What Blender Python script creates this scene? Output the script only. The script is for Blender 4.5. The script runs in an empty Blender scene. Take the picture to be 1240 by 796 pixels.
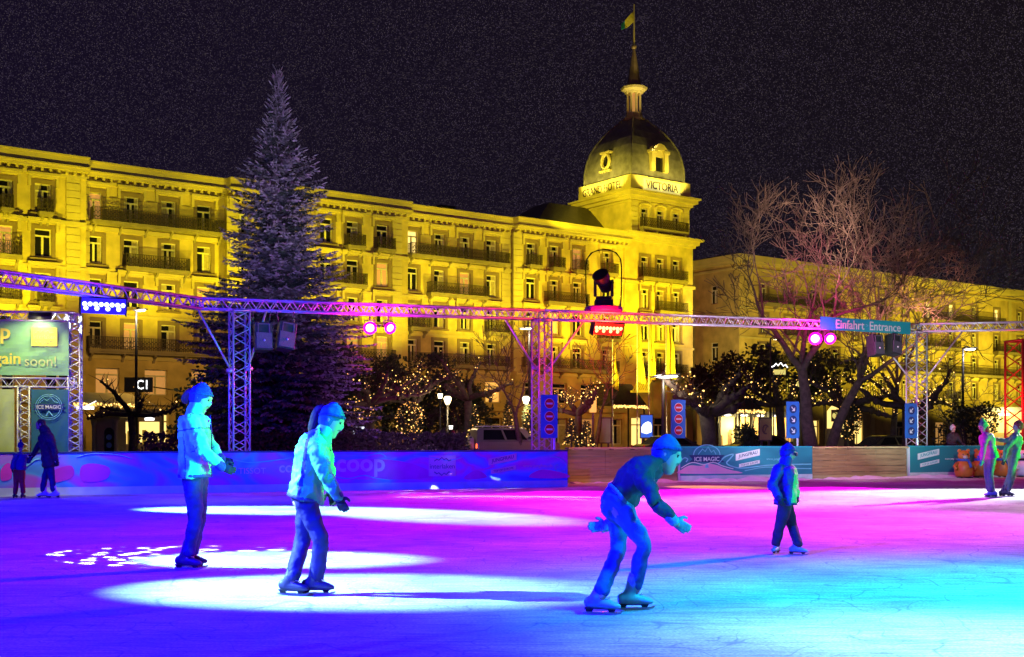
import bpy, bmesh, math, random
from mathutils import Vector, Matrix, noise

RND = random.Random(11)
scene = bpy.context.scene
COL = scene.collection
V = Vector
UP = V((0, 0, 1))
rad = math.radians

# ------------------------------------------------------------------ survey of the place
# focal length 1440 px on a 1240 px wide frame, horizon on row 532, eye 1.25 m above the ice
EYE = 1.25


def P(px, py, d):
    return V(((px - 620) / 1440 * d, d, EYE + (532 - py) / 1440 * d))


# ------------------------------------------------------------------ materials
def new_mat(name):
    m = bpy.data.materials.new(name)
    m.use_nodes = True
    nt = m.node_tree
    return m, nt, nt.nodes['Principled BSDF']


def sock(b, *names):
    for n in names:
        if n in b.inputs:
            return b.inputs[n]


def mat(name, col, rough=0.6, metal=0.0, var=0.18, scale=6.0, bump=0.0, spec=0.4, bscale=None, stretch=(1, 1, 1), coat=0.0, trans=0.0):
    m, nt, b = new_mat(name)
    tc = nt.nodes.new('ShaderNodeTexCoord')
    mp = nt.nodes.new('ShaderNodeMapping')
    mp.inputs['Scale'].default_value = stretch
    nt.links.new(tc.outputs['Object'], mp.inputs['Vector'])
    nz = nt.nodes.new('ShaderNodeTexNoise')
    nz.inputs['Scale'].default_value = scale
    nz.inputs['Detail'].default_value = 5
    nt.links.new(mp.outputs['Vector'], nz.inputs['Vector'])
    rp = nt.nodes.new('ShaderNodeValToRGB')
    rp.color_ramp.elements[0].position = 0.3
    rp.color_ramp.elements[1].position = 0.7
    a = [max(0, c * (1 - var)) for c in col]
    z = [min(1, c * (1 + var)) for c in col]
    rp.color_ramp.elements[0].color = (*a, 1)
    rp.color_ramp.elements[1].color = (*z, 1)
    nt.links.new(nz.outputs['Fac'], rp.inputs['Fac'])
    nt.links.new(rp.outputs['Color'], b.inputs['Base Color'])
    b.inputs['Roughness'].default_value = rough
    b.inputs['Metallic'].default_value = metal
    sock(b, 'Specular IOR Level', 'Specular').default_value = spec
    if coat:
        sock(b, 'Coat Weight', 'Clearcoat').default_value = coat
    if trans:
        sock(b, 'Transmission Weight', 'Transmission').default_value = trans
    if bump:
        n2 = nt.nodes.new('ShaderNodeTexNoise')
        n2.inputs['Scale'].default_value = bscale or scale * 4
        n2.inputs['Detail'].default_value = 4
        nt.links.new(mp.outputs['Vector'], n2.inputs['Vector'])
        bp = nt.nodes.new('ShaderNodeBump')
        bp.inputs['Strength'].default_value = bump
        bp.inputs['Distance'].default_value = 0.02
        nt.links.new(n2.outputs['Fac'], bp.inputs['Height'])
        nt.links.new(bp.outputs['Normal'], b.inputs['Normal'])
    return m


def glow(name, col, strength, sample=False):
    m, nt, b = new_mat(name)
    b.inputs['Base Color'].default_value = (*[min(1, c * .5) for c in col], 1)
    sock(b, 'Emission Color', 'Emission').default_value = (*col, 1)
    b.inputs['Emission Strength'].default_value = strength
    if not sample:
        try:
            m.cycles.emission_sampling = 'NONE'
        except Exception:
            pass
    return m


def print_mat(name, stops, scale=0.8, dist=1.6, stretch=(.45, .45, 1.1), rough=0.45):
    """printed cloth: bands of ink bending round each other"""
    m, nt, b = new_mat(name)
    tc = nt.nodes.new('ShaderNodeTexCoord')
    mp = nt.nodes.new('ShaderNodeMapping')
    mp.inputs['Scale'].default_value = stretch
    nt.links.new(tc.outputs['Object'], mp.inputs['Vector'])
    nz = nt.nodes.new('ShaderNodeTexNoise')
    nz.inputs['Scale'].default_value = scale
    nz.inputs['Detail'].default_value = 2
    nz.inputs['Distortion'].default_value = dist
    nt.links.new(mp.outputs['Vector'], nz.inputs['Vector'])
    rp = nt.nodes.new('ShaderNodeValToRGB')
    els = rp.color_ramp.elements
    els[0].position, els[0].color = stops[0][0], (*stops[0][1], 1)
    els[1].position, els[1].color = stops[-1][0], (*stops[-1][1], 1)
    for p, c in stops[1:-1]:
        e = els.new(p)
        e.color = (*c, 1)
    nt.links.new(nz.outputs['Fac'], rp.inputs['Fac'])
    nt.links.new(rp.outputs['Color'], b.inputs['Base Color'])
    b.inputs['Roughness'].default_value = rough
    return m


M = {}
M['alu'] = mat('brushed_aluminium', (.72, .72, .74), .38, .35, .06, 9)
M['stucco'] = mat('pale_ochre_stucco', (.60, .48, .17), .85, 0, .24, .8, .25, bscale=3)
M['stucco2'] = mat('warm_stucco', (.55, .42, .16), .85, 0, .26, .7, .25, bscale=3)
M['stone'] = mat('pale_sandstone_trim', (.60, .50, .22), .8, 0, .12, .8, .1)
M['surround'] = mat('grey_sandstone_surround', (.26, .19, .13), .85, 0, .15, 1.5, .1)
M['iron'] = mat('dark_wrought_iron', (.085, .065, .06), .6, .3, .2, 8)
M['balc'] = mat('weathered_balcony_stone', (.30, .25, .17), .85, 0, .15, 2)
M['frame'] = mat('cream_window_frame', (.74, .70, .52), .5, 0, .06, 4)
M['slate'] = mat('dark_roof_slate', (.055, .05, .055), .45, 0, .25, 2.5, .25, spec=.6)
M['copper'] = mat('dome_shingle', (.21, .20, .19), .38, .25, .3, 1.6, .3, spec=.7)
M['curtain'] = mat('drawn_curtain', (.42, .36, .24), .9, 0, .2, 5)
M['pane'] = mat('dark_window_glass', (.012, .012, .016), .08, 0, .2, 3, spec=.6)
M['wood'] = mat('worn_timber_board', (.34, .20, .10), .75, 0, .3, 3, .3, stretch=(.4, .4, 5))
M['wood2'] = mat('pale_timber_rail', (.52, .38, .18), .7, 0, .2, 4, .2, stretch=(.5, .5, 4))
M['kick'] = mat('white_kick_plate', (.62, .66, .68), .5, 0, .12, 4)
M['white'] = mat('white_paint', (.80, .80, .80), .5, 0, .05, 5)
M['black'] = mat('black_plastic', (.02, .02, .022), .45, 0, .3, 9)
M['dark'] = mat('charcoal_metal', (.06, .06, .065), .5, .3, .2, 8)
M['bark'] = mat('plane_tree_bark', (.08, .06, .05), .9, 0, .35, 5, .5)
M['bark2'] = mat('grey_bare_bark', (.14, .11, .09), .9, 0, .35, 6, .5)
M['needle'] = mat('dark_spruce_needle', (.045, .07, .05), .7, 0, .35, 1.2)
M['needle2'] = mat('grey_spruce_needle', (.16, .17, .17), .7, 0, .3, 1.5)
M['needle3'] = mat('pale_spruce_tip', (.36, .36, .38), .75, 0, .25, 2)
M['leaf'] = mat('evergreen_leaf', (.05, .07, .04), .6, 0, .4, 3)
M['asphalt'] = mat('wet_asphalt', (.05, .05, .052), .6, 0, .3, 2, .3)
M['turf'] = mat('frosted_turf', (.10, .11, .07), .9, 0, .35, .6, .4)
M['paving'] = mat('stone_paving', (.22, .20, .17), .8, 0, .2, 1.2, .2)
M['kerb'] = mat('granite_kerb', (.30, .29, .27), .8, 0, .2, 6, .2)
M['snow'] = mat('scraped_snow', (.82, .84, .86), .9, 0, .08, 6, .6, bscale=18)
M['blue_sign'] = mat('blue_sign_sheet', (.03, .16, .55), .4, 0, .05, 4)
M['red_sign'] = mat('red_sign_sheet', (.62, .02, .03), .4, 0, .05, 4)
M['teal_sign'] = mat('teal_banner_cloth', (.02, .36, .42), .5, 0, .08, 2)
M['teal_dark'] = mat('deep_teal_cloth', (.02, .13, .17), .6, 0, .12, 2)
M['green_cloth'] = mat('grey_green_cloth', (.20, .44, .22), .55, 0, .12, 1.1, .3, bscale=2.2)
M['lime_cloth'] = mat('pale_lime_cloth', (.48, .56, .22), .6, 0, .15, 1.3, .3, bscale=2.5)
M['yellow'] = mat('yellow_print', (.75, .65, .08), .55, 0, .06, 3)
M['rose'] = mat('rose_print', (.85, .36, .58), .5, 0, .05, 3)
M['magenta'] = mat('magenta_print', (.70, .04, .50), .5, 0, .1, 3)
M['skyblue'] = mat('pale_blue_print', (.22, .60, .72), .5, 0, .08, 3)
M['navy'] = mat('navy_print', (.02, .04, .16), .5, 0, .1, 3)
M['rubber'] = mat('black_rubber', (.018, .018, .018), .8, 0, .3, 12)
def clear_mat(name):
    m, nt, b = new_mat(name)
    tr = nt.nodes.new('ShaderNodeBsdfTransparent')
    gl = nt.nodes.new('ShaderNodeBsdfGlossy')
    gl.inputs['Roughness'].default_value = .04
    lw = nt.nodes.new('ShaderNodeLayerWeight')
    lw.inputs['Blend'].default_value = .05
    mx = nt.nodes.new('ShaderNodeMixShader')
    nt.links.new(lw.outputs['Fresnel'], mx.inputs['Fac'])
    nt.links.new(tr.outputs[0], mx.inputs[1])
    nt.links.new(gl.outputs[0], mx.inputs[2])
    nt.links.new(mx.outputs[0], nt.nodes['Material Output'].inputs['Surface'])
    return m


M['glass'] = clear_mat('clear_acrylic')
M['led_pink'] = glow('pink_led_lens', (1, .55, .85), 5)
M['pink_halo'] = glow('pink_halo_glow', (1, 0, .36), 1.8)
M['led_red_rim'] = glow('red_led_rim', (1, .02, .005), 1.2)
M['led_blue_rim'] = glow('blue_led_rim', (.02, .01, 1), 1.0)
M['led_red'] = glow('red_led_lens', (1, .30, .10), 6)
M['led_blue'] = glow('blue_led_lens', (.30, .36, 1), 6)
M['bulb'] = glow('warm_fairy_bulb', (1, .58, .14), 4.0)
M['bulb_dim'] = glow('dim_fairy_bulb', (1, .48, .10), 1.1)
M['lamp_warm'] = glow('warm_lamp_globe', (1, .82, .45), 6)
M['lamp_cold'] = glow('cold_lamp_head', (1, .97, .9), 9)
M['shop'] = glow('lit_shop_interior', (1, .70, .20), 1.5)
M['shop2'] = glow('lit_shop_interior_amber', (1, .52, .10), .95)
M['shop_dim'] = glow('dim_lit_room', (1, .50, .13), .38)
M['shop_white'] = glow('white_shop_light', (1, .95, .85), 3)
M['screen'] = glow('blue_poster_light', (.02, .14, .75), .9)
M['screen_white'] = glow('white_poster_light', (.8, .9, 1), 2)
M['neon'] = glow('white_neon_letters', (1, 1, 1), 3)
M['tail'] = glow('red_tail_light', (1, .12, .04), 3)
M['panel_lit'] = glow('lit_sign_panel', (1, .84, .22), .75)


# ------------------------------------------------------------------ object helpers
def tag(o, label=None, cat=None, group=None, kind=None):
    if label:
        o['label'] = label
    if cat:
        o['category'] = cat
    if group:
        o['group'] = group
    if kind:
        o['kind'] = kind
    return o


def thing(name, label, cat, loc=(0, 0, 0), rotz=0.0, group=None):
    o = bpy.data.objects.new(name, None)
    o.empty_display_size = .2
    COL.objects.link(o)
    o.location = loc
    o.rotation_euler = (0, 0, rotz)
    return tag(o, label, cat, group)


def origin_of(o):
    v = V((0, 0, 0))
    while o is not None:
        v += o.location
        o = o.parent
    return v


def kids(o):
    return [c for c in COL.objects if c.parent is o]


CH = {}


def copy_tree(o, parent=None, children=None):
    if children is None:
        children = {}
        for c in COL.objects:
            if c.parent:
                children.setdefault(c.parent.name, []).append(c)
    c = o.copy()
    COL.objects.link(c)
    c.parent = parent
    for ch in children.get(o.name, []):
        copy_tree(ch, c, children)
    return c


class MB:
    """collects shapes in world (or root-local) coordinates and links them as ONE mesh object"""

    def __init__(s):
        s.v, s.f, s.m = [], [], []

    def add(s, vs, fs, mi=0):
        k = len(s.v)
        s.v += [V(x) for x in vs]
        for f in fs:
            s.f.append([i + k for i in f])
            s.m.append(mi)

    def quad(s, a, b, c, d, mi=0):
        s.add([a, b, c, d], [(0, 1, 2, 3)], mi)

    def box(s, c, size, rot=None, mi=0):
        c = V(c)
        hx, hy, hz = size[0] / 2, size[1] / 2, size[2] / 2
        vs = [V((x, y, z)) for z in (-hz, hz) for y in (-hy, hy) for x in (-hx, hx)]
        if rot is not None:
            vs = [rot @ v for v in vs]
        s.add([c + v for v in vs], [(0, 2, 3, 1), (4, 5, 7, 6), (0, 1, 5, 4), (2, 6, 7, 3), (0, 4, 6, 2), (1, 3, 7, 5)], mi)

    def rng(s, x0, x1, y0, y1, z0, z1, mi=0):
        s.box(((x0 + x1) / 2, (y0 + y1) / 2, (z0 + z1) / 2), (abs(x1 - x0), abs(y1 - y0), abs(z1 - z0)), None, mi)

    def tube(s, pts, r, n=6, mi=0, cap=True):
        pts = [V(p) for p in pts]
        rs = r if isinstance(r, (list, tuple)) else [r] * len(pts)
        t = (pts[1] - pts[0]).normalized()
        a = t.orthogonal().normalized()
        k = len(s.v)
        N = len(pts)
        for i, p in enumerate(pts):
            tt = (pts[min(i + 1, N - 1)] - pts[max(i - 1, 0)])
            tt = tt.normalized() if tt.length > 1e-9 else t
            a = (a - tt * a.dot(tt))
            a = a.normalized() if a.length > 1e-6 else tt.orthogonal().normalized()
            b = tt.cross(a)
            for j in range(n):
                q = 2 * math.pi * j / n
                s.v.append(p + (a * math.cos(q) + b * math.sin(q)) * rs[i])
        for i in range(N - 1):
            for j in range(n):
                s.f.append([k + i * n + j, k + i * n + (j + 1) % n, k + (i + 1) * n + (j + 1) % n, k + (i + 1) * n + j])
                s.m.append(mi)
        if cap:
            s.f.append([k + j for j in range(n)][::-1])
            s.m.append(mi)
            s.f.append([k + (N - 1) * n + j for j in range(n)])
            s.m.append(mi)

    def lathe(s, prof, c, n=16, axis=UP, mi=0):
        """profile of (radius, height) turned round an axis through c"""
        c = V(c)
        axis = V(axis).normalized()
        a = axis.orthogonal().normalized()
        b = axis.cross(a)
        k = len(s.v)
        for r, h in prof:
            for j in range(n):
                q = 2 * math.pi * j / n
                s.v.append(c + axis * h + (a * math.cos(q) + b * math.sin(q)) * max(r, 1e-4))
        for i in range(len(prof) - 1):
            for j in range(n):
                s.f.append([k + i * n + j, k + i * n + (j + 1) % n, k + (i + 1) * n + (j + 1) % n, k + (i + 1) * n + j])
                s.m.append(mi)
        s.f.append([k + j for j in range(n)][::-1])
        s.m.append(mi)
        s.f.append([k + (len(prof) - 1) * n + j for j in range(n)])
        s.m.append(mi)

    def prism(s, pts2, O, X, Y, depth, mi=0):
        """flat outline pts2 in the frame O,X,Y pushed out by depth along X x Y (towards the viewer of that frame)"""
        O, X, Y = V(O), V(X), V(Y)
        nrm = X.cross(Y).normalized()
        n = len(pts2)
        lo = [O + X * p[0] + Y * p[1] for p in pts2]
        hi = [q + nrm * depth for q in lo]
        fs = [tuple(range(n))[::-1], tuple(range(n, 2 * n))]
        fs += [(j, (j + 1) % n, n + (j + 1) % n, n + j) for j in range(n)]
        s.add(lo + hi, fs, mi)

    def ball(s, c, r, n=8, mi=0, axes=None, m=6):
        c = V(c)
        axes = axes or (V((r, 0, 0)), V((0, r, 0)), V((0, 0, r)))
        k = len(s.v)
        for i in range(m + 1):
            th = math.pi * i / m
            for j in range(n):
                q = 2 * math.pi * j / n
                s.v.append(c + axes[0] * (max(math.sin(th), 1e-3) * math.cos(q)) + axes[1] * (max(math.sin(th), 1e-3) * math.sin(q)) + axes[2] * (-math.cos(th)))
        for i in range(m):
            for j in range(n):
                s.f.append([k + i * n + j, k + i * n + (j + 1) % n, k + (i + 1) * n + (j + 1) % n, k + (i + 1) * n + j])
                s.m.append(mi)
        s.f.append([k + j for j in range(n)][::-1]); s.m.append(mi)
        s.f.append([k + m * n + j for j in range(n)]); s.m.append(mi)

    def octa(s, c, r, mi=0):
        c = V(c)
        s.add([c + V((r, 0, 0)), c - V((r, 0, 0)), c + V((0, r, 0)), c - V((0, r, 0)), c + V((0, 0, r)), c - V((0, 0, r))],
              [(0, 2, 4), (2, 1, 4), (1, 3, 4), (3, 0, 4), (2, 0, 5), (1, 2, 5), (3, 1, 5), (0, 3, 5)], mi)

    def mesh(s, name, off=V((0, 0, 0)), fix=True):
        me = bpy.data.meshes.new(name)
        me.from_pydata([tuple(v - off) for v in s.v], [], s.f)
        if fix:
            bm = bmesh.new()
            bm.from_mesh(me)
            bmesh.ops.recalc_face_normals(bm, faces=bm.faces)
            bm.to_mesh(me)
            bm.free()
        me.polygons.foreach_set('material_index', s.m)
        return me

    def build(s, name, mats, parent=None, smooth=False, loc=None, fix=True, bevel=0.0):
        off = V(loc) if loc is not None else (origin_of(parent) if parent else V((0, 0, 0)))
        me = s.mesh(name, off, fix)
        mats = mats if isinstance(mats, (list, tuple)) else [mats]
        for m in mats:
            me.materials.append(m)
        if smooth:
            me.polygons.foreach_set('use_smooth', [True] * len(me.polygons))
        o = bpy.data.objects.new(name, me)
        COL.objects.link(o)
        if parent:
            o.parent = parent
        else:
            o.location = off
        if bevel:
            bv = o.modifiers.new('edge', 'BEVEL')
            bv.width = bevel
            bv.segments = 2
            bv.limit_method = 'ANGLE'
        return o


def lettering(text, C, X, Y, m, parent, width=None, height=None, name='lettering', depth=.004, bold=0.0, shear=0.0, space=1.0):
    """raised letters centred on C, reading along X with Y up; scaled to a width or a height"""
    cu = bpy.data.curves.new(name, 'FONT')
    cu.body = text
    cu.align_x = 'CENTER'
    cu.align_y = 'CENTER'
    cu.offset = bold
    cu.shear = shear
    cu.space_character = space
    cu.extrude = .01
    cu.resolution_u = 3
    ob = bpy.data.objects.new(name, cu)
    COL.objects.link(ob)
    bpy.context.view_layer.update()
    dg = bpy.context.evaluated_depsgraph_get()
    me = bpy.data.meshes.new_from_object(ob.evaluated_get(dg))
    bpy.data.objects.remove(ob)
    xs = [v.co.x for v in me.vertices]
    ys = [v.co.y for v in me.vertices]
    w, h = max(xs) - min(xs), max(ys) - min(ys)
    cx, cy = (max(xs) + min(xs)) / 2, (max(ys) + min(ys)) / 2
    k = (width / w) if width else 1
    kh = (height / h) if height else k
    if not width:
        k = kh
    C, X, Y = V(C), V(X).normalized(), V(Y).normalized()
    N = X.cross(Y).normalized()
    off = origin_of(parent) if parent else V((0, 0, 0))
    for v in me.vertices:
        v.co = C + X * ((v.co.x - cx) * k) + Y * ((v.co.y - cy) * kh) + N * (depth if v.co.z > 0 else 0.0015) - off
    me.materials.clear()
    me.materials.append(m)
    o = bpy.data.objects.new(name, me)
    COL.objects.link(o)
    if parent:
        o.parent = parent
    return o


def lamp(name, loc, target, col, watts, deg=45, blend=.4, rad_=.15):
    l = bpy.data.lights.new(name, 'SPOT')
    l.color = col
    l.energy = watts
    l.spot_size = rad(deg)
    l.spot_blend = blend
    l.shadow_soft_size = rad_
    o = bpy.data.objects.new(name, l)
    COL.objects.link(o)
    o.location = loc
    o.rotation_euler = (V(target) - V(loc)).to_track_quat('-Z', 'Y').to_euler()
    return o


def bulb_light(name, loc, col, watts, r=.1):
    l = bpy.data.lights.new(name, 'POINT')
    l.color = col
    l.energy = watts
    l.shadow_soft_size = r
    o = bpy.data.objects.new(name, l)
    COL.objects.link(o)
    o.location = loc
    return o


# ------------------------------------------------------------------ camera
cam_d = bpy.data.cameras.new('camera')
cam_d.sensor_width = 36
cam_d.lens = 36 * 1440 / 1240
cam_d.shift_y = 134 / 1240
cam_d.clip_end = 2000
cam = bpy.data.objects.new('camera', cam_d)
COL.objects.link(cam)
cam.location = (0, 0, EYE)
cam.rotation_euler = (rad(90), 0, 0)
scene.camera = cam
# ------------------------------------------------------------------ night sky
w = bpy.data.worlds.new('World')
scene.world = w
w.use_nodes = True
nt = w.node_tree
bg = nt.nodes['Background']
out = nt.nodes['World Output']
sky = nt.nodes.new('ShaderNodeTexSky')
sky.sky_type = 'NISHITA'
sky.sun_disc = False
sky.sun_elevation = rad(-6)
sky.sun_rotation = rad(200)
nt.links.new(sky.outputs['Color'], bg.inputs['Color'])
bg.inputs['Strength'].default_value = .05
bg2 = nt.nodes.new('ShaderNodeBackground')
tc = nt.nodes.new('ShaderNodeTexCoord')
# fine speckle added to imitate film grain over a violet city sky
vo = nt.nodes.new('ShaderNodeTexVoronoi')
vo.inputs['Scale'].default_value = 1250
nt.links.new(tc.outputs['Generated'], vo.inputs['Vector'])
lt = nt.nodes.new('ShaderNodeMapRange')
lt.inputs['From Min'].default_value = .60
lt.inputs['From Max'].default_value = .30
nt.links.new(vo.outputs['Distance'], lt.inputs['Value'])
sepc = nt.nodes.new('ShaderNodeSeparateColor')
nt.links.new(vo.outputs['Color'], sepc.inputs['Color'])
pw = nt.nodes.new('ShaderNodeMath')
pw.operation = 'POWER'
pw.inputs[1].default_value = 3.0
nt.links.new(sepc.outputs[0], pw.inputs[0])
ml = nt.nodes.new('ShaderNodeMath')
ml.operation = 'MULTIPLY'
nt.links.new(lt.outputs['Result'], ml.inputs[0])
nt.links.new(pw.outputs[0], ml.inputs[1])
tint = nt.nodes.new('ShaderNodeMix')
tint.data_type = 'RGBA'
tint.inputs['A'].default_value = (.055, .04, .078, 1)
tint.inputs['B'].default_value = (.07, .055, .048, 1)
nt.links.new(sepc.outputs[1], tint.inputs['Factor'])
speck = nt.nodes.new('ShaderNodeMix')
speck.data_type = 'RGBA'
speck.blend_type = 'MULTIPLY'
speck.inputs['Factor'].default_value = 1
nt.links.new(tint.outputs['Result'], speck.inputs['A'])
nt.links.new(ml.outputs[0], speck.inputs['B'])
sx = nt.nodes.new('ShaderNodeSeparateXYZ')
nt.links.new(tc.outputs['Generated'], sx.inputs['Vector'])
gx = nt.nodes.new('ShaderNodeMapRange')
gx.inputs['From Min'].default_value = -.45
gx.inputs['From Max'].default_value = .45
nt.links.new(sx.outputs['X'], gx.inputs['Value'])
base = nt.nodes.new('ShaderNodeMix')
base.data_type = 'RGBA'
base.inputs['A'].default_value = (.0062, .0036, .014, 1)
base.inputs['B'].default_value = (.0065, .0045, .0065, 1)
nt.links.new(gx.outputs['Result'], base.inputs['Factor'])
sm = nt.nodes.new('ShaderNodeMix')
sm.data_type = 'RGBA'
sm.blend_type = 'ADD'
sm.inputs['Factor'].default_value = 1
nt.links.new(base.outputs['Result'], sm.inputs['A'])
nt.links.new(speck.outputs['Result'], sm.inputs['B'])
nt.links.new(sm.outputs['Result'], bg2.inputs['Color'])
bg2.inputs['Strength'].default_value = 1.0
ad = nt.nodes.new('ShaderNodeAddShader')
nt.links.new(bg.outputs[0], ad.inputs[0])
nt.links.new(bg2.outputs[0], ad.inputs[1])
nt.links.new(ad.outputs[0], out.inputs['Surface'])

# ------------------------------------------------------------------ boards line, hotel line
def board_left(px):      # corner-to-gate run of the boards
    r = (px - 620) / 1440
    d = 30.64 / (1 - .39 * r)
    return V((r * d, d, 0))


def board_right(px):
    r = (px - 620) / 1440
    d = 32.9 / (1 - .43 * r)
    return V((r * d, d, 0))


# hotel frame: x along the front, y into the building, 36 degrees off the view
HA = math.atan2(.588, .809)
HO = V((-39.3, 91.2, 0))
HU = V((math.cos(HA), math.sin(HA), 0))
HV = V((-math.sin(HA), math.cos(HA), 0))


def S(px, y=0.0):
    """distance along the hotel front at which a sight line through column px meets it, y metres behind the front"""
    r = (px - 620) / 1440
    ox, oy = HO.x + HV.x * y, HO.y + HV.y * y
    return (oy * r - ox) / (HU.x - HU.y * r)


def HP(s, y, z=0):
    return HO + HU * s + HV * y + V((0, 0, z))


# ------------------------------------------------------------------ ground, ice, street
mb = MB()
G = 900
mb.quad((-G, -60, -.06), (G, -60, -.06), (G, G, -.06), (-G, G, -.06))
tag(mb.build('ground', M['turf']), kind='structure')

def ice_material():
    m, nt, b = new_mat('skated_ice')
    tc = nt.nodes.new('ShaderNodeTexCoord')
    n1 = nt.nodes.new('ShaderNodeTexNoise')
    n1.inputs['Scale'].default_value = .55
    n1.inputs['Detail'].default_value = 8
    n1.inputs['Roughness'].default_value = .65
    nt.links.new(tc.outputs['Object'], n1.inputs['Vector'])
    # skate scores: fine streaks in two directions
    mp = nt.nodes.new('ShaderNodeMapping')
    mp.inputs['Rotation'].default_value = (0, 0, rad(18))
    mp.inputs['Scale'].default_value = (.8, 14, 1)
    nt.links.new(tc.outputs['Object'], mp.inputs['Vector'])
    n2 = nt.nodes.new('ShaderNodeTexNoise')
    n2.inputs['Scale'].default_value = 2.2
    n2.inputs['Detail'].default_value = 6
    n2.inputs['Distortion'].default_value = .9
    nt.links.new(mp.outputs['Vector'], n2.inputs['Vector'])
    n3 = nt.nodes.new('ShaderNodeTexNoise')
    n3.inputs['Scale'].default_value = 45
    n3.inputs['Detail'].default_value = 3
    nt.links.new(tc.outputs['Object'], n3.inputs['Vector'])
    mp4 = nt.nodes.new('ShaderNodeMapping')
    mp4.inputs['Rotation'].default_value = (0, 0, rad(-64))
    mp4.inputs['Scale'].default_value = (.5, 9, 1)
    nt.links.new(tc.outputs['Object'], mp4.inputs['Vector'])
    n4 = nt.nodes.new('ShaderNodeTexNoise')
    n4.inputs['Scale'].default_value = 2.6
    n4.inputs['Detail'].default_value = 5
    n4.inputs['Distortion'].default_value = 1.6
    nt.links.new(mp4.outputs['Vector'], n4.inputs['Vector'])

    def mr(src, a, b_, c, d):
        q = nt.nodes.new('ShaderNodeMapRange')
        q.inputs['From Min'].default_value = a
        q.inputs['From Max'].default_value = b_
        q.inputs['To Min'].default_value = c
        q.inputs['To Max'].default_value = d
        nt.links.new(src, q.inputs['Value'])
        return q.outputs['Result']

    def mth(op, a, b_):
        q = nt.nodes.new('ShaderNodeMath')
        q.operation = op
        for i, x in enumerate((a, b_)):
            if isinstance(x, float):
                q.inputs[i].default_value = x
            else:
                nt.links.new(x, q.inputs[i])
        return q.outputs[0]
    cut = None
    for sc_, of_ in ((.9, 0.0), (1.6, 7.3), (.5, 21.0)):
        m5 = nt.nodes.new('ShaderNodeMapping')
        m5.inputs['Location'].default_value = (of_, of_ * .7, 0)
        m5.inputs['Rotation'].default_value = (0, 0, of_)
        nt.links.new(tc.outputs['Object'], m5.inputs['Vector'])
        n5 = nt.nodes.new('ShaderNodeTexNoise')
        n5.inputs['Scale'].default_value = sc_
        n5.inputs['Detail'].default_value = 1
        n5.inputs['Distortion'].default_value = .5
        nt.links.new(m5.outputs['Vector'], n5.inputs['Vector'])
        a5 = mth('ABSOLUTE', mth('SUBTRACT', n5.outputs['Fac'], .5), 0.0)
        l5 = mr(a5, 0.0, .0035 * sc_ + .0015, .58, 1.0)
        cut = l5 if cut is None else mth('MULTIPLY', cut, l5)
    frost = mr(n1.outputs['Fac'], .35, .65, .42, .92)
    streak = mr(n2.outputs['Fac'], .40, .62, .78, 1.05)
    grain = mr(n3.outputs['Fac'], .35, .65, .70, 1.15)
    streak2 = mr(n4.outputs['Fac'], .38, .48, .66, 1.0)
    al = mth('MULTIPLY', mth('MULTIPLY', mth('MULTIPLY', frost, streak2), mth('MULTIPLY', streak, grain)), cut)
    cc = nt.nodes.new('ShaderNodeCombineColor')
    for i, k in enumerate((.95, .99, 1.0)):
        nt.links.new(mth('MULTIPLY', al, k), cc.inputs[i])
    nt.links.new(cc.outputs[0], b.inputs['Base Color'])
    rr = mr(n1.outputs['Fac'], .35, .65, .62, .85)
    nt.links.new(rr, b.inputs['Roughness'])
    sock(b, 'Specular IOR Level', 'Specular').default_value = .10
    bp = nt.nodes.new('ShaderNodeBump')
    bp.inputs['Strength'].default_value = .35
    bp.inputs['Distance'].default_value = .01
    nt.links.new(mth('ADD', n2.outputs['Fac'], mth('MULTIPLY', n3.outputs['Fac'], .6)), bp.inputs['Height'])
    nt.links.new(bp.outputs['Normal'], b.inputs['Normal'])
    return m


mb = MB()
bl0, bl1 = board_left(-120), board_left(686)
br0, br1 = board_right(686), board_right(1500)
ring = [V((-18, 1, 0)), V((26, 1, 0)), br1 + V((6, -1, 0)), br1 + V((0, .3, 0)), br0 + V((0, .3, 0)), bl1 + V((0, .25, 0)), bl0 + V((0, .25, 0)), bl0 + V((-8, -4, 0))]
mb.add(ring, [tuple(range(len(ring)))])
tag(mb.build('ice', ice_material()), kind='structure')

# street behind the boards, pavement in front of the hotel with a kerb
def strip(y0, y1, z0, z1, name, m):
    b = MB()
    a0, a1 = -90, 220
    p = [HP(a0, y0), HP(a1, y0), HP(a1, y1), HP(a0, y1)]
    lo = [V((q.x, q.y, z0)) for q in p]
    hi = [V((q.x, q.y, z1)) for q in p]
    b.add(lo + hi, [(3, 2, 1, 0), (4, 5, 6, 7), (0, 1, 5, 4), (1, 2, 6, 5), (2, 3, 7, 6), (3, 0, 4, 7)])
    tag(b.build(name, m), kind='structure')


strip(-30.0, -7.3, -.055, -.045, 'road', M['asphalt'])
strip(-7.0, .5, -.055, .085, 'pavement', M['paving'])
strip(-7.3, -7.003, -.055, .095, 'kerb', M['kerb'])
b = MB()
for k in range(60):
    b.quad(*[q + V((0, 0, -.041)) for q in (HP(-80 + 5 * k, -18.1), HP(-77.5 + 5 * k, -18.1), HP(-77.5 + 5 * k, -17.95), HP(-80 + 5 * k, -17.95))])
tag(b.build('road_marking', M['white']), kind='structure')

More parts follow.
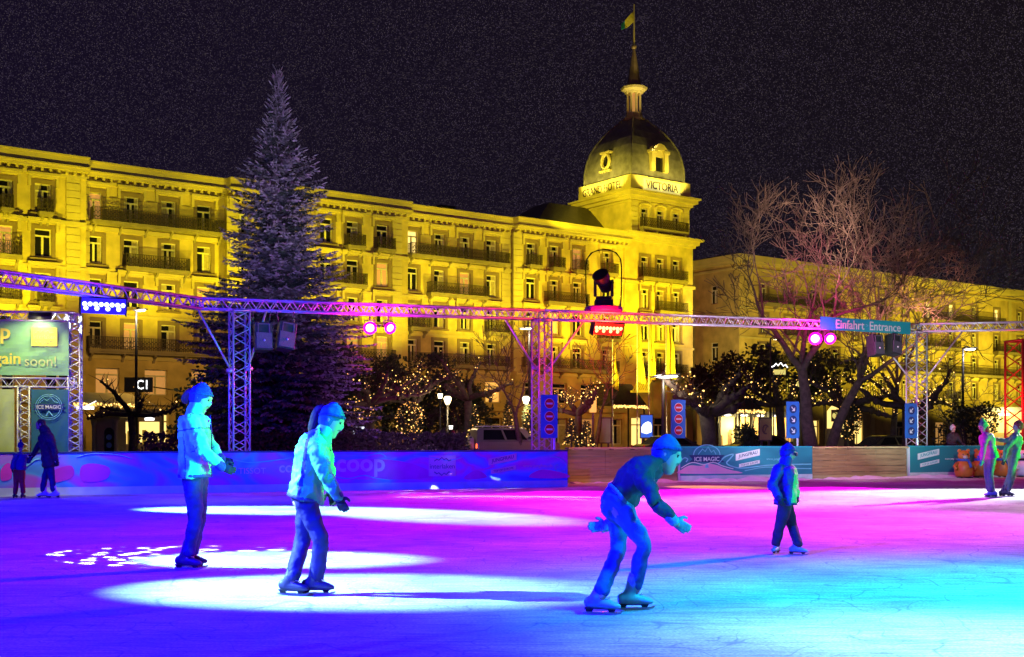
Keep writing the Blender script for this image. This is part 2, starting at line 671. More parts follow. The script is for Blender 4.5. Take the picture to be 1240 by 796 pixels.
# snow scraped off the ice along the foot of the boards
def snow_ridge(pts, wid, hgt):
    b = MB()
    rows = []
    N = 240
    for i in range(N + 1):
        t = i / N * (len(pts) - 1)
        k = min(int(t), len(pts) - 2)
        p = pts[k].lerp(pts[k + 1], t - k)
        d = (pts[k + 1] - pts[k]).normalized()
        n = V((d.y, -d.x, 0))
        q = .5 + .8 * noise.noise(p * .9) + .5 * noise.noise(p * 3.1)
        q = max(.12, q)
        rows.append([p + V((0, 0, .004)), p + V((0, 0, hgt * q)), p + n * wid * .35 * q + V((0, 0, hgt * .8 * q)), p + n * wid * .7 * q + V((0, 0, hgt * .35 * q)), p + n * wid * q + V((0, 0, .004))])
    for i in range(N):
        for j in range(4):
            b.quad(rows[i][j], rows[i + 1][j], rows[i + 1][j + 1], rows[i][j + 1])
    return b


b = snow_ridge([board_right(690) + V((0, -.12, 0)), board_right(1440) + V((0, -.12, 0))], .9, .13)
o = b.build('snow', M['snow'], fix=False, smooth=True)
tag(o, 'low uneven ridge of scraped snow along the foot of the timber boards', 'snow', kind='stuff')
# ------------------------------------------------------------------ the grand hotel and its neighbour (local frame: x along the front, -y outward)
ROWS = [8.6, 12.0, 15.4, 18.9]
WH = 2.15
WW = 1.25


def wall_cells(b, x0, x1, z0, z1, y, holes, rev=.32, mi=0):
    """a wall face with real window openings and reveals"""
    xs = sorted({x0, x1, *[h[0] for h in holes], *[h[1] for h in holes]})
    zs = sorted({z0, z1, *[h[2] for h in holes], *[h[3] for h in holes]})
    xs = [x for x in xs if x0 - 1e-6 <= x <= x1 + 1e-6]
    zs = [z for z in zs if z0 - 1e-6 <= z <= z1 + 1e-6]
    for i in range(len(xs) - 1):
        for j in range(len(zs) - 1):
            cx, cz = (xs[i] + xs[i + 1]) / 2, (zs[j] + zs[j + 1]) / 2
            if any(h[0] < cx < h[1] and h[2] < cz < h[3] for h in holes):
                continue
            b.quad((xs[i], y, zs[j]), (xs[i + 1], y, zs[j]), (xs[i + 1], y, zs[j + 1]), (xs[i], y, zs[j + 1]), mi)
    for (a, c, e, g) in holes:
        b.quad((a, y, e), (a, y + rev, e), (a, y + rev, g), (a, y, g), mi)
        b.quad((c, y, e), (c, y, g), (c, y + rev, g), (c, y + rev, e), mi)
        b.quad((a, y, g), (a, y + rev, g), (c, y + rev, g), (c, y, g), mi)
        b.quad((a, y, e), (c, y, e), (c, y + rev, e), (a, y + rev, e), mi)


def local(b, root):
    """shift a collector from root-local to world coordinates is not needed: local meshes are linked with a zero offset"""
    return b


def lbuild(b, name, mats, parent, smooth=False, fix=True, bevel=0.0):
    me = b.mesh(name, V((0, 0, 0)), fix)
    for m in (mats if isinstance(mats, (list, tuple)) else [mats]):
        me.materials.append(m)
    if smooth:
        me.polygons.foreach_set('use_smooth', [True] * len(me.polygons))
    o = bpy.data.objects.new(name, me)
    COL.objects.link(o)
    o.parent = parent
    if bevel:
        bv = o.modifiers.new('edge', 'BEVEL')
        bv.width = bevel
        bv.segments = 1
    return o


WMESH = {}


def window_mesh(w_, h_, kind, var=0):
    key = (round(w_, 2), round(h_, 2), kind, var)
    if key in WMESH:
        return WMESH[key]
    b = MB()
    t = .085
    y = .20
    b.rng(-w_ / 2, -w_ / 2 + t, y, y + .08, 0, h_)
    b.rng(w_ / 2 - t, w_ / 2, y, y + .08, 0, h_)
    b.rng(-w_ / 2 + t, w_ / 2 - t, y, y + .08, h_ - t, h_)
    b.rng(-w_ / 2 + t, w_ / 2 - t, y, y + .08, 0, t)
    zt = h_ * .72
    b.rng(-w_ / 2 + t, w_ / 2 - t, y - .01, y + .08, zt, zt + .13)
    b.rng(-.085, .085, y - .012, y + .08, t, zt)
    fr = b.mesh('window')
    fr.materials.append(M['frame'])
    c = MB()
    c.quad((-w_ / 2 + .02, y + .05, .02), (w_ / 2 - .02, y + .05, .02), (w_ / 2 - .02, y + .05, h_ - .02), (-w_ / 2 + .02, y + .05, h_ - .02))
    # drawn curtain edges behind the glass
    if kind == 'pane' and var:
        for x0_, x1_ in (((-w_ / 2 + .09, -w_ * .24), (w_ * .24, w_ / 2 - .09)), ((.09, w_ / 2 - .09), ), ((-w_ / 2 + .09, -.09), (w_ * .3, w_ / 2 - .09)))[var - 1]:
            n_ = 5
            for q_ in range(n_):
                xa_, xb_ = x0_ + (x1_ - x0_) * q_ / n_, x0_ + (x1_ - x0_) * (q_ + 1) / n_
                c.quad((xa_, y + .045 - .012 * (q_ % 2), .09), (xb_, y + .033 + .012 * (q_ % 2), .09), (xb_, y + .033 + .012 * (q_ % 2), h_ - .1), (xa_, y + .045 - .012 * (q_ % 2), h_ - .1), 1)
    pm = c.mesh('pane', fix=False)
    pm.materials.append(M[kind])
    pm.materials.append(M['curtain'])
    WMESH[key] = (fr, pm)
    return WMESH[key]


def window(root, x, y, z, w_=WW, h_=WH, kind='pane'):
    fr, pm = window_mesh(w_, h_, kind, RND.choice((0, 1, 1, 2, 3)))
    o = bpy.data.objects.new('window', fr)
    COL.objects.link(o)
    o.parent = root
    o.location = (x, y, z)
    p = bpy.data.objects.new('pane', pm)
    COL.objects.link(p)
    p.parent = o
    if kind != 'pane':
        o['label'] = 'lit window'
    return o


def surround(b, x, y, z, w_=WW, h_=WH, hood=False, mi=0):
    t = .3
    b.rng(x - w_ / 2 - t, x - w_ / 2 - .001, y - .07, y + .02, z - .12, z + h_ + t, mi)
    b.rng(x + w_ / 2 + .001, x + w_ / 2 + t, y - .07, y + .02, z - .12, z + h_ + t, mi)
    b.rng(x - w_ / 2 - .001, x + w_ / 2 + .001, y - .07, y + .02, z + h_ + .001, z + h_ + t, mi)
    b.rng(x - w_ / 2 - t - .1, x + w_ / 2 + t + .1, y - .22, y + .02, z - .26, z - .121, mi)


def hood(b, x, y, z, w_=WW, h_=WH):
    b.rng(x - w_ / 2 - .62, x + w_ / 2 + .62, y - .48, y + .02, z + h_ + .62, z + h_ + .80)
    b.rng(x - w_ / 2 - .52, x + w_ / 2 + .52, y - .30, y + .02, z + h_ + .47, z + h_ + .619)
    for sgn in (-1, 1):
        xx = x + sgn * (w_ / 2 + .42)
        b.rng(xx - .11, xx + .11, y - .26, y + .02, z + h_ - .25, z + h_ + .469)


def balcony(root, xa, xb, z, y, depth=.95, high=1.0):
    b = MB()
    b.rng(xa, xb, y - depth, y + .05, z - .2, z)
    b.rng(xa + .06, xb - .06, y - depth + .12, y + .05, z - .34, z - .201)
    n = max(2, int((xb - xa) / 2.2) + 1)
    for i in range(n):
        x = xa + .3 + (xb - xa - .6) * i / (n - 1)
        b.prism([(0, 0), (depth * .8, 0), (depth * .75, -.14), (depth * .3, -.3), (.1, -.62), (0, -.62)], (x + .09, y, z - .341), (0, -1, 0), (0, 0, 1), .18)
    o = lbuild(b, 'balcony', M['balc'], root)
    r = MB()
    yf = y - depth + .06
    for zz, t in ((.08, .03), (.5, .018), (high, .045)):
        r.rng(xa + .03, xb - .03, yf - t / 2, yf + t / 2, z + zz - t / 2, z + zz + t / 2)
        for x in (xa + .05, xb - .05):
            r.rng(x - t / 2, x + t / 2, yf + t / 2 + .001, y, z + zz - t / 2, z + zz + t / 2)
    k = int((xb - xa) / .15)
    for i in range(k + 1):
        x = xa + .06 + (xb - xa - .12) * i / k
        r.rng(x - .02, x + .02, yf - .019, yf + .019, z, z + high - .02)
        if i < k:   # scrolls between the bars
            xm = x + (xb - xa - .12) / k / 2
            r.rng(xm - .045, xm + .045, yf - .012, yf + .012, z + .55 + .12 * (i % 2), z + .63 + .12 * (i % 2))
            r.rng(xm - .045, xm + .045, yf - .012, yf + .012, z + .18 + .08 * (i % 2), z + .28 + .08 * (i % 2))
    for j in range(1, 6):
        yy = yf + (y - yf) * j / 6
        for x in (xa + .05, xb - .05):
            r.rng(x - .02, x + .02, yy - .02, yy + .02, z, z + high - .02)
    lbuild(r, 'railing', M['iron'], o)
    return o


M['spire'] = mat('brown_spire_sheet', (.30, .22, .15), .5, .1, .2, 2)
hotel = thing('hotel', 'long yellow floodlit grand hotel with iron balconies and a domed corner tower', 'hotel', HO, HA)
TOP = 23.4
# sections: (px from, px to, projection, window columns px)
SEC = [
    (-190, 100, -.9, [-150, -95, -45, 5, 52]),
    (100, 272, 0.0, [114, 159, 204, 247]),
    (272, 488, -.9, [292, 326, 360, 395, 427, 463]),
    (488, 618, 0.0, [499, 532, 563, 595]),
    (618, 754, -.9, [643, 671, 699, 735]),
]
wall, trim, low = MB(), MB(), MB()
LIT = {(499, 3): 'shop', (5, 2): 'shop_dim', (247, 1): 'shop_dim', (563, 2): 'shop_dim', (699, 3): 'shop_dim', (463, 2): 'shop_dim', (114, 3): 'shop_dim', (671, 1): 'shop2', (159, 0): 'shop_dim', (427, 0): 'shop_dim', (463, 0): 'shop_dim'}
for (pa, pb, y, cols) in SEC:
    xa, xb = S(pa, 0), S(pb, 0)
    holes = []
    for px in cols:
        x = S(px, y)
        for k, z in enumerate(ROWS):
            holes.append((x - WW / 2, x + WW / 2, z, z + WH))
            window(hotel, x, y, z, kind=LIT.get((px, k), 'pane'))
            surround(trim, x, y, z, mi=1)
            if y < 0 or k in (1, 3):
                hood(trim, x, y, z)
    wall_cells(wall, xa, xb, 8.0, TOP - .9, y, holes)
    # returns between projecting and set-back runs
    if y < 0:
        for x in (xa, xb):
            wall.quad((x, y, 0), (x, 0.6, 0), (x, 0.6, TOP), (x, y, TOP))
    # floor bands and the crowning cornice
    for z, t, pr in ((7.7, .3, .16), (11.15, .22, .12), (14.55, .22, .12), (18.0, .34, .22)):
        trim.rng(xa, xb, y - pr, y + .02, z, z + t)
    trim.rng(xa - .05, xb + .05, y - .18, y + .02, 21.75, 22.0)
    trim.rng(xa - .1, xb + .1, y - .55, y + .02, 22.25, 22.5)
    n = int((xb - xa) / .62)
    for i in range(n):
        x = xa + .3 + (xb - xa - .6) * i / (n - 1)
        trim.rng(x - .1, x + .1, y - .42, y + .02, 22.001, 22.249)
    trim.rng(xa - .16, xb + .16, y - .8, y + .02, 22.501, 22.62)
    trim.rng(xa - .1, xb + .1, y - .62, y + .25, 22.621, TOP - .1)
    trim.rng(xa - .14, xb + .14, y - .7, y + .3, TOP - .099, TOP + .04)
    # ground and mezzanine floors: piers and dark shop openings
    ghol = []
    n = max(2, int((xb - xa) / 3.4))
    for i in range(n):
        x = xa + (i + .5) * (xb - xa) / n
        ghol.append((x - 1.05, x + 1.05, .7, 3.4))
        ghol.append((x - .95, x + .95, 4.9, 7.0))
    wall_cells(low, xa, xb, 0, 8.0, y, ghol, rev=.4)
    low.rng(xa, xb, y - .25, y + .02, 4.05, 4.45, 0)
    for i, (a, c, e, g) in enumerate(ghol):
        kind = 'pane'
        if pa == 100:
            kind = {0: 'pane', 1: 'shop_dim', 2: 'shop', 3: 'shop_dim', 4: 'shop', 5: 'shop_dim', 6: 'pane'}.get(i, 'pane')
        elif pa == 488:
            kind = {3: 'shop_dim', 5: 'shop2', 6: 'shop2', 9: 'shop_dim'}.get(i, 'pane')
        elif pa == 618:
            kind = {8: 'shop', 4: 'shop_dim'}.get(i, 'pane')
        elif pa == 272:
            kind = {1: 'shop_dim', 6: 'shop_dim', 9: 'shop2'}.get(i, 'pane')
        window(hotel, (a + c) / 2, y + .08, e, round(c - a, 2), round(g - e, 2), kind)
lbuild(wall, 'wall', M['stucco'], hotel, fix=False)
lbuild(low, 'shopfront_wall', M['stucco2'], hotel, fix=False)
lbuild(trim, 'cornice_trim', [M['stone'], M['surround']], hotel)
# rusticated corner pilasters
for px, y in ((88, -.9), (100.0001, 0), (281, -.9), (480, -.9), (612, 0), (626, -.9), (746, -.9)):
    b = MB()
    x = S(px, y)
    z = 8.05
    while z < 21.7:
        b.rng(x - .52, x + .52, y - .16, y + .02, z, z + .52)
        z += .58
    b.rng(x - .44, x + .44, y - .09, y + .019, 8.04, 21.72)
    lbuild(b, 'pilaster', M['stone'], hotel)
# balconies
for pa, pb, k, y in ((108, 268, 3, 0), (148, 226, 2, 0), (104, 262, 0, 0), (-2, 14, 3, -.9), (44, 62, 3, -.9), (-60, 24, 2, -.9), (-60, 24, 1, -.9), (44, 62, 1, -.9),
                     (394, 440, 2, -.9), (416, 438, 3, -.9), (452, 474, 3, -.9), (386, 474, 0, -.9), (493, 612, 3, 0), (516, 587, 2, 0), (492, 516, 1, 0), (586, 612, 1, 0), (492, 612, 0, 0),
                     (636, 651, 3, -.9), (664, 679, 3, -.9), (692, 707, 3, -.9), (727, 743, 3, -.9), (658, 708, 2, -.9), (722, 746, 1, -.9), (630, 744, 0, -.9)):
    balcony(hotel, S(pa, y), S(pb, y), ROWS[k] - .14, y)
# main roof behind the parapet, rising to a hip beside the tower
b = MB()
x0, x1 = S(-190), S(760)
b.quad((x0, .4, TOP - .2), (x1, .4, TOP - .2), (x1, 12, TOP + 1.0), (x0, 12, TOP + 1.0))
b.quad((x0, 12, TOP + 1.0), (x1, 12, TOP + 1.0), (x1, 24, TOP - .2), (x0, 24, TOP - .2))
b.quad((x0, 24, 0), (x1, 24, 0), (x1, 24, TOP - .2), (x0, 24, TOP - .2))
b.quad((x0, 0.5, 0), (x0, 24, 0), (x0, 24, TOP - .2), (x0, .5, TOP - .2))
xa, xb, xc = S(662), S(722), S(764)
for f in ([(xa, 2.2, TOP + .1), (xc, 2.2, TOP + .1), (xc, 6.2, 27.2), (xb - 1.5, 6.2, 27.2)], [(xa, 2.2, TOP + .1), (xb - 1.5, 6.2, 27.2), (xb - 1.5, 9, 27.2), (xa, 13, TOP + .1)], [(xb - 1.5, 6.2, 27.2), (xc, 6.2, 27.2), (xc, 9, 27.2), (xb - 1.5, 9, 27.2)]):
    b.quad(*f)
rf = lbuild(b, 'roof', M['slate'], hotel, fix=False)
for s_, yy, zz in ((S(585), 7, TOP + .5), (S(350), 8, TOP + .4), (S(200), 8, TOP + .4)):
    b = MB()
    b.rng(s_ - .8, s_ + .8, yy - .5, yy + .5, zz - .6, zz + 1.3)
    b.rng(s_ - .95, s_ + .95, yy - .65, yy + .65, zz + 1.301, zz + 1.5)
    lbuild(b, 'chimney', M['slate'], rf)

# ---- corner tower
TX0, TX1, TY = S(764, -1.0), S(834, -1.0), -1.0
TW = TX1 - TX0
TC = V(((TX0 + TX1) / 2, TY + TW / 2, 0))
b, t = MB(), MB()
tcols = [S(p_, TY) for p_ in (781, 800, 819)]
LX0, LX1 = S(756, TY), S(839, TY)
holes = []
for x in tcols:
    for k, z in enumerate(ROWS):
        holes.append((x - .58, x + .58, z, z + WH))
        window(hotel, x, TY, z, 1.16, WH)
        surround(t, x, TY, z, 1.16, WH, mi=1)
        if k in (1, 2):
            hood(t, x, TY, z, .9)
wall_cells(b, LX0, LX1, 8.0, 23.2, TY, holes)
b.quad((LX0, TY, 0), (LX0, 2, 0), (LX0, 2, 23.2), (LX0, TY, 23.2))
b.quad((LX1, TY, 0), (LX1, 16, 0), (LX1, 16, 23.2), (LX1, TY, 23.2))
gh = [(LX0 + 1.0, LX0 + 3.2, .5, 3.6), (LX0 + 4.0, LX0 + 6.4, .5, 3.6), (LX0 + 7.2, LX0 + 9.2, .5, 3.6)]
wall_cells(b, LX0, LX1, 0, 8.0, TY, gh, .4)
for (a, c, e, g), kd in zip(gh, ('shop', 'pane', 'shop')):
    window(hotel, (a + c) / 2, TY + .08, e, c - a, g - e, kd)
holes = []
for x in tcols:
    holes.append((x - .58, x + .58, 24.35, 26.3))
    window(hotel, x, TY, 24.35, 1.16, 1.95)
    t.rng(x - .86, x - .6, TY - .09, TY + .02, 24.2, 26.55)
    t.rng(x + .6, x + .86, TY - .09, TY + .02, 24.2, 26.55)
    t.tube([(x + .8 * math.cos(q), TY - .12, 26.5 + .32 * math.sin(q)) for q in [math.pi * i / 8 for i in range(9)]], .11, 6)
wall_cells(b, TX0, TX1, 23.2, 28.0, TY, holes)
for y_ in (TY, ):
    b.quad((TX0, TY, 23.2), (TX0, TY + TW, 23.2), (TX0, TY + TW, 28), (TX0, TY, 28))
    b.quad((TX1, TY, 23.2), (TX1, TY, 28), (TX1, TY + TW, 28), (TX1, TY + TW, 23.2))
    b.quad((TX0, TY + TW, 23.2), (TX1, TY + TW, 23.2), (TX1, TY + TW, 28), (TX0, TY + TW, 28))
tower = lbuild(b, 'tower', M['stucco'], hotel, fix=False)


def ringbox(m, x0, x1, y0, y1, z0, z1, p):
    m.rng(x0 - p, x1 + p, y0 - p, y1 + p, z0, z1)


for z0, z1, p in ((7.7, 8.0, .16), (11.2, 11.42, .1), (14.6, 14.82, .1), (18.0, 18.34, .2)):
    t.rng(LX0 - .02, LX1 + p, TY - p, TY + .02, z0, z1)
for z0, z1, p in ((22.6, 22.9, .25), (22.901, 23.3, .55), (23.301, 23.55, .9)):
    t.rng(LX0 - .1, LX1 + p, TY - p, TY + 9, z0, z1)
for z0, z1, p in ((26.85, 27.0, .12), (27.1, 27.45, .35), (27.451, 27.85, .75), (27.851, 28.05, 1.0)):
    ringbox(t, TX0, TX1, TY, TY + TW, z0, z1, p)
lbuild(t, 'cornice_trim', [M['stone'], M['surround']], tower)
for x in (TX0 + .45, TX1 - .45):
    q = MB()
    z = 23.6
    while z < 26.7:
        q.rng(x - .43, x + .43, TY - .12, TY + .02, z, z + .5)
        z += .56
    lbuild(q, 'pilaster', M['stone'], tower)
balcony(hotel, tcols[0] - 1.0, tcols[2] + 1.0, 18.76, TY)
balcony(hotel, tcols[1] - .9, tcols[2] + 1.0, 15.26, TY)
balcony(hotel, tcols[0] - 1.0, tcols[2] + 1.0, 8.46, TY)
balcony(hotel, TX0 + 1.2, TX1 - .5, 24.21, TY, .6)
# name band on a parapet round the dome
b = MB()
bz0, bz1 = 28.051, 29.75
ringbox(b, TX0, TX1, TY, TY + TW, bz0, bz1, .12)
band = lbuild(b, 'name_band', M['stone'], tower)
for (txt, C, X, wid, lit) in (('VICTORIA', V(((TX0 + TX1) / 2 + .1, TY - .12, 28.92)), V((1, 0, 0)), 4.8, True), ('GRAND HOTEL', V((TX0 - .12, TY + TW / 2 + .3, 28.92)), V((0, -1, 0)), 6.6, False)):
    X = X.normalized()
    N = X.cross(UP)
    pnl = MB()
    hw = wid / 2 + .35
    pnl.prism([(-hw, -.62), (hw, -.62), (hw, .62), (-hw, .62)], C, X, UP, .06)
    p_ = lbuild(pnl, 'sign_panel', M['panel_lit'] if lit else M['stone'], band)
    # letters in the hotel frame
    cu = bpy.data.curves.new('lettering', 'FONT')
    cu.body, cu.align_x, cu.align_y, cu.extrude, cu.offset = txt, 'CENTER', 'CENTER', .01, .012
    ob = bpy.data.objects.new('lettering', cu)
    COL.objects.link(ob)
    bpy.context.view_layer.update()
    me = bpy.data.meshes.new_from_object(ob.evaluated_get(bpy.context.evaluated_depsgraph_get()))
    bpy.data.objects.remove(ob)
    xs = [v.co.x for v in me.vertices]; ys = [v.co.y for v in me.vertices]
    kx, ky = wid / (max(xs) - min(xs)), .85 / (max(ys) - min(ys))
    mx, my = (max(xs) + min(xs)) / 2, (max(ys) + min(ys)) / 2
    for v in me.vertices:
        v.co = C + X * ((v.co.x - mx) * kx) + UP * ((v.co.y - my) * ky) + N * (.09 if v.co.z > 0 else .055)
    me.materials.clear()
    me.materials.append(M['iron'])
    lo = bpy.data.objects.new('lettering', me)
    COL.objects.link(lo)
    lo.parent = band
# dome: four curved hips on a square plan
prof = [(3.95, 29.3), (3.95, 30.2), (3.92, 31.2), (3.78, 32.3), (3.5, 33.4), (3.05, 34.4), (2.5, 35.3), (1.85, 36.1), (1.25, 36.75), (.95, 37.1)]
b = MB()
for i in range(len(prof) - 1):
    (w0, z0), (w1, z1) = prof[i], prof[i + 1]
    for q in range(4):
        m3 = Matrix.Rotation(q * math.pi / 2, 3, 'Z')
        NS = 6
        for j in range(NS):
            u0, u1 = -1 + 2 * j / NS, -1 + 2 * (j + 1) / NS
            b.quad(*[TC + m3 @ V(p_) for p_ in ((w0 * u0, -w0, z0), (w0 * u1, -w0, z0), (w1 * u1, -w1, z1), (w1 * u0, -w1, z1))])
dome = lbuild(b, 'dome', M['copper'], tower, fix=False)
for sx_, sy_ in ((-1, -1), (1, -1), (1, 1), (-1, 1)):
    q = MB()
    q.tube([TC + V((sx_ * w_, sy_ * w_, z_)) for w_, z_ in prof], .13, 6)
    lbuild(q, 'dome_rib', M['copper'], dome, smooth=True)
# dormers: a pedimented double window on the front, an oval eye on the flank
q = MB()
y0 = TC.y - 3.75
for x in (-.95, .95):
    q.rng(TC.x + x - .28, TC.x + x + .28, y0 - .55, y0 + 1.2, 30.6, 32.6)
    q.rng(TC.x + x - .42, TC.x + x + .42, y0 - .7, y0 + 1.2, 32.601, 32.9)
q.rng(TC.x - .67, TC.x + .67, y0 - .3, y0 + .8, 32.2, 32.9)
q.prism([(-1.0, 0), (1.0, 0), (.85, .32), (.45, .62), (0, .74), (-.45, .62), (-.85, .32)], (TC.x, y0 + .6, 32.901), (1, 0, 0), (0, 0, 1), 1.25)
dm = lbuild(q, 'dormer', M['stone'], dome)
q = MB()
q.rng(TC.x - .66, TC.x + .66, y0 - .2, y0 + .5, 30.65, 32.19)
lbuild(q, 'pane', M['pane'], dm)
q = MB()
x0 = TC.x - 3.7
yy = TC.y + .2
ov = [(.62 * math.cos(a_), .8 * math.sin(a_)) for a_ in [2 * math.pi * i / 18 for i in range(18)]]
q.tube([(x0 - .3, yy + p_[0], 32.0 + p_[1]) for p_ in ov + ov[:1]], .2, 6)
q.rng(x0 - .55, x0 + .8, yy - .9, yy + .9, 30.8, 31.0)
q.rng(x0 - .5, x0 + 1.2, yy - .8, yy + .8, 32.85, 33.05)
dm = lbuild(q, 'dormer', M['stone'], dome)
q = MB()
q.prism([(a_ * .9, c_ * .9) for a_, c_ in ov], (x0 + .2, yy, 32.0), (0, -1, 0), (0, 0, 1), .4)
lbuild(q, 'pane', M['pane'], dm)
# lantern, spire, finial
q = MB()
q.lathe([(1.0, 36.9), (1.25, 37.0), (1.3, 37.25), (1.0, 37.4), (.9, 37.8), (.88, 37.9)], TC, 8)
lant = lbuild(q, 'lantern', M['stone'], tower)
for i in range(8):
    a_ = 2 * math.pi * (i + .5) / 8
    c = MB()
    pz = TC + V((.74 * math.cos(a_), .74 * math.sin(a_), 0))
    c.tube([pz + V((0, 0, 37.85)), pz + V((0, 0, 40.2))], .13, 6)
    lbuild(c, 'column', M['stone'], lant)
c = MB()
c.lathe([(.4, 37.8), (.4, 40.2)], TC, 8)
lbuild(c, 'pane', M['shop_dim'], lant)
c = MB()
c.lathe([(1.0, 40.1), (1.1, 40.3), (1.45, 40.5), (1.5, 40.75), (.9, 40.95), (.62, 41.1)], TC, 8)
lbuild(c, 'lantern_cornice', M['stone'], lant)
c = MB()
c.lathe([(.85, 41.0), (.72, 41.5), (.5, 42.9), (.28, 44.3), (.1, 45.3)], TC, 8)
c.ball(TC + V((0, 0, 45.4)), .3, 10)
lbuild(c, 'spire', M['spire'], tower)
c = MB()
c.tube([TC + V((0, 0, 45.5)), TC + V((0, 0, 50.2))], [.12, .07], 6)
lbuild(c, 'flagpole', M['stone'], tower)
# flag hanging off the pole top (a thing of its own)
fl = MB()
top = HP(TC.x, TC.y, 49.4)
rows = []
for i in range(11):
    u = i / 10
    row = []
    for j in range(7):
        v_ = j / 6
        p_ = top + V((-.06 - u * 1.35, -.25 * math.sin(u * 6 + v_ * 2), -u * 1.35 - v_ * 1.25 * (1 - .35 * u)))
        row.append(p_)
    rows.append(row)
for i in range(10):
    for j in range(6):
        fl.quad(rows[i][j], rows[i + 1][j], rows[i + 1][j + 1], rows[i][j + 1], 1 if i > 6 else 0)
fo = fl.build('flag', [M['yellow'], M['teal_sign']], loc=top, fix=False, smooth=True)
so = fo.modifiers.new('cloth', 'SOLIDIFY')
so.thickness = .02
tag(fo, 'small yellow and green flag flying from the pole atop the domed tower', 'flag')

# ---- the neighbouring building across the side street
NB = HP(S(895), 0)
annex = thing('apartment_building', 'dimmer flat roofed building with blank flank wall beyond the bare tree', 'building', NB, HA)
b, t = MB(), MB()
LEN = S(1420) - S(895)
cols = [S(p_) - S(895) for p_ in (925, 955, 985, 1012, 1036, 1068, 1096, 1124, 1152, 1180, 1207, 1235, 1270, 1310)]
rows_ = [6.9, 10.4, 13.9, 17.6]
holes = []
for i, x in enumerate(cols):
    for k, z in enumerate(rows_):
        holes.append((x - .62, x + .62, z, z + 2.2))
        window(annex, x, 0, z, 1.24, 2.2, 'shop' if (i, k) in ((7, 3), (8, 3), (10, 3)) else 'pane')
        surround(t, x, 0, z, 1.24, 2.2, mi=1)
gx = [(LEN * (i + .5) / 12 - 1.1, LEN * (i + .5) / 12 + 1.1, .6, 3.6) for i in range(12)]
for i, (a, c, e, g) in enumerate(gx):
    window(annex, (a + c) / 2, .08, e, 2.2, 3.0, 'shop' if i in (1, 2) else 'shop_dim' if i in (4, 5, 7) else 'pane')
holes += gx
wall_cells(b, 0, LEN, 0, 22.0, 0, holes)
fh = [(2.2, 3.2, 17.4, 19.6), (2.2, 3.2, 10.6, 12.8)]
# flank: same routine turned a quarter
f = MB()
wall_cells(f, -18, 0, 0, 22.0, 0, [(-4.6, -3.4, 17.4, 19.6), (-4.6, -3.4, 10.6, 12.8)])
m3 = Matrix.Rotation(-math.pi / 2, 3, 'Z')
f.v = [m3 @ v for v in f.v]
b.add(f.v, f.f)
lbuild(b, 'wall', M['stucco2'], annex, fix=False)
for z in (17.4, 10.6):
    o = window(annex, 0, 4.0, z, 1.2, 2.2)
    o.rotation_euler = (0, 0, -math.pi / 2)
for z0, z1, p in ((21.2, 21.45, .15), (21.9, 22.15, .4), (22.151, 22.9, .5)):
    t.rng(-p, LEN + p, -p, 18 + p, z0, z1)
for z in (5.9, 9.6, 13.1, 16.6):
    t.rng(-.08, LEN, -.12, .02, z, z + .24)
lbuild(t, 'cornice_trim', [M['stone'], M['surround']], annex)
q = MB()
q.rng(0, LEN, .5, 17.5, 22.901, 23.1)
lbuild(q, 'roof', M['slate'], annex)
for i0, i1, k in ((0, 3, 3), (5, 5, 3), (7, 10, 3), (1, 2, 2), (7, 8, 2), (10, 11, 2), (0, 4, 1), (6, 11, 1), (7, 8, 0), (12, 13, 3)):
    balcony(annex, cols[i0] - 1.0, cols[i1] + 1.0, rows_[k] - .14, 0)
for px in (1046, 1056, 1222):
    q = MB()
    x = S(px) - S(895)
    q.rng(x - .4, x + .4, -.15, .02, 0, 21.2)
    lbuild(q, 'pilaster', M['stone'], annex)

# ---- floodlights of the fronts
GOLD = (1, .84, .012)
for s_ in range(-12, 66, 11):
    lamp('hotel_floodlight', HP(s_, -11.5, 7.0), HP(s_ + 1, 0, 17.8), GOLD, 11800 + 2800 * ((s_ // 11) % 2), 68, .8, .3)
lamp('tower_floodlight', HP(TC.x - 1, -17, 8), HP(TC.x, 0, 22), GOLD, 14500, 60, .6, .4)
lamp('tower_floodlight', HP(TC.x - 22, -6, 24.5), HP(TC.x, 4, 27), GOLD, 16000, 40, .5, .4)
for s_ in range(4, 62, 12):
    p_ = NB + HU * s_ - HV * 17 + V((0, 0, 4))
    lamp('annex_floodlight', p_, NB + HU * (s_ + 1) + V((0, 0, 15)), (1, .80, .05), 8000 if s_ < 25 else 20000, 70, .6, .4)
lamp('flank_floodlight', NB - HU * 11 - HV * 10 + V((0, 0, 9)), NB + HV * 5 + V((0, 0, 16)), (1, .72, .25), 5000, 80, .6, .4)
for s_ in range(-6, 74, 16):
    lamp('street_glow', HP(s_, -14, 9.5), HP(s_, 0, 7.5), (1, .55, .10), 2600, 100, .8, .5)
# lamps on the parapet washing the foot of the dome
for a_ in range(-1, 2):
    lamp('dome_lamp', HP(TC.x + a_ * 2.6, TY - 2.2, 28.6), HP(TC.x + a_ * 2.2, TC.y, 33), (1, .8, .12), 900, 80, .6, .2)
    lamp('dome_lamp', HP(TX0 - 2.2, TC.y + a_ * 2.6, 28.6), HP(TC.x, TC.y + a_ * 2.2, 33), (1, .8, .12), 900, 80, .6, .2)
lamp('lantern_lamp', HP(TC.x - 3, TC.y - 3.5, 37.5), HP(TC.x, TC.y, 41), (1, .72, .12), 85, 70, .6, .2)
lamp('spire_lamp', HP(TC.x - 1.5, TY - 1.5, 31), HP(TC.x, TC.y, 45), (1, .78, .4), 3500, 34, .8, .2)
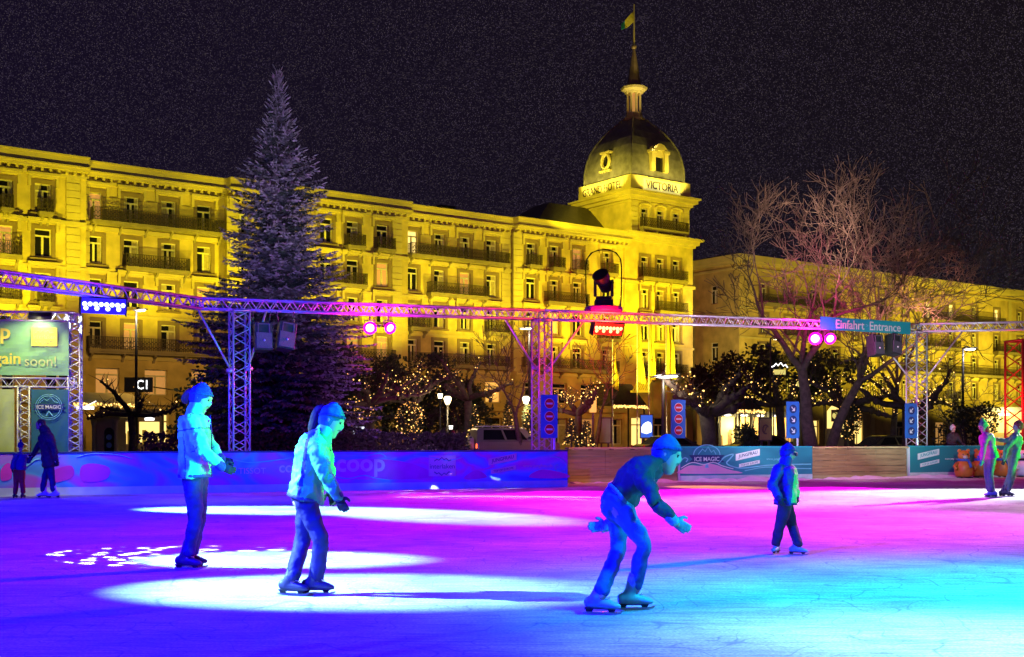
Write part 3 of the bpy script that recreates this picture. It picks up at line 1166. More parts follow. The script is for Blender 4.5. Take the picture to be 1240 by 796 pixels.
# ------------------------------------------------------------------ the lighting truss over the boards
TR = lambda px, d: V(((px - 620) / 1440 * d, d, 0))
POSTS = [TR(290, 28.9), TR(656, 32.86), TR(1110, 39.6)]
ZB = [4.36, 4.53, 4.80]     # underside of the beam at the posts
TWD = .30
BEND = POSTS[0] + (POSTS[0] - POSTS[1]).normalized() * 1.0
NEAR_END = V((-11.6, 20.0, 0))
FAR_END = V((20.5, 38.6, 0))


def truss_beam(b, A, B, wd, nb=None, r=.026):
    """box truss from A to B (centre of the underside), wd wide and wd high"""
    L = (B - A).length
    t = (B - A).normalized()
    s = t.cross(UP).normalized()
    u = s.cross(t)
    nb = nb or max(2, round(L / (wd * 1.15)))
    cor = [s * (wd / 2), s * (-wd / 2)]
    ch = [c + u * h_ for h_ in (r, wd - r) for c in cor]
    for c in ch:
        b.tube([A + c, B + c], r, 7)
    for i in range(nb):
        p0, p1 = A + t * (L * i / nb), A + t * (L * (i + 1) / nb)
        pm = (p0 + p1) / 2
        for lo, hi in ((0, 2), (1, 3)):
            b.tube([p0 + ch[lo], pm + ch[hi]], r * .55, 5, cap=False)
            b.tube([pm + ch[hi], p1 + ch[lo]], r * .55, 5, cap=False)
        for x, y in ((0, 1), (2, 3)):
            b.tube([p0 + ch[x], p1 + ch[y]], r * .5, 5, cap=False)
    for p in (A, B):
        for x, y in ((0, 1), (2, 3), (0, 2), (1, 3)):
            b.tube([p + ch[x], p + ch[y]], r * .9, 6)


def truss_post(b, base, z1, wd, z0=0.0, ang=None, r=.026):
    t = (POSTS[1] - POSTS[0]).normalized() if ang is None else V((math.cos(ang), math.sin(ang), 0))
    s = t.cross(UP).normalized()
    ch = [t * (x * wd / 2) + s * (y * wd / 2) for x, y in ((-1, -1), (1, -1), (1, 1), (-1, 1))]
    for c in ch:
        b.tube([base + c + V((0, 0, z0)), base + c + V((0, 0, z1))], r, 7)
    nb = max(2, round((z1 - z0) / (wd * 1.1)))
    for i in range(nb):
        za, zb = z0 + (z1 - z0) * i / nb, z0 + (z1 - z0) * (i + 1) / nb
        zm = (za + zb) / 2
        for k in range(4):
            c0, c1 = ch[k], ch[(k + 1) % 4]
            b.tube([base + c0 + V((0, 0, za)), base + c1 + V((0, 0, zm))], r * .55, 5, cap=False)
            b.tube([base + c1 + V((0, 0, zm)), base + c0 + V((0, 0, zb))], r * .55, 5, cap=False)
    for zz in (z0 + .01, z1):
        for k in range(4):
            b.tube([base + ch[k] + V((0, 0, zz)), base + ch[(k + 1) % 4] + V((0, 0, zz))], r * .9, 6)


truss = thing('lighting_truss', 'aluminium box truss on lattice posts spanning behind the rink boards', 'truss', POSTS[1])


def lift(p, z):
    return V((p.x, p.y, z))


def zbeam(p):     # underside height along the straight run
    q = (p - POSTS[0]).dot((POSTS[2] - POSTS[0]).normalized()) / (POSTS[2] - POSTS[0]).length
    return ZB[0] + (ZB[2] - ZB[0]) * q


segs = [(lift(NEAR_END, 4.2), lift(BEND, ZB[0] - .02)), (lift(BEND, ZB[0] - .02), lift(POSTS[1], ZB[1])), (lift(POSTS[1], ZB[1]), lift(POSTS[2], ZB[2])), (lift(POSTS[2], ZB[2]), lift(FAR_END, 4.86))]
for A, B in segs:
    b = MB()
    truss_beam(b, A, B, TWD)
    b.build('beam', M['alu'], truss, smooth=True)
for p, z in zip(POSTS, ZB):
    b = MB()
    truss_post(b, p, z, .40 if p is not POSTS[2] else .46)
    b.build('post', M['alu'], truss, smooth=True)
    b = MB()
    b.box(p + V((0, 0, .012)), (.8, .8, .024))
    b.build('base_plate', M['dark'], truss)
for (pa, za_off, pb, zb_) in ((240, 0, 0, 2.9), (322, 0, 0, 2.95), (612, 0, 1, 3.2), (706, 0, 1, 3.15), (1082, -.85, 2, 3.15), (1162, 0, 2, 3.15)):
    p = POSTS[pb]
    r_ = (pa - 620) / 1440
    # point of the beam seen in that column
    A, B = (POSTS[0], POSTS[2])
    t = (B - A)
    k = (A.y * r_ - A.x) / (t.x - t.y * r_)
    q = A + t * k
    if pa == 1162:
        q = POSTS[2] + (FAR_END - POSTS[2]).normalized() * 1.45
    b = MB()
    sg = (q - p).normalized()
    b.tube([lift(q, zbeam(q) + za_off if pa != 1162 else 4.8), lift(p + sg * .2, zb_)], .028, 7)
    b.tube([lift(p + sg * .15, zb_), lift(p + sg * .32, zb_ + .02)], .05, 7)
    b.build('brace', M['alu'], truss, smooth=True)

# sign hung on the beam by the entrance
def on_beam(px, off=.2):
    r_ = (px - 620) / 1440
    A, t = POSTS[0], POSTS[2] - POSTS[0]
    k = (A.y * r_ - A.x) / (t.x - t.y * r_)
    return A + t * k


TD = (POSTS[2] - POSTS[0]).normalized()
TN = V((TD.y, -TD.x, 0))          # towards the ice
pa, pb = on_beam(988), on_beam(1097)
pc = (pa + pb) / 2
hw = (pb - pa).length / 2
zc = zbeam(pc) + .15
es = thing('entrance_banner', 'teal banner reading Einfahrt and Entrance strapped to the truss beam', 'banner', pc)
b = MB()
fr_ = lift(pc, zc) + TN * .19
b.prism([(-hw, -.20), (hw, -.20), (hw, .20), (-hw, .20)], fr_, TD, UP, .012)
b.build('cloth', print_mat('entrance_cloth', [(.3, (.02, .40, .44)), (.7, (.03, .46, .52))], .5, .5), es)
lettering('Einfahrt', fr_ + TN * .013 - TD * (hw * .36), TD, UP, M['white'], es, width=hw * .62, bold=.012)
lettering('Entrance', fr_ + TN * .013 + TD * (hw * .42), TD, UP, M['white'], es, width=hw * .70, bold=.012)
lettering('>', fr_ + TN * .013 + TD * (hw * .01), TD, UP, M['skyblue'], es, width=hw * .05)
b = MB()
for k in range(6):
    q = fr_ + TD * (hw * (-.95 + 1.9 * k / 5)) + UP * .2
    b.tube([q, q - TN * .02 + UP * .03, q - TN * .17 + UP * .02], .008, 5)
b.build('strap', M['black'], es)

# ------------------------------------------------------------------ stage lamps
def par_lamp(name_label, px, py, d, aim, lens, r=.115, group=None):
    """round stage lamp in a yoke, hung from the beam"""
    c = P(px, py, d)
    t = thing('stage_lamp', name_label, 'stage lamp', c, 0, group)
    ax = (V(aim) - c).normalized()
    b = MB()
    b.lathe([(r * .55, -r * 2.1), (r * .8, -r * 2.0), (r * .95, -r), (r * 1.0, -.02), (r * 1.1, 0), (r * 1.1, .03), (r * .98, .03), (r * .96, .005)], c, 18, ax)
    b.build('housing', M['black'], t, smooth=False)
    b = MB()
    b.lathe([(r * .95, .006), (r * .7, .02), (r * .3, .026)], c, 18, ax)
    b.build('lens', lens, t, smooth=True)
    b = MB()
    e1 = ax.orthogonal().normalized()
    e2 = ax.cross(e1)
    b.tube([c + ax * .035 + (e1 * math.cos(2 * math.pi * i / 20) + e2 * math.sin(2 * math.pi * i / 20)) * r * 1.22 for i in range(21)], r * .30, 6, cap=False)
    b.build('halo_ring', M['pink_halo'], t, smooth=False)  # added glowing ring that imitates the halo round the lamp
    s = ax.cross(UP).normalized()
    zt = zbeam(V((c.x, c.y, 0)))
    b = MB()
    hh = max(.16, zt - c.z - .02)
    b.tube([c - ax * r + s * r * 1.15, c - ax * r + s * r * 1.15 + UP * r * 1.4, c - ax * r - s * r * 1.15 + UP * r * 1.4, c - ax * r - s * r * 1.15], .014, 6)
    b.tube([c - ax * r + UP * r * 1.4, c - ax * r + UP * hh], .018, 6)
    b.build('yoke', M['dark'], t)
    return c + ax * .08


def led_bar(label, px, py, d, ln, aim, lens, n=8):
    c = P(px, py, d)
    t = thing('led_bar', label, 'stage lamp', c)
    ax = (V(aim) - c)
    ax = ax.normalized()
    s = TD
    u = s.cross(ax).normalized()
    if u.z < 0:
        u = -u
    ax = u.cross(s).normalized() if u.cross(s).dot(ax) > 0 else -u.cross(s).normalized()
    R3 = Matrix((s, ax, u)).transposed()
    b = MB()
    b.box(c, (ln, .16, .34), R3)
    for sg in (-1, 1):
        b.box(c + s * sg * (ln / 2 + .012), (.02, .22, .40), R3)
    b.build('housing', M['black'], t)
    b = MB()
    for k in range(n):
        q = c + s * (ln * (-.43 + .86 * k / (n - 1))) + ax * .082
        b.lathe([(.052, 0), (.05, .012), (.02, .02)], q + u * .035, 10, ax)
        if k % 2 == 0:
            b.lathe([(.052, 0), (.05, .012), (.02, .02)], q - u * .055 + s * .03, 10, ax)
    b.build('lens', lens, t)
    b = MB()
    b.box(c + ax * .0815, (ln * .98, .003, .33), R3)
    b.build('led_strip', M['led_red_rim'] if lens is M['led_red'] else M['led_blue_rim'], t)
    b = MB()
    zt = zbeam(V((c.x, c.y, 0)))
    for sg in (-1, 1):
        b.tube([c + s * sg * ln * .3 + u * .1, lift(c + s * sg * ln * .3, max(zt + .02, c.z + .2))], .016, 6)
    b.build('yoke', M['dark'], t)
    return c


dB = on_beam(460).y - .05
par_lamp('pink stage lamp in front of the spruce, hung nearer the spruce of its pair', 448, 397, dB, (-2, 20, 0), M['led_pink'])
par_lamp('pink stage lamp of the pair beside the spruce, the one nearer the middle post', 472, 397, dB + .1, (2, 22, 0), M['led_pink'], .105)
dB2 = on_beam(996).y - .05
par_lamp('pink stage lamp under the start of the teal entrance banner', 987, 410, dB2, (7, 24, 0), M['led_pink'], .14)
par_lamp('pink stage lamp under the lettering of the teal entrance banner', 1005, 410, dB2 + .1, (11, 26, 0), M['led_pink'], .125)
# blue bar hangs from the angled beam, red bar from the middle run
A, B = segs[0]
r_ = (125 - 620) / 1440
k = (A.y * r_ - A.x) / ((B - A).x - (B - A).y * r_)
pb_ = A + (B - A) * k
led_bar('blue LED bar lamp hung under the angled beam of the truss', 125, 370, pb_.y, .92, (-4, 14, 0), M['led_blue'])
dR = on_beam(735).y - .1
led_bar('red LED bar lamp hung under the beam below the rain dome', 735, 398, dR, .95, (3, 22, 0), M['led_red'])

# moving head lamp in a clear rain dome on top of the beam
q = on_beam(731)
zt = zbeam(q) + TWD
mh = thing('moving_head_lamp', 'dark moving head lamp inside a clear rain dome standing on the truss beam', 'stage lamp', lift(q, zt))
c = lift(q, zt)
b = MB()
b.lathe([(.52, .0), (.54, .04), (.54, .12), (.50, .15)], c, 24)
b.build('base_tray', M['magenta'], mh)
b = MB()
b.rng(c.x - .26, c.x + .26, c.y - .2, c.y + .2, c.z + .151, c.z + .34)
b.rng(c.x - .22, c.x + .22, c.y - .16, c.y + .16, c.z + .36, c.z + .44)
for sg in (-1, 1):
    b.rng(c.x + sg * .24 - .04, c.x + sg * .24 + .04, c.y - .09, c.y + .09, c.z + .441, c.z + .92)
b.build('yoke', M['black'], mh, bevel=.02)
b = MB()
ax = V((-.35, -.6, .55)).normalized()
b.lathe([(.12, -.3), (.19, -.26), (.2, .05), (.23, .1), (.24, .3), (.2, .31)], c + V((0, 0, .86)), 18, ax)
b.build('lamp_head', M['black'], mh, smooth=False)
b = MB()
b.lathe([(.2, .312), (.1, .33)], c + V((0, 0, .86)), 18, ax)
b.build('lens', M['pane'], mh)
b = MB()
b.lathe([(.50, .152), (.52, .6), (.53, 1.25), (.50, 1.5), (.38, 1.68), (.2, 1.76), (.02, 1.78)], c, 28)
o = b.build('rain_dome', M['glass'], mh, smooth=True)
sd = o.modifiers.new('wall', 'SOLIDIFY')
sd.thickness = .008


# ------------------------------------------------------------------ loudspeakers hung from the beam
M['spk'] = mat('grey_speaker_mesh', (.16, .13, .17), .6, .2, .3, 60)
def speaker(label, px, py, d, tilt, group=None):
    c = P(px, py, d)
    t = thing('loudspeaker', label, 'loudspeaker', c)
    R3 = Matrix((TD, -TN, UP)).transposed() @ Matrix.Rotation(rad(tilt), 3, 'Y') @ Matrix.Rotation(rad(-8), 3, 'X')
    b = MB()
    hx, hz = .22, .34
    # trapezoid cabinet, wider at the grille
    vs = [V((x * (1 if y < 0 else .72), y, z)) for z in (-hz, hz) for y in (-.2, .2) for x in (-hx, hx)]
    b.add([c + R3 @ v for v in vs], [(0, 2, 3, 1), (4, 5, 7, 6), (0, 1, 5, 4), (2, 6, 7, 3), (0, 4, 6, 2), (1, 3, 7, 5)])
    b.build('cabinet', M['dark'], t, bevel=.015)
    b = MB()
    b.box(c + R3 @ V((0, -.213, -.11)), (.38, .02, .38), R3)
    b.build('grille', M['spk'], t)
    b = MB()
    for k in range(5):      # flared horn
        f = k / 4
        pass
    o0 = [(-.13, .08), (.13, .08), (.13, .29), (-.13, .29)]
    i0 = [(-.05, .15), (.05, .15), (.05, .22), (-.05, .22)]
    vs = [R3 @ V((x, -.206, z)) + c for x, z in o0] + [R3 @ V((x, -.14, z)) + c for x, z in i0]
    vs += [R3 @ V((x * 1.18, -.206, .185 + (z - .185) * 1.18)) + c for x, z in o0]
    vs += [R3 @ V((x * 1.18, -.222, .185 + (z - .185) * 1.18)) + c for x, z in o0] + [R3 @ V((x, -.222, z)) + c for x, z in o0]
    fs = [(0, 1, 5, 4), (1, 2, 6, 5), (2, 3, 7, 6), (3, 0, 4, 7), (4, 5, 6, 7)]
    for j in range(4):
        k = (j + 1) % 4
        fs += [(8 + j, 8 + k, 12 + k, 12 + j), (12 + j, 12 + k, 16 + k, 16 + j), (16 + j, 16 + k, k, j)]
    b.add(vs, fs)
    b.build('horn', M['spk'], t)
    b = MB()
    zt = zbeam(V((c.x, c.y, 0)))
    for sg in (-1, 1):
        b.tube([c + R3 @ V((sg * .2, 0, hz)), lift(c + TD * sg * .22, zt + .03)], .012, 6)
    b.build('hanger', M['dark'], t)
    b = MB()
    b.ball(c + R3 @ V((0, -.226, -.11)), .03, 8)
    b.build('badge', M['white'], t)


speaker('loudspeaker hung upright beside the post in front of the spruce', 317, 409, on_beam(317).y - .1, 0)
speaker('loudspeaker hung at a slant under the beam in front of the spruce', 345, 408, on_beam(345).y - .1, 9)
speaker('loudspeaker hung upright under the end of the teal entrance banner', 1059, 419, on_beam(1059).y - .1, 0)
speaker('loudspeaker hung at a slant beside the post at the entrance banner', 1081, 418, on_beam(1081).y - .1, 10)

# ------------------------------------------------------------------ rink boards
def frame_of(p0, p1):
    X = (p1 - p0).normalized()
    return X, X.cross(UP)      # along, towards the ice


def barrier(label, pts_px, line, height, cloth, cat='rink barrier'):
    p0, p1 = line(pts_px[0]), line(pts_px[1])
    X, N = frame_of(p0, p1)
    L = (p1 - p0).length
    t = thing('rink_barrier', label, cat, (p0 + p1) / 2)
    b = MB()
    b.prism([(0, 0), (L, 0), (L, height - .04), (0, height - .04)], p0, X, UP, .06)
    n = max(2, int(L / 2.2))
    for i in range(n + 1):
        x = min(max(L * i / n, .06), L - .06)
        b.prism([(x - .04, 0), (x + .04, 0), (x + .04, height - .05), (x - .04, height - .05)], p0 - N * .10, X, UP, .098)
        b.prism([(x - .04, 0), (x + .04, 0), (x + .04, .04), (x - .04, .04)], p0 - N * .5, X, UP, .4)
    b.build('panel', M['white'], t)
    b = MB()
    b.prism([(0, height - .04), (L, height - .04), (L, height), (0, height)], p0 - N * .03, X, UP, .12)
    b.build('top_rail', M['navy'] if line is board_left else M['teal_sign'], t, bevel=.008)
    b = MB()
    b.prism([(0, .0), (L, .0), (L, .17), (0, .17)], p0 + N * .061, X, UP, .014)
    for i in range(n):
        x = L * (i + .5) / n
        b.prism([(x - .006, .171), (x + .006, .171), (x + .006, .173), (x - .006, .173)], p0 + N * .061, X, UP, .016)
    b.build('kick_plate', M['kick'], t)
    b = MB()
    rows = 40
    for i in range(rows):       # cloth with slight slack between its ties
        x0_, x1_ = L * i / rows, L * (i + 1) / rows
        s0, s1 = .006 + .008 * abs(math.sin(x0_ * 1.4)), .006 + .008 * abs(math.sin(x1_ * 1.4))
        zs = [.172, .4, .7, height - .041]
        for j in range(3):
            q0, q1 = (0 if j in (0,) else 1), (0 if j == 2 else 1)
            a0 = p0 + X * x0_ + N * (.062 + (s0 if j > 0 else .002)) + UP * zs[j]
            a1 = p0 + X * x1_ + N * (.062 + (s1 if j > 0 else .002)) + UP * zs[j]
            c1 = p0 + X * x1_ + N * (.062 + (s1 if j < 2 else .002)) + UP * zs[j + 1]
            c0 = p0 + X * x0_ + N * (.062 + (s0 if j < 2 else .002)) + UP * zs[j + 1]
            b.quad(a0, a1, c1, c0)
    b.build('printed_cloth', cloth, t, fix=False)
    return t, p0, X, N, L


def at_px(line, px, z, lift_=.082):
    p = line(px)
    return p + UP * z


INK_A = print_mat('violet_blue_print', [(.30, (.06, .14, .75)), (.42, (.10, .40, .85)), (.50, (.45, .12, .75)), (.57, (.80, .06, .55)), (.66, (.24, .16, .80)), (.78, (.10, .60, .80))], .75, 1.8)
INK_B = print_mat('teal_blue_print', [(.30, (.02, .16, .24)), (.5, (.03, .26, .34)), (.62, (.05, .33, .40)), (.75, (.08, .42, .46))], .8, 1.2)
INK_C = print_mat('teal_green_print', [(.30, (.02, .22, .26)), (.7, (.04, .34, .34))], .6, .8)

bt, b0, BX, BN, BL = barrier('long rink barrier with violet and blue printed cloth behind the two pale jackets', (-110, 686), board_left, .97, INK_A)
D_ = .085


def bp(px, z):
    p = board_left(px)
    return p + BN * D_ + UP * z


def letter_on(text, px0, px1, z, m, t=None, fn=bp, X=None, **k):
    a, c = fn(px0, z), fn(px1, z)
    return lettering(text, (a + c) / 2, X or BX, UP, m, t, width=(c - a).length, **k)


letter_on('TISSOT', 288, 321, .50, M['rose'], bt)
letter_on('coop', 406, 465, .54, M['rose'], bt, bold=.02)
letter_on('coop', 337, 372, .50, M['rose'], bt, bold=.02)


def placard(px0, px1, z0, z1, m, t, fn, X, N, skew=0.0, d=.006):
    a, c = fn(px0, 0), fn(px1, 0)
    w_ = (c - a).length
    b = MB()
    b.prism([(0, z0), (w_, z0 + skew), (w_, z1 + skew), (0, z1)], V((a.x, a.y, 0)), X, UP, d)
    return b.build('placard', m, t), V((a.x, a.y, 0)) + N * d, w_


def zigzag(b, O, X, pts, r, N):
    b.tube([O + X * p[0] + UP * p[1] + N * .004 for p in pts], r, 5)


pl, po, pw_ = placard(518, 550.5, .32, .84, M['rose'], bt, bp, BX, BN)
lettering('interlaken', po + BX * pw_ / 2 + UP * .57, BX, UP, M['navy'], pl, width=pw_ * .92)
b = MB()
for zz, fl_ in ((.70, 1), (.43, -1)):
    zigzag(b, po, BX, [(pw_ * u_, zz + fl_ * v_) for u_, v_ in ((.2, 0), (.3, .05), (.36, .02), (.48, .09), (.56, .03), (.64, .07), (.74, .0), (.82, .03))], .011, BN)
b.build('mountain_line', M['navy'], pl)
pl, po, pw_ = placard(590, 624, .58, .75, M['rose'], bt, bp, BX, BN, .14)
dX = (BX + UP * .14 / pw_).normalized()
lettering('JUNGFRAU', po + BX * pw_ / 2 + UP * .735, dX, UP, M['navy'], pl, width=pw_ * .8, bold=.01)
pl, po, pw_ = placard(593, 623, .36, .47, M['rose'], bt, bp, BX, BN, .11)
dX = (BX + UP * .11 / pw_).normalized()
lettering('TOP OF EUROPE', po + BX * pw_ / 2 + UP * .47, dX, UP, M['navy'], pl, width=pw_ * .82)
letter_on('www.jungfrau.ch', 632, 667, .55, M['rose'], bt)


def ribbon(t, fn, N, pts, m, r=.012, name='wave_line'):
    b = MB()
    out_ = []
    n = len(pts)
    for i in range((n - 1) * 6 + 1):
        u_ = i / 6
        k_ = min(int(u_), n - 2)
        f = u_ - k_
        p_ = [pts[max(k_ - 1, 0)], pts[k_], pts[k_ + 1], pts[min(k_ + 2, n - 1)]]
        q = []
        for c in (0, 1):
            a0, a1, a2, a3 = (x[c] for x in p_)
            q.append(.5 * ((2 * a1) + (-a0 + a2) * f + (2 * a0 - 5 * a1 + 4 * a2 - a3) * f * f + (-a0 + 3 * a1 - 3 * a2 + a3) * f ** 3))
        out_.append(fn(q[0], q[1]))
    b.tube(out_, r, 5)
    return b.build(name, m, t)


for pts in ([(500, .84), (520, .80), (540, .72), (556, .78), (562, .90)], [(390, .78), (410, .86), (440, .84), (458, .9), (466, .82)], [(380, .26), (400, .34), (420, .29), (440, .36), (455, .28), (470, .24)],
            [(664, .80), (676, .76), (684, .60), (682, .44), (674, .42), (670, .52), (674, .6)], [(262, .86), (275, .80), (300, .70), (330, .74), (350, .80)], [(92, .84), (110, .92), (140, .9), (160, .8)],
            [(30, .62), (45, .8), (60, .76), (72, .86)]):
    ribbon(bt, bp, BN, pts, M['skyblue'])
def blob(t, fn, N, pts, m, name):
    rows = cr2(pts)
    vs = [fn(px, z) - N * .004 for px, z in rows]
    b = MB()
    b.add(vs + [v + N * .003 for v in vs], [tuple(range(len(vs), 2 * len(vs)))] + [(j, (j + 1) % len(vs), len(vs) + (j + 1) % len(vs), len(vs) + j) for j in range(len(vs))])
    return b.build(name, m, t)


def cr2(pts, n=6):
    out_ = []
    N = len(pts)
    for i in range(N):
        p = [pts[(i - 1) % N], pts[i], pts[(i + 1) % N], pts[(i + 2) % N]]
        for k in range(n):
            f = k / n
            out_.append(tuple(.5 * (2 * q1 + (-q0 + q2) * f + (2 * q0 - 5 * q1 + 4 * q2 - q3) * f * f + (-q0 + 3 * q1 - 3 * q2 + q3) * f ** 3) for q0, q1, q2, q3 in zip(*p)))
    return out_


for pts in ([(470, .25), (420, .30), (400, .62), (430, .76), (480, .72), (515, .50), (520, .3)], [(62, .28), (60, .5), (84, .66), (90, .5), (84, .36)], [(100, .30), (98, .62), (112, .7), (132, .60), (128, .34)], [(2, .34), (2, .6), (12, .72), (14, .4)],
            [(640, .26), (655, .46), (684, .34), (684, .24)], [(560, .24), (575, .46), (588, .28)]):
    blob(bt, bp, BN, pts, M['magenta'], 'magenta_print')

# boards beyond the gap
def bq(px, z):
    return board_right(px) + RN * D_ + UP * z


RX, RN = frame_of(board_right(690), board_right(1240))
mt, m0, MX_, MN_, ML_ = barrier('teal rink barrier with pink mountain print between two timber barriers', (822, 982), board_right, 1.04, INK_B)
# emblem
b = MB()
c = bq(854, .66)
b.prism([(-.62, -.10), (-.5, .0), (-.62, .12), (.62, .12), (.5, 0), (.62, -.10)], c, RX, UP, .006)
em = b.build('emblem', M['navy'], mt)
lettering('ICE MAGIC', c + RN * .008, RX, UP, M['white'], em, width=.86, bold=.012)
b = MB()
arc = [(.46 * math.cos(a_), .30 * math.sin(a_) + .12) for a_ in [math.pi * i / 14 for i in range(15)]]
b.tube([c + RX * x + UP * z + RN * .005 for x, z in arc], .014, 5)
zz = [(-.3, .14), (-.15, .30), (-.06, .22), (.04, .36), (.16, .2), (.24, .26), (.32, .14)]
b.tube([c + RX * x + UP * z + RN * .005 for x, z in zz], .012, 5)
b.prism([(-.07, -.26), (.07, -.26), (.03, -.14), (-.03, -.14)], c, RX, UP, .006)
b.build('emblem_line', M['skyblue'], em)
pl, po, pw_ = placard(889, 918, .60, .80, M['white'], mt, bq, RX, RN, .16)
lettering('JUNGFRAU', po + RX * pw_ / 2 + UP * .78, (RX + UP * .16 / pw_).normalized(), UP, M['navy'], pl, width=pw_ * .8, bold=.01)
pl, po, pw_ = placard(893, 918, .40, .50, M['white'], mt, bq, RX, RN, .12)
lettering('TOP OF EUROPE', po + RX * pw_ / 2 + UP * .51, (RX + UP * .12 / pw_).normalized(), UP, M['navy'], pl, width=pw_ * .82)
a, c = bq(926, .64), bq(951, .64)
lettering('www.jungfrau.ch', (a + c) / 2, RX, UP, M['skyblue'], mt, width=(c - a).length)
b = MB()
pts = [(823, .24), (824, .36), (834, .48), (846, .46), (856, .52), (866, .48), (874, .40), (884, .32), (892, .28), (892, .22)]
blob(mt, bq, RN, pts, M['rose'], 'mountain_print')
ribbon(mt, bq, RN, [(823, .40), (836, .56), (850, .50), (862, .56), (872, .46), (880, .40), (886, .36)], M['white'], .014)
ribbon(mt, bq, RN, [(868, .52), (876, .72), (886, .80), (882, .66), (878, .54), (884, .44), (898, .38), (930, .46), (980, .48)], M['skyblue'], .02)
ribbon(mt, bq, RN, [(823, .62), (827, .70), (831, .66), (829, .58)], M['skyblue'], .016)
ribbon(mt, bq, RN, [(900, .30), (925, .40), (950, .36), (980, .34)], M['skyblue'], .014)

et, e0, EX_, EN_, EL_ = barrier('plain teal rink barrier beside the entrance posts and skating aids', (1100, 1460), board_right, 1.04, INK_C)
pl, po, pw_ = placard(1109, 1135, .58, .78, M['white'], et, bq, RX, RN, .16)
lettering('JUNGFRAU', po + RX * pw_ / 2 + UP * .76, (RX + UP * .16 / pw_).normalized(), UP, M['teal_sign'], pl, width=pw_ * .8, bold=.01)
pl, po, pw_ = placard(1112, 1135, .34, .46, M['white'], et, bq, RX, RN, .14)
lettering('TOP OF EUROPE', po + RX * pw_ / 2 + UP * .47, (RX + UP * .14 / pw_).normalized(), UP, M['teal_sign'], pl, width=pw_ * .82)
a, c = bq(1142, .60), bq(1160, .60)
lettering('www.jungfrau.ch', (a + c) / 2, RX, UP, M['white'], et, width=(c - a).length)


# timber barriers: planked boards with a pale rail
def timber(label, pxa, pxb, off):
    p0, p1 = board_right(pxa), board_right(pxb)
    X, N = frame_of(p0, p1)
    p0 = p0 - N * off
    L = (p1 - board_right(pxa)).length
    t = thing('timber_barrier', label, 'rink barrier', p0 + X * L / 2)
    b = MB()
    n = 5
    for i in range(n):
        z0, z1 = .05 + i * .18, .05 + (i + 1) * .18 - .012
        m = 3
        for k in range(m):
            x0_, x1_ = L * k / m + .004, L * (k + 1) / m - .004
            jt = RND.uniform(0, .008)
            b.prism([(x0_, z0), (x1_, z0), (x1_, z1), (x0_, z1)], p0 + N * jt, X, UP, .035)
    b.build('planks', M['wood'], t)
    b = MB()
    for i in range(6):
        x = .08 + (L - .16) * i / 5
        b.prism([(x - .05, 0), (x + .05, 0), (x + .05, .98), (x - .05, .98)], p0 - N * .1, X, UP, .095)
    b.build('frame', M['wood'], t)
    b = MB()
    b.prism([(-.02, .96), (L + .02, .96), (L + .02, 1.02), (-.02, 1.02)], p0 - N * .12, X, UP, .24)
    b.build('top_rail', M['wood2'], t, bevel=.01)
    b = MB()
    b.prism([(0, 0), (L, 0), (L, .12), (0, .12)], p0 + N * .045, X, UP, .02)
    b.build('kick_plate', M['wood2'], t)
    return t, p0, X, N, L


timber('worn timber rink barrier in the gap behind the stooping skater', 688, 820, .05)
timber('worn timber rink barrier between the teal barrier and the entrance post', 984, 1098, .05)


# ------------------------------------------------------------------ signs standing at the boards
def sign(label, px, base_line, kind, pole_px):
    p = base_line(px) - (RN if base_line is board_right else BN) * .35
    t = thing('lane_sign', label, 'sign', p)
    X = RX
    N = RN
    z0, z1 = 1.28, 2.42
    hw_ = .24
    b = MB()
    b.prism([(-hw_, z0), (hw_, z0), (hw_, z1), (-hw_, z1)], p, X, UP, .03)
    b.build('plate', M['blue_sign'], t)
    b = MB()
    pp = base_line(pole_px) - N * .35
    pp = p + X * (pp - p).dot(X)
    b.tube([pp - N * .03, pp - N * .03 + UP * 2.3], .035, 8)
    b.build('pole', M['alu'], t)
    for i in range(3):
        c = p + N * .031 + UP * (z0 + .23 + i * .34)
        if kind == 'stop':
            b = MB()
            b.lathe([(.14, 0), (.14, .008)], c, 24, N)
            b.build('rim', M['white'], t)
            b = MB()
            b.lathe([(.127, .0), (.127, .011)], c, 24, N)
            disc = b.build('no_entry_disc', M['red_sign'], t)
            b = MB()
            b.prism([(-.09, -.024), (.09, -.024), (.09, .024), (-.09, .024)], c + N * .0112, X, UP, .003)
            b.build('bar', M['white'], disc)
        else:
            b = MB()
            b.lathe([(.135, 0), (.135, .006)], c, 24, N)
            disc = b.build('arrow_disc', M['navy'], t)
            sg = 1 if kind == 'arrow_r' else -1
            d1 = (X * sg - UP).normalized()
            d2 = (X * sg + UP).normalized()
            b = MB()
            c2 = c + N * .0065
            # shaft and head of the slanting arrow
            def pt(u_, v_):
                return c2 + d1 * u_ + d2 * v_
            sh = [pt(-.09, -.016), pt(.03, -.016), pt(.03, .016), pt(-.09, .016)]
            hd = [pt(.095, .0), pt(.01, .085), pt(.01, .045), pt(.04, 0.0), pt(.01, -.045), pt(.01, -.085)]
            for vs in (sh, hd):
                nn = len(vs)
                b.add(vs + [v + N * .003 for v in vs], [tuple(range(nn, 2 * nn))] + [(j, (j + 1) % nn, nn + (j + 1) % nn, nn + j) for j in range(nn)])
            b.build('arrow', M['white'], disc, fix=False)
    return t


sign('blue sign with three no entry discs beside the middle lattice post', 671, board_left, 'stop', 679)
sign('blue sign with three no entry discs above the teal and pink barrier', 828.5, board_right, 'stop', 822)
sign('blue sign with three arrows slanting away from the entrance, above the child', 968, board_right, 'arrow_r', 975)
sign('blue sign with three arrows slanting on the lattice post by the entrance', 1112, board_right, 'arrow_l', 1121)

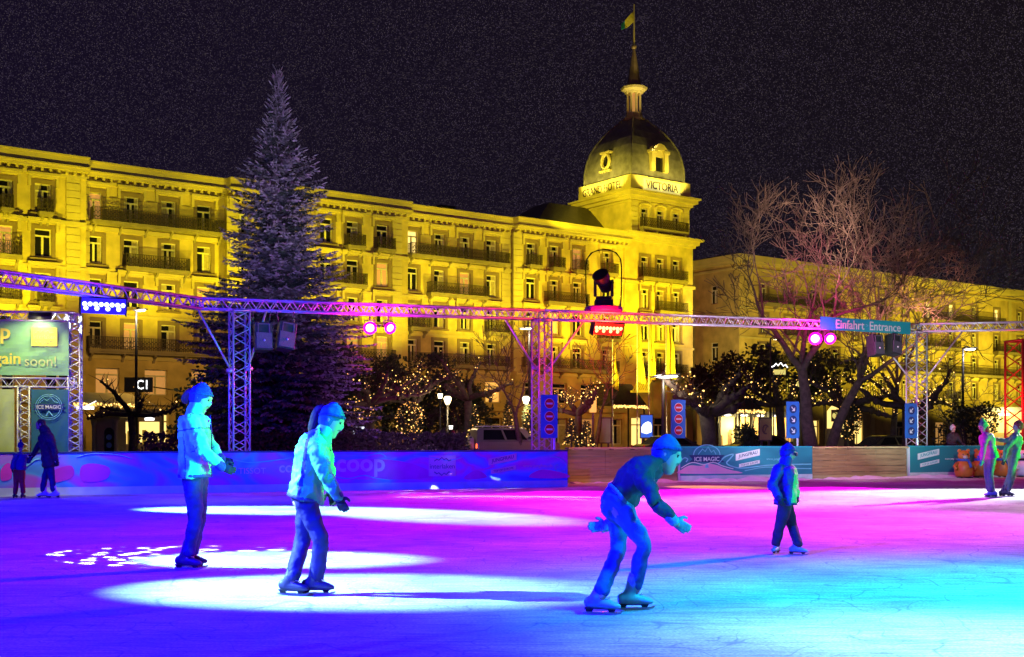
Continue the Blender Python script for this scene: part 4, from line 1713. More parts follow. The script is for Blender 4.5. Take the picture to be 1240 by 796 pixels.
# ------------------------------------------------------------------ sponsor screen on its own scaffold of truss
FD = V((1, .16, 0)).normalized()
FN = FD.cross(UP)
fo_ = V(((91 - 620) / 1440 * 27.3, 27.3, 0))
sc = thing('banner_scaffold', 'scaffold of lattice truss carrying the big green banner', 'scaffold', fo_)
px2m = 27.3 / 1440
xs_ = {91: 0.0}


def fx(px):       # distance along the scaffold for a column
    r_ = (px - 620) / 1440
    return (fo_.y * r_ - fo_.x) / (FD.x - FD.y * r_)


b = MB(); truss_post(b, fo_, 4.12, .25, 0, math.atan2(FD.y, FD.x), .022); b.build('post', M['alu'], sc, smooth=True)
b = MB(); truss_post(b, fo_ + FD * fx(30), 2.45, .25, 0, math.atan2(FD.y, FD.x), .022); b.build('post', M['alu'], sc, smooth=True)
b = MB(); truss_post(b, fo_ + FD * fx(-70), 4.12, .25, 0, math.atan2(FD.y, FD.x), .022); b.build('post', M['alu'], sc, smooth=True)
for z in (2.42, 3.93):
    b = MB()
    truss_beam(b, lift(fo_ + FD * fx(-70), z), lift(fo_, z), .24, r=.02)
    b.build('beam', M['alu'], sc, smooth=True)


def cloth_sheet(p0, X, N, L, z0, z1, amp=.03, nx=36, nz=14):
    b = MB()
    g = []
    for i in range(nx + 1):
        row = []
        for j in range(nz + 1):
            u_, v_ = i / nx, j / nz
            w_ = amp * (math.sin(6 * u_ + 5 * v_) * .5 + math.sin(17 * (u_ - v_) + 2) * .35 + noise.noise(V((u_ * 5, v_ * 4, 1.3))) * .8) * (1 - (2 * v_ - 1) ** 4) * (1 - (2 * u_ - 1) ** 6)
            row.append(p0 + X * (L * u_) + UP * (z0 + (z1 - z0) * v_) + N * (.02 + w_))
        g.append(row)
    for i in range(nx):
        for j in range(nz):
            b.quad(g[i][j], g[i + 1][j], g[i + 1][j + 1], g[i][j + 1])
    return b


pA = fo_ + FD * fx(-60) + FN * .14
Lb = fx(85) - fx(-60)
ban = thing('sponsor_banner', 'big wrinkled green banner with yellow print laced into the scaffold', 'banner', lift(fo_ + FD * fx(40), 3.2))
o = cloth_sheet(pA, FD, FN, Lb, 2.70, 3.92, .05).build('cloth', M['green_cloth'], ban, fix=False, smooth=True)
fp = lambda px, z: fo_ + FD * fx(px) + FN * .235 + UP * z


def fplac(px0, px1, z0, z1, m, t):
    b = MB()
    w_ = fx(px1) - fx(px0)
    b.prism([(0, z0), (w_, z0), (w_, z1), (0, z1)], V((fp(px0, 0).x, fp(px0, 0).y, 0)), FD, UP, .004)
    return b.build('placard', m, t), w_


def ftext(txt, px0, px1, z, m, t, **k):
    a, c = fp(px0, z), fp(px1, z)
    return lettering(txt, (a + c) / 2 + FN * .006, FD, UP, m, t, width=(c - a).length, **k)


pl, w_ = fplac(41, 72, 3.36, 3.78, M['yellow'], ban)
ftext('interlaken', 43, 70, 3.57, M['teal_dark'], pl)
b = MB()
for zz, s_ in ((3.66, 1), (3.47, -1)):
    b.tube([fp(46 + 22 * u_, zz + s_ * v_) + FN * .006 for u_, v_ in ((0, 0), (.15, .05), (.25, .01), (.42, .07), (.52, .02), (.68, .06), (.8, 0), (1, .02))], .008, 5)
b.build('mountain_line', M['teal_dark'], pl)
ftext('coop', -38, 16, 3.58, M['yellow'], ban, bold=.02)
ftext('again', -12, 28, 3.03, M['yellow'], ban, bold=.015)
ftext('soon!', 33, 71, 3.02, M['lime_cloth'], ban)

im = thing('emblem_banner', 'dark teal banner with a round white emblem under the big green banner', 'banner', lift(fo_ + FD * fx(62), 1.5))
pC = fo_ + FD * fx(40) + FN * .14
cloth_sheet(pC, FD, FN, fx(84.5) - fx(40), .75, 2.38, .02).build('cloth', M['teal_dark'], im, fix=False, smooth=True)
c = fp(62, 1.98)
b = MB()
b.prism([(-.36, -.07), (-.28, 0), (-.36, .07), (.36, .07), (.28, 0), (.36, -.07)], c, FD, UP, .005)
em = b.build('emblem', M['navy'], im)
lettering('ICE MAGIC', c + FN * .007, FD, UP, M['white'], em, width=.52, bold=.01)
b = MB()
for rr in (.29, .25):
    b.tube([c + FD * (rr * math.cos(a_)) + UP * (rr * math.sin(a_)) for a_ in [2 * math.pi * i / 28 for i in range(29)]], .007, 5)
b.tube([c + FD * x + UP * z for x, z in ((-.2, .09), (-.1, .19), (-.04, .14), (.04, .22), (.12, .12), (.2, .1))], .008, 5)
b.tube([c + FD * x + UP * z for x, z in ((-.06, -.2), (0, -.1), (.08, -.2))], .02, 5)
b.build('emblem_line', M['skyblue'], em)
for (p_a, p_b, lab) in ((-30, 19.5, 'pale lime cloth panel hung in the scaffold beyond the child in red trousers'),):
    lp = thing('cloth_panel', lab, 'banner', lift(fo_ + FD * fx(5), 1.4))
    cloth_sheet(fo_ + FD * fx(p_a) + FN * .14, FD, FN, fx(p_b) - fx(p_a), .4, 2.38, .04).build('cloth', M['lime_cloth'], lp, fix=False, smooth=True)
q = MB()
st_ = fo_ + FD * fx(37.5) + FN * .1
# floodlight clamped over the banner
fl_ = fo_ + FD * fx(54) + FN * .42
ft_ = thing('flood_lamp', 'white flood lamp clamped above the big green banner', 'lamp', lift(fl_, 4.0))
b = MB()
R3 = Matrix((FD, -FN, UP)).transposed() @ Matrix.Rotation(rad(-50), 3, 'X')
b.box(lift(fl_, 4.03), (.5, .1, .16), R3)
b.build('housing', M['black'], ft_, bevel=.01)
b = MB()
b.box(lift(fl_, 4.03) + R3 @ V((0, .053, 0)), (.44, .006, .12), R3)
b.build('lens', M['lamp_cold'], ft_)
b = MB()
b.tube([lift(fl_, 4.06), lift(fl_ - FN * .32, 4.12)], .018, 6)
b.build('arm', M['dark'], ft_)
lamp('banner_wash', lift(fl_, 3.99) + FN * .08, fo_ + FD * fx(38) + UP * 3.1, (1, .95, .42), 90, 150, .8, .1)
lamp('banner_wash', fo_ + FD * fx(40) + FN * 3.2 + UP * 4.4, fo_ + FD * fx(40) + UP * 1.9, (1, .95, .30), 520, 62, .6, .1)

# red lattice tower by the entrance
rt_ = V(((1239 - 620) / 1440 * 40.6, 40.6, 0))
M['redalu'] = mat('red_lit_steel', (.62, .03, .03), .4, .1, .15, 6)  # red of the coloured light put into the steel colour
rt = thing('red_lattice_tower', 'red lattice tower standing behind the teal barrier by the couple', 'truss', rt_)
b = MB(); truss_post(b, rt_, 4.6, .8, 0, .35, .04); b.build('mast', M['redalu'], rt, smooth=True)
b = MB(); b.box(rt_ + V((0, 0, .015)), (1.1, 1.1, .03)); b.build('base_plate', M['dark'], rt)
bulb_light('red_tower_lamp', rt_ + V((-.8, -1.2, 2.4)), (1, .03, .02), 120, .2)


# ------------------------------------------------------------------ skating aids: round bodied animal figures to push along
def skating_aid(label, px, d, body, belly, scarf, group):
    c = V(((px - 620) / 1440 * d, d, 0))
    t = thing('skating_aid', label, 'skating aid', c, 0, group)
    b = MB()
    b.lathe([(.16, .03), (.25, .06), (.29, .2), (.28, .36), (.22, .5), (.15, .56)], c, 18)
    b.build('body', body, t, smooth=True)
    b = MB()
    b.ball(c + V((0, 0, .72)), .19, 14, axes=(V((.19, 0, 0)), V((0, .17, 0)), V((0, 0, .17))), m=10)
    hd = b.build('head', body, t, smooth=True)
    for sg in (-1, 1):
        b = MB()
        b.ball(c + V((sg * .14, 0, .87)), .065, 10, axes=(V((.065, 0, 0)), V((0, .04, 0)), V((0, 0, .065))))
        b.build('ear', body, hd, smooth=True)
        b = MB()
        b.tube([c + V((sg * .22, -.04, .46)), c + V((sg * .33, -.12, .36)), c + V((sg * .30, -.22, .28))], [.075, .065, .05], 8)
        b.build('arm', body, t, smooth=True)
        b = MB()
        b.ball(c + V((sg * .075, -.155, .76)), .022, 8)
        b.build('eye', M['black'], hd)
    b = MB()
    b.ball(c + V((0, -.15, .67)), .08, 10, axes=(V((.085, 0, 0)), V((0, .07, 0)), V((0, 0, .06))))
    b.build('muzzle', belly, hd, smooth=True)
    b = MB()
    b.lathe([(.175, .54), (.2, .565), (.2, .6), (.175, .62)], c, 18)
    b.tube([c + V((.08, -.17, .57)), c + V((.12, -.25, .44)), c + V((.13, -.28, .34))], [.04, .045, .04], 6)
    b.build('scarf', scarf, t, smooth=True)
    b = MB()
    for sg in (-1, 1):
        b.box(c + V((sg * .17, 0, .02)), (.06, .56, .03))
    b.build('runner', M['dark'], t, bevel=.008)
    return t


M['orange'] = mat('orange_plastic', (.72, .20, .03), .4, 0, .12, 4)
M['bluecloth'] = mat('blue_plastic', (.05, .16, .5), .5, 0, .1, 4)
M['cream'] = mat('cream_plastic', (.75, .62, .45), .45, 0, .1, 4)
skating_aid('orange skating aid with a blue scarf, standing alone beside the couple', 1167, 38.4, M['orange'], M['cream'], M['bluecloth'], None)
skating_aid('orange skating aid half hidden behind the skater in the green hat', 1187, 38.9, M['orange'], M['cream'], M['bluecloth'], None)
skating_aid('orange skating aid seen between the two skaters of the couple', 1213, 39.2, M['orange'], M['cream'], M['bluecloth'], None)
skating_aid('white skating aid with black scarf beyond the skater in the red cap', 1240, 39.4, M['white'], M['cream'], M['black'], None)
# ------------------------------------------------------------------ trees
def spruce(label, base, H, halfw, seed):
    R = random.Random(seed)
    t = thing('spruce_tree', label, 'tree', base)
    b = MB()
    b.tube([base, base + V((.05, 0, H * .5)), base + V((0, 0, H))], [.30, .17, .02], 8)
    b.build('trunk', M['bark'], t)
    b = MB()

    def prof(f):      # half width by height fraction
        ks = [(0, .78), (.12, .90), (.29, .84), (.38, .72), (.456, .62), (.56, .50), (.68, .37), (.766, .28), (.87, .12), (.95, .04), (1, .01)]
        for (f0, w0), (f1, w1) in zip(ks, ks[1:]):
            if f0 <= f <= f1:
                return w0 + (w1 - w0) * (f - f0) / (f1 - f0)
        return .02

    def blade(p, d, L, wd, mi):
        s = d.cross(V((R.uniform(-1, 1), R.uniform(-1, 1), R.uniform(-1, 1)))).normalized() * wd
        k = len(b.v)
        b.v += [p - s * .6, p + s * .6, p + d * L * .55 + s, p + d * L, p + d * L * .55 - s]
        b.f.append([k, k + 1, k + 2, k + 3, k + 4])
        b.m.append(mi)
    z = .7
    while z < H - .1:
        f = z / H
        Lm = prof(f) * halfw
        n = max(6, int(9 + 20 * prof(f)))
        a0 = R.uniform(0, 6.28)
        for i in range(n):
            a = a0 + 2 * math.pi * (i + R.uniform(-.3, .3)) / n
            L = Lm * R.uniform(.55, 1.16) * (1 + .16 * math.sin(a * 2 + z * 1.3) + .10 * math.sin(a * 5 - z * 2.1))
            rise = .95 if f > .93 else (.35 if f > .8 else .08)
            droop = .30 * (1 - f)
            out_ = V((math.cos(a), math.sin(a), 0))
            tone = R.random()
            m_ = max(4, int(L / .13))
            p0 = base + V((0, 0, z + R.uniform(-.15, .15)))
            prev = p0
            for j in range(1, m_ + 1):
                u = j / m_
                p = p0 + out_ * (L * u) + UP * (L * (rise * u - droop * u * u * 1.2 + .16 * u ** 3))
                if j == 1 or j % 3 == 0:
                    pass
                d = (p - prev)
                if d.length < 1e-6:
                    continue
                dn = d.normalized()
                side = dn.cross(UP).normalized()
                tw = .52 * (1 - u * .62) * min(1, .3 + L / 2.2)
                for sg in (-1, 1):
                    q = (dn * .62 + side * sg * .8 - UP * .16 + V((R.uniform(-.25, .25), R.uniform(-.25, .25), R.uniform(-.3, .15)))).normalized()
                    LL = tw * R.uniform(.6, 1.15)
                    mi = 0 if tone < .45 else 1
                    if u > .72 and R.random() < .6:  # paler needles towards the branch ends
                        mi = 2
                    elif R.random() < .18:
                        mi = 2 if tone > .5 else 1
                    for kx in range(3):
                        blade(p + q * (LL * kx / 3.2), (q + V((R.uniform(-.45, .45), R.uniform(-.45, .45), R.uniform(-.35, .35)))).normalized(), LL * .55, .032 + .014 * R.random(), mi)
                blade(prev, dn, d.length * 1.3, .025, 0 if tone < .5 else 1)
                if j == m_:
                    for kx in range(2):
                        blade(p, (dn + UP * .25 * R.random()).normalized(), .28, .022, 2)
                prev = p
        z += .27 if f < .8 else .22
    b.build('crown', [M['needle'], M['needle2'], M['needle3']], t, fix=False)
    return t


spruce('tall pale tipped spruce behind the truss in front of the hotel', V(((337 - 620) / 1440 * 45, 45, 0)), 15.2, 3.75, 5)


def bare_tree(label, base, H, spread, seed, bark, lean=0.0, trunk_r=.34, forks=2, group=None, levels=6, flat=.0):
    R = random.Random(seed)
    t = thing('bare_tree', label, 'tree', base, 0, group)
    bt_, bc = MB(), MB()
    tips = []

    def grow(p, d, L, r, lv):
        n = 4 if lv < 2 else 3
        pts, rs = [p], [r]
        dd = d.copy()
        for i in range(n):
            dd = (dd + V((R.uniform(-1, 1), R.uniform(-1, 1), R.uniform(-.6, .8))) * (.16 + .035 * lv)).normalized()
            if lv > 1:
                dd = (dd + UP * .045).normalized()
            pts.append(pts[-1] + dd * (L / n))
            rs.append(max(.013, r * (1 - .42 * (i + 1) / n)))
        (bt_ if lv < 2 else bc).tube(pts, rs, 8 if lv < 2 else (5 if lv < 4 else 3), cap=False)
        if lv >= levels:
            tips.append(pts[-1])
            return
        k = R.choice((2, 3)) if lv else forks
        for i in range(k):
            ax = dd.orthogonal().normalized()
            ax.rotate(Matrix.Rotation(R.uniform(0, 6.28) if lv else (2 * math.pi * i / k + .6), 3, dd))
            nd = (dd + ax * R.uniform(.45, .85) * spread).normalized()
            grow(pts[-1], nd, L * R.uniform(.64, .84), rs[-1] * R.uniform(.62, .8), lv + 1)
        # side shoots along the limb
        if lv >= 1:
            for i in range(1, n):
                if R.random() < .9:
                    ax = dd.orthogonal().normalized()
                    ax.rotate(Matrix.Rotation(R.uniform(0, 6.28), 3, dd))
                    grow(pts[i], (dd * .6 + ax).normalized(), L * R.uniform(.4, .6), rs[i] * .45, min(levels, lv + 2))
    grow(base, V((lean, 0, 1)).normalized(), H * .27, trunk_r, 0)
    bt_.build('trunk', bark, t, smooth=True, fix=False)
    bc.build('crown', bark, t, smooth=True, fix=False)
    return t


def G0(px, d):
    return V(((px - 620) / 1440 * d, d, 0))


bare_tree('tall bare tree over the pink lamps at the entrance banner', G0(984, 50), 15.6, 1.0, 4, M['bark2'], -.03, .34, 3)
bare_tree('tall bare tree standing close to the one over the pink lamps, leaning away', G0(1003, 52), 15.0, 1.0, 9, M['bark2'], .14, .28, 3)
bare_tree('bare tree with reddish twigs farther along the street beyond the entrance', G0(1078, 64), 15.5, 1.05, 23, M['bark2'], .1, .22, 3)
bare_tree('slender bare tree behind the middle lattice post and globe lamp', G0(633, 58), 8.8, .8, 31, M['bark2'], 0, .18, 2, levels=5)
bare_tree('bare tree before the hotel wall under the red LED bar', G0(718, 62), 8.6, .95, 37, M['bark2'], .04, .17, 2, levels=5)
bare_tree('bare bushy tree beyond the entrance post in front of the pale wall', G0(1150, 66), 6.4, 1.2, 41, M['bark2'], .02, .14, 3, levels=5)


# pollarded plane trees: a stout trunk, gnarled level limbs with knuckles, and strings of lights wound through them
def pollard(label, base, H, reach, seed, light_label, nl=170, trunk_r=.28, up=.5):
    R = random.Random(seed)
    t = thing('pollarded_tree', label, 'tree', base)
    b, c = MB(), MB()
    top = base + V((R.uniform(-.1, .1), 0, H))
    b.tube([base, base + V((.04, 0, H * .5)), top], [trunk_r * 1.15, trunk_r * .9, trunk_r * .95], 9)
    spots = []
    n = 7
    for i in range(n):
        a = 2 * math.pi * i / n + R.uniform(-.25, .25)
        pts, rs = [top - V((0, 0, .15))], [trunk_r * .6]
        d = V((math.cos(a), math.sin(a), up * R.uniform(.3, 1.2)))
        L = reach * R.uniform(.75, 1.1)
        m_ = 6
        for k in range(m_):
            d = (d + V((R.uniform(-.35, .35), R.uniform(-.35, .35), R.uniform(-.30, .32)))).normalized()
            pts.append(pts[-1] + d * L / m_)
            rs.append(trunk_r * .6 * (1 - .75 * (k + 1) / m_) + .03)
            if k > 1:
                b.ball(pts[-1], rs[-1] * 1.5, 6, m=4)
                for q in range(3):
                    e = (V((R.uniform(-1, 1), R.uniform(-1, 1), R.uniform(.2, 1.4)))).normalized()
                    tip = pts[-1] + e * R.uniform(.4, 1.0)
                    c.tube([pts[-1], (pts[-1] + tip) / 2 + V((R.uniform(-.08, .08), 0, 0)), tip], [.028, .018, .006], 4, cap=False)
                    spots.append((pts[-1], tip))
        b.tube(pts, rs, 7)
        for k in range(m_):
            spots += [(pts[k], pts[k + 1])] * 3
    b.build('trunk', M['bark'], t, smooth=True)
    c.build('crown', M['bark'], t)
    if nl:
        s = MB()
        lt_ = thing('string_lights', light_label, 'string lights', top)
        line_ = []
        prev = None
        nl = int(nl * 1.35)
        for i in range(nl):
            u_ = i / nl * len(spots)
            p0, p1 = spots[int(u_)]
            p = p0.lerp(p1, u_ - int(u_)) + V((R.uniform(-.05, .05), R.uniform(-.08, .08), R.uniform(0, .12)))
            s.octa(p, R.choice((.018, .024, .03, .042)), R.choice((0, 0, 1)))
            line_.append(p - V((0, 0, .012)))
        s.tube(line_, .006, 3, 2, cap=False)
        s.build('light_chain', [M['bulb'], M['bulb_dim'], M['black']], lt_)
    return t


pollard('dark pollarded plane tree with level limbs before the lit shop', G0(160, 58), 2.6, 2.6, 3, 'few warm lights in the pollarded tree before the lit shop', 30, .2, .45)
pollard('pollarded plane tree beside the spruce wound with warm lights', G0(448, 60), 3.1, 3.0, 13, 'warm string lights in the pollarded tree beside the spruce', 130, .24, .6)
pollard('pollarded plane tree with lights above the big light basket', G0(500, 62), 3.2, 3.2, 17, 'warm string lights in the pollarded tree above the light basket', 150, .24, .8)
pollard('pollarded plane tree before the arched orange window', G0(566, 66), 3.6, 3.0, 19, 'warm string lights in the pollarded tree before the arched window', 60, .24, .7)
pollard('pollarded tree packed with lights between the middle post and the pale gatepost', G0(700, 60), 2.6, 1.7, 29, 'dense warm lights in the tree between the middle post and the pale gatepost', 230, .2, .9)
pollard('stout pollarded plane tree behind the no entry sign over the teal barrier', G0(858, 52), 2.5, 2.7, 43, 'warm string lights in the stout tree behind the no entry sign', 150, .36, .55)
pollard('pollarded plane tree before the arched poster case', G0(1028, 58), 2.9, 2.6, 47, 'warm string lights in the tree before the arched poster case', 150, .28, .5)
pollard('pollarded plane tree behind the post at the entrance with drooping lit limbs', G0(1098, 56), 2.9, 3.0, 53, 'warm string lights in the tree behind the entrance post', 170, .26, .3)
pollard('pollarded plane tree between the arrow sign and the glass lobby', G0(945, 60), 3.1, 2.4, 59, 'warm string lights in the tree between the arrow sign and the lobby', 130, .24, .45)


def light_heap(label, name, px, d, z0, z1, w_, n, seed, cone=True):
    """small clipped evergreen hung with lights"""
    R = random.Random(seed)
    base = G0(px, d)
    t = thing(name, label, 'lit shrub', base)
    b, s = MB(), MB()
    for i in range(420):
        f = R.random()
        rr = w_ * ((1 - f) if cone else math.sqrt(max(0.02, 1 - (2 * f - 1) ** 2))) * math.sqrt(R.random())
        a = R.uniform(0, 6.28)
        p = base + V((rr * math.cos(a), rr * math.sin(a), z0 + (z1 - z0) * f))
        d_ = V((math.cos(a), math.sin(a), R.uniform(-.3, .9))).normalized() * R.uniform(.1, .22)
        q = d_.orthogonal().normalized() * .05
        b.add([p - q, p + q, p + d_], [(0, 1, 2)])
    b.tube([base, base + UP * z1 * .95], [.07, .02], 6)
    b.build('foliage', M['leaf'], t, fix=False)
    for i in range(n):
        f = R.random() ** (1.3 if cone else 1)
        rr = w_ * ((1 - f) if cone else math.sqrt(max(0.02, 1 - (2 * f - 1) ** 2))) * R.uniform(.85, 1.1)
        a = R.uniform(0, 6.28)
        s.octa(base + V((rr * math.cos(a), rr * math.sin(a), z0 + (z1 - z0) * f)), R.choice((.018, .024, .03, .042)), R.choice((0, 2, 2)))
    s.tube([(s.v[i] + s.v[i + 1]) / 2 for i in range(0, len(s.v), 6)], .004, 3, 1, cap=False)
    s.build('light_chain', [M['bulb'], M['black'], M['bulb_dim']], t)


light_heap('small cone evergreen covered in lights above the off road car', 'lit_shrub', 575, 64, .9, 3.1, .62, 90, 3)
light_heap('small cone evergreen with lights behind the bonnet of the off road car', 'lit_shrub', 615, 66, 1.0, 3.4, .55, 60, 4)
light_heap('tall basket of dense lights hanging beneath the pollarded tree', 'lit_shrub', 497, 58, 1.2, 3.1, .70, 170, 5, False)
light_heap('round mass of lights low in the tree beside the blue screen', 'lit_shrub', 442, 60, 2.2, 3.3, .55, 90, 6, False)
light_heap('pair of little light trees low by the middle post', 'lit_shrub', 692, 57, 1.0, 2.2, .4, 60, 7)
light_heap('little light tree standing before the pale gatepost', 'lit_shrub', 710, 57.5, .9, 2.1, .45, 55, 8)
light_heap('shrub with loops of lights beneath the arched poster tree', 'lit_shrub', 1027, 56, 1.2, 3.0, .6, 90, 9, False)
light_heap('clump of lights beneath the globe lamp by the middle post', 'lit_shrub', 640, 60, 1.4, 3.0, .25, 40, 10, False)


def leafy(label, px, d, w_, z1, n, seed, name='evergreen_shrub', sz=.16, zlo=.3):
    R = random.Random(seed)
    base = G0(px, d)
    t = thing(name, label, 'shrub', base)
    b, c = MB(), MB()
    for k in range(6):
        a = R.uniform(0, 6.28)
        c.tube([base, base + V((math.cos(a) * w_ * .3, math.sin(a) * w_ * .3, z1 * .7))], [.04, .015], 5)
    c.build('stem', M['bark'], t)
    lob = [(R.uniform(-.6, .6) * w_, R.uniform(-.4, .4) * w_, R.uniform(zlo, .8) * z1, R.uniform(.3, .5) * w_ * (.8 if zlo > .3 else 1)) for _ in range(9)]
    for i in range(n):
        x, y, z, r_ = R.choice(lob)
        a, e = R.uniform(0, 6.28), R.uniform(-1.2, 1.5)
        rr = r_ * R.uniform(.5, 1.1)
        p = base + V((x + rr * math.cos(a) * math.cos(e), y + rr * math.sin(a) * math.cos(e), max(.1, min(z1, z + rr * math.sin(e)))))
        d_ = V((R.uniform(-1, 1), R.uniform(-1, 1), R.uniform(-.4, 1))).normalized() * sz * R.uniform(.7, 1.5)
        q = d_.orthogonal().normalized() * sz * .35
        b.add([p, p + d_ * .5 + q, p + d_, p + d_ * .5 - q], [(0, 1, 2, 3)])
    b.build('foliage', M['leaf'], t, fix=False)


leafy('dark rounded evergreen behind the couple by the lit kiosk', 1172, 52, 1.5, 3.1, 1500, 3)
leafy('clipped round bush before the lit lobby glass', 902, 56, .75, 2.1, 700, 4)
leafy('dark evergreen rising behind the arched window street lamp', 556, 74, 2.2, 5.6, 2200, 5, sz=.24)
leafy('tall dark evergreen mass behind the no entry tree', 905, 84, 3.6, 8.4, 1700, 6, sz=.34, zlo=.62)
leafy('dark evergreen beside the hotel corner behind the lobby canopy', 868, 92, 2.6, 8.0, 1400, 7, sz=.34, zlo=.62)
leafy('dark evergreen under the pink lamps behind the bare trees', 1000, 74, 3.0, 7.4, 1600, 8, sz=.3, zlo=.62)
leafy('dark shrub at the end of the low hedge by the off road car', 545, 50, .9, 1.75, 800, 9)
leafy('dark evergreen behind the skater in the pale jacket near the spruce', 262, 66, 2.6, 5.2, 2200, 11, sz=.26)
leafy('dark evergreen in the lit garden beyond the spruce skirt', 415, 70, 3.6, 6.6, 4200, 12, sz=.28)
leafy('dark evergreen behind the pollarded trees and light basket', 496, 76, 3.8, 6.6, 4200, 13, sz=.28)

# clipped hedge behind the boards
hd = thing('hedge', 'long low clipped hedge in shade behind the blue and violet rink barrier', 'hedge', G0(480, 43))
b = MB()
R = random.Random(2)
pA_, pB_ = G0(170, 40), G0(566, 45)
for i in range(6000):
    u = R.random()
    p = pA_.lerp(pB_, u) + V((R.uniform(-.1, .1), R.uniform(-.5, .5), R.random() ** .6 * 1.42))
    d_ = V((R.uniform(-1, 1), R.uniform(-1, 1), R.uniform(-.3, 1))).normalized() * R.uniform(.1, .2)
    q = d_.orthogonal().normalized() * .06
    b.add([p, p + d_ * .5 + q, p + d_, p + d_ * .5 - q], [(0, 1, 2, 3)])
b.build('foliage', M['leaf'], hd, fix=False)
b = MB()
for i in range(40):
    p = pA_.lerp(pB_, (i + .5) / 40)
    b.tube([p, p + UP * 1.2], [.03, .012], 5)
b.build('stem', M['bark'], hd)

# ------------------------------------------------------------------ street lamps
def street_lamp(label, px, py, d, kind, pole_px=None, mat_=None, size=.22):
    head = P(px, py, d)
    base = G0(pole_px if pole_px is not None else px, d)
    t = thing('street_lamp', label, 'street lamp', base)
    b = MB()
    if kind == 'globe':
        b.tube([base, base + UP * .5, V((base.x, base.y, head.z - size))], [.09, .055, .04], 8)
        b.lathe([(.05, -size - .04), (.14, -size), (.12, -size + .03)], V((base.x, base.y, head.z)), 12)
        b.lathe([(.12, size * .9), (.16, size), (.02, size * 1.5)], V((base.x, base.y, head.z)), 12)
        b.build('pole', M['dark'], t, smooth=True)
        b = MB()
        b.lathe([(.10, -size + .03), (size * .85, size * .2), (size * .9, size * .5), (.13, size * .9)], V((base.x, base.y, head.z)), 12)
        b.build('lantern', mat_ or M['lamp_warm'], t, smooth=True)
    else:
        zt = head.z + .05
        b.tube([base, V((base.x, base.y, zt - .1)), V((base.x, base.y, zt)), V(((base.x + head.x) / 2, base.y, zt + .1)), V((head.x, head.y, head.z + .07))], [.1, .06, .05, .045, .04], 8)
        b.build('pole', M['dark'], t, smooth=True)
        b = MB()
        b.box(head + V((0, 0, .04)), (size * 2.3, .26, .07), Matrix.Rotation(rad(-6), 3, 'Y'))
        b.build('lamp_head', M['dark'], t, bevel=.02)
        b = MB()
        b.ball(head, 1, 12, axes=(V((size, 0, 0)), V((0, .12, 0)), V((0, 0, .07))))
        b.build('lens', mat_ or M['lamp_cold'], t, smooth=True)
    return head


h1 = street_lamp('tall street lamp rising before the hotel beside the green banner scaffold', 170, 376, 62, 'arm', 165, M['lamp_warm'], .30)
h2 = street_lamp('street lamp with a long white lit head above the no entry sign', 806, 456, 52, 'arm', 803, M['lamp_cold'], .55)
h3 = street_lamp('lantern lamp before the arched orange window', 542, 485, 60, 'globe')
h4 = street_lamp('lantern lamp just beside the middle lattice post', 637, 485, 60, 'globe')
h5 = street_lamp('tall street lamp at the top of the braces of the middle post', 637, 398, 66, 'arm', 641, M['lamp_warm'], .36)
h6 = street_lamp('street lamp with violet white head beyond the entrance post brace', 1174, 423, 66, 'arm', 1166, M['lamp_cold'], .34)
h7 = street_lamp('small lantern lamp seen low by the walkers and the off road car', 546, 518, 66, 'globe', None, M['shop_white'], .12)
h8 = street_lamp('street lamp high among dark branches behind the mountain sign', 941, 411, 80, 'arm', 933, M['lamp_warm'], .28)
h9 = street_lamp('small amber globe lamp beside the lantern before the arched window', 533, 480, 64, 'globe', None, None, .15)
for h, c, e in ((h2, (1, .9, .6), 110), (h3, (1, .75, .35), 160), (h4, (1, .75, .35), 160), (h5, (1, .8, .5), 260), (h6, (1, .9, .85), 260), (h1, (1, .8, .5), 260)):
    bulb_light('street_lamp_light', h + V((0, -.45, -.35)), c, e, .12)

# ------------------------------------------------------------------ flags on tall poles by the hotel door
for px, top, bot, w_, lab in ((743, 418, 470, .36, 'yellow flag hanging from the pole farthest from the tower windows'), (773, 388, 462, .42, 'yellow flag hanging from the pole under the red LED bar end'), (787, 388, 455, .40, 'yellow flag hanging limp from the pole in front of the tower'),
                              (808, 388, 457, .62, 'fuller yellow flag hanging from the pole above the white street lamp')):
    d = 104
    a, z0 = P(px, top, d), P(px, bot, d)
    t = thing('banner_flag', lab, 'flag', V((a.x, d, 0)))
    b = MB()
    b.tube([V((a.x - .1, d, 0)), V((a.x - .1, d, a.z + .4))], [.07, .045], 7)
    b.ball(V((a.x - .1, d, a.z + .46)), .09, 8)
    b.build('pole', M['alu'], t)
    b = MB()
    N_ = 14
    rows = []
    for i in range(N_ + 1):
        u = i / N_
        ww = w_ * (.45 + .75 * u) * (1 + .1 * math.sin(9 * u + px))
        row = []
        for j in range(9):
            v_ = j / 8
            row.append(V((a.x - .06 + ww * v_ * 1.25, d + .16 * math.sin(v_ * 9 + u * 3), a.z + (z0.z - a.z) * u - .25 * v_)))
        rows.append(row)
    for i in range(N_):
        for j in range(8):
            b.quad(rows[i][j], rows[i + 1][j], rows[i + 1][j + 1], rows[i][j + 1])
    o = b.build('cloth', M['yellow'], t, fix=False, smooth=True)
lamp('flag_lamp', P(776, 470, 98), P(780, 415, 104), (1, .8, .05), 9000, 80, .5, .2)

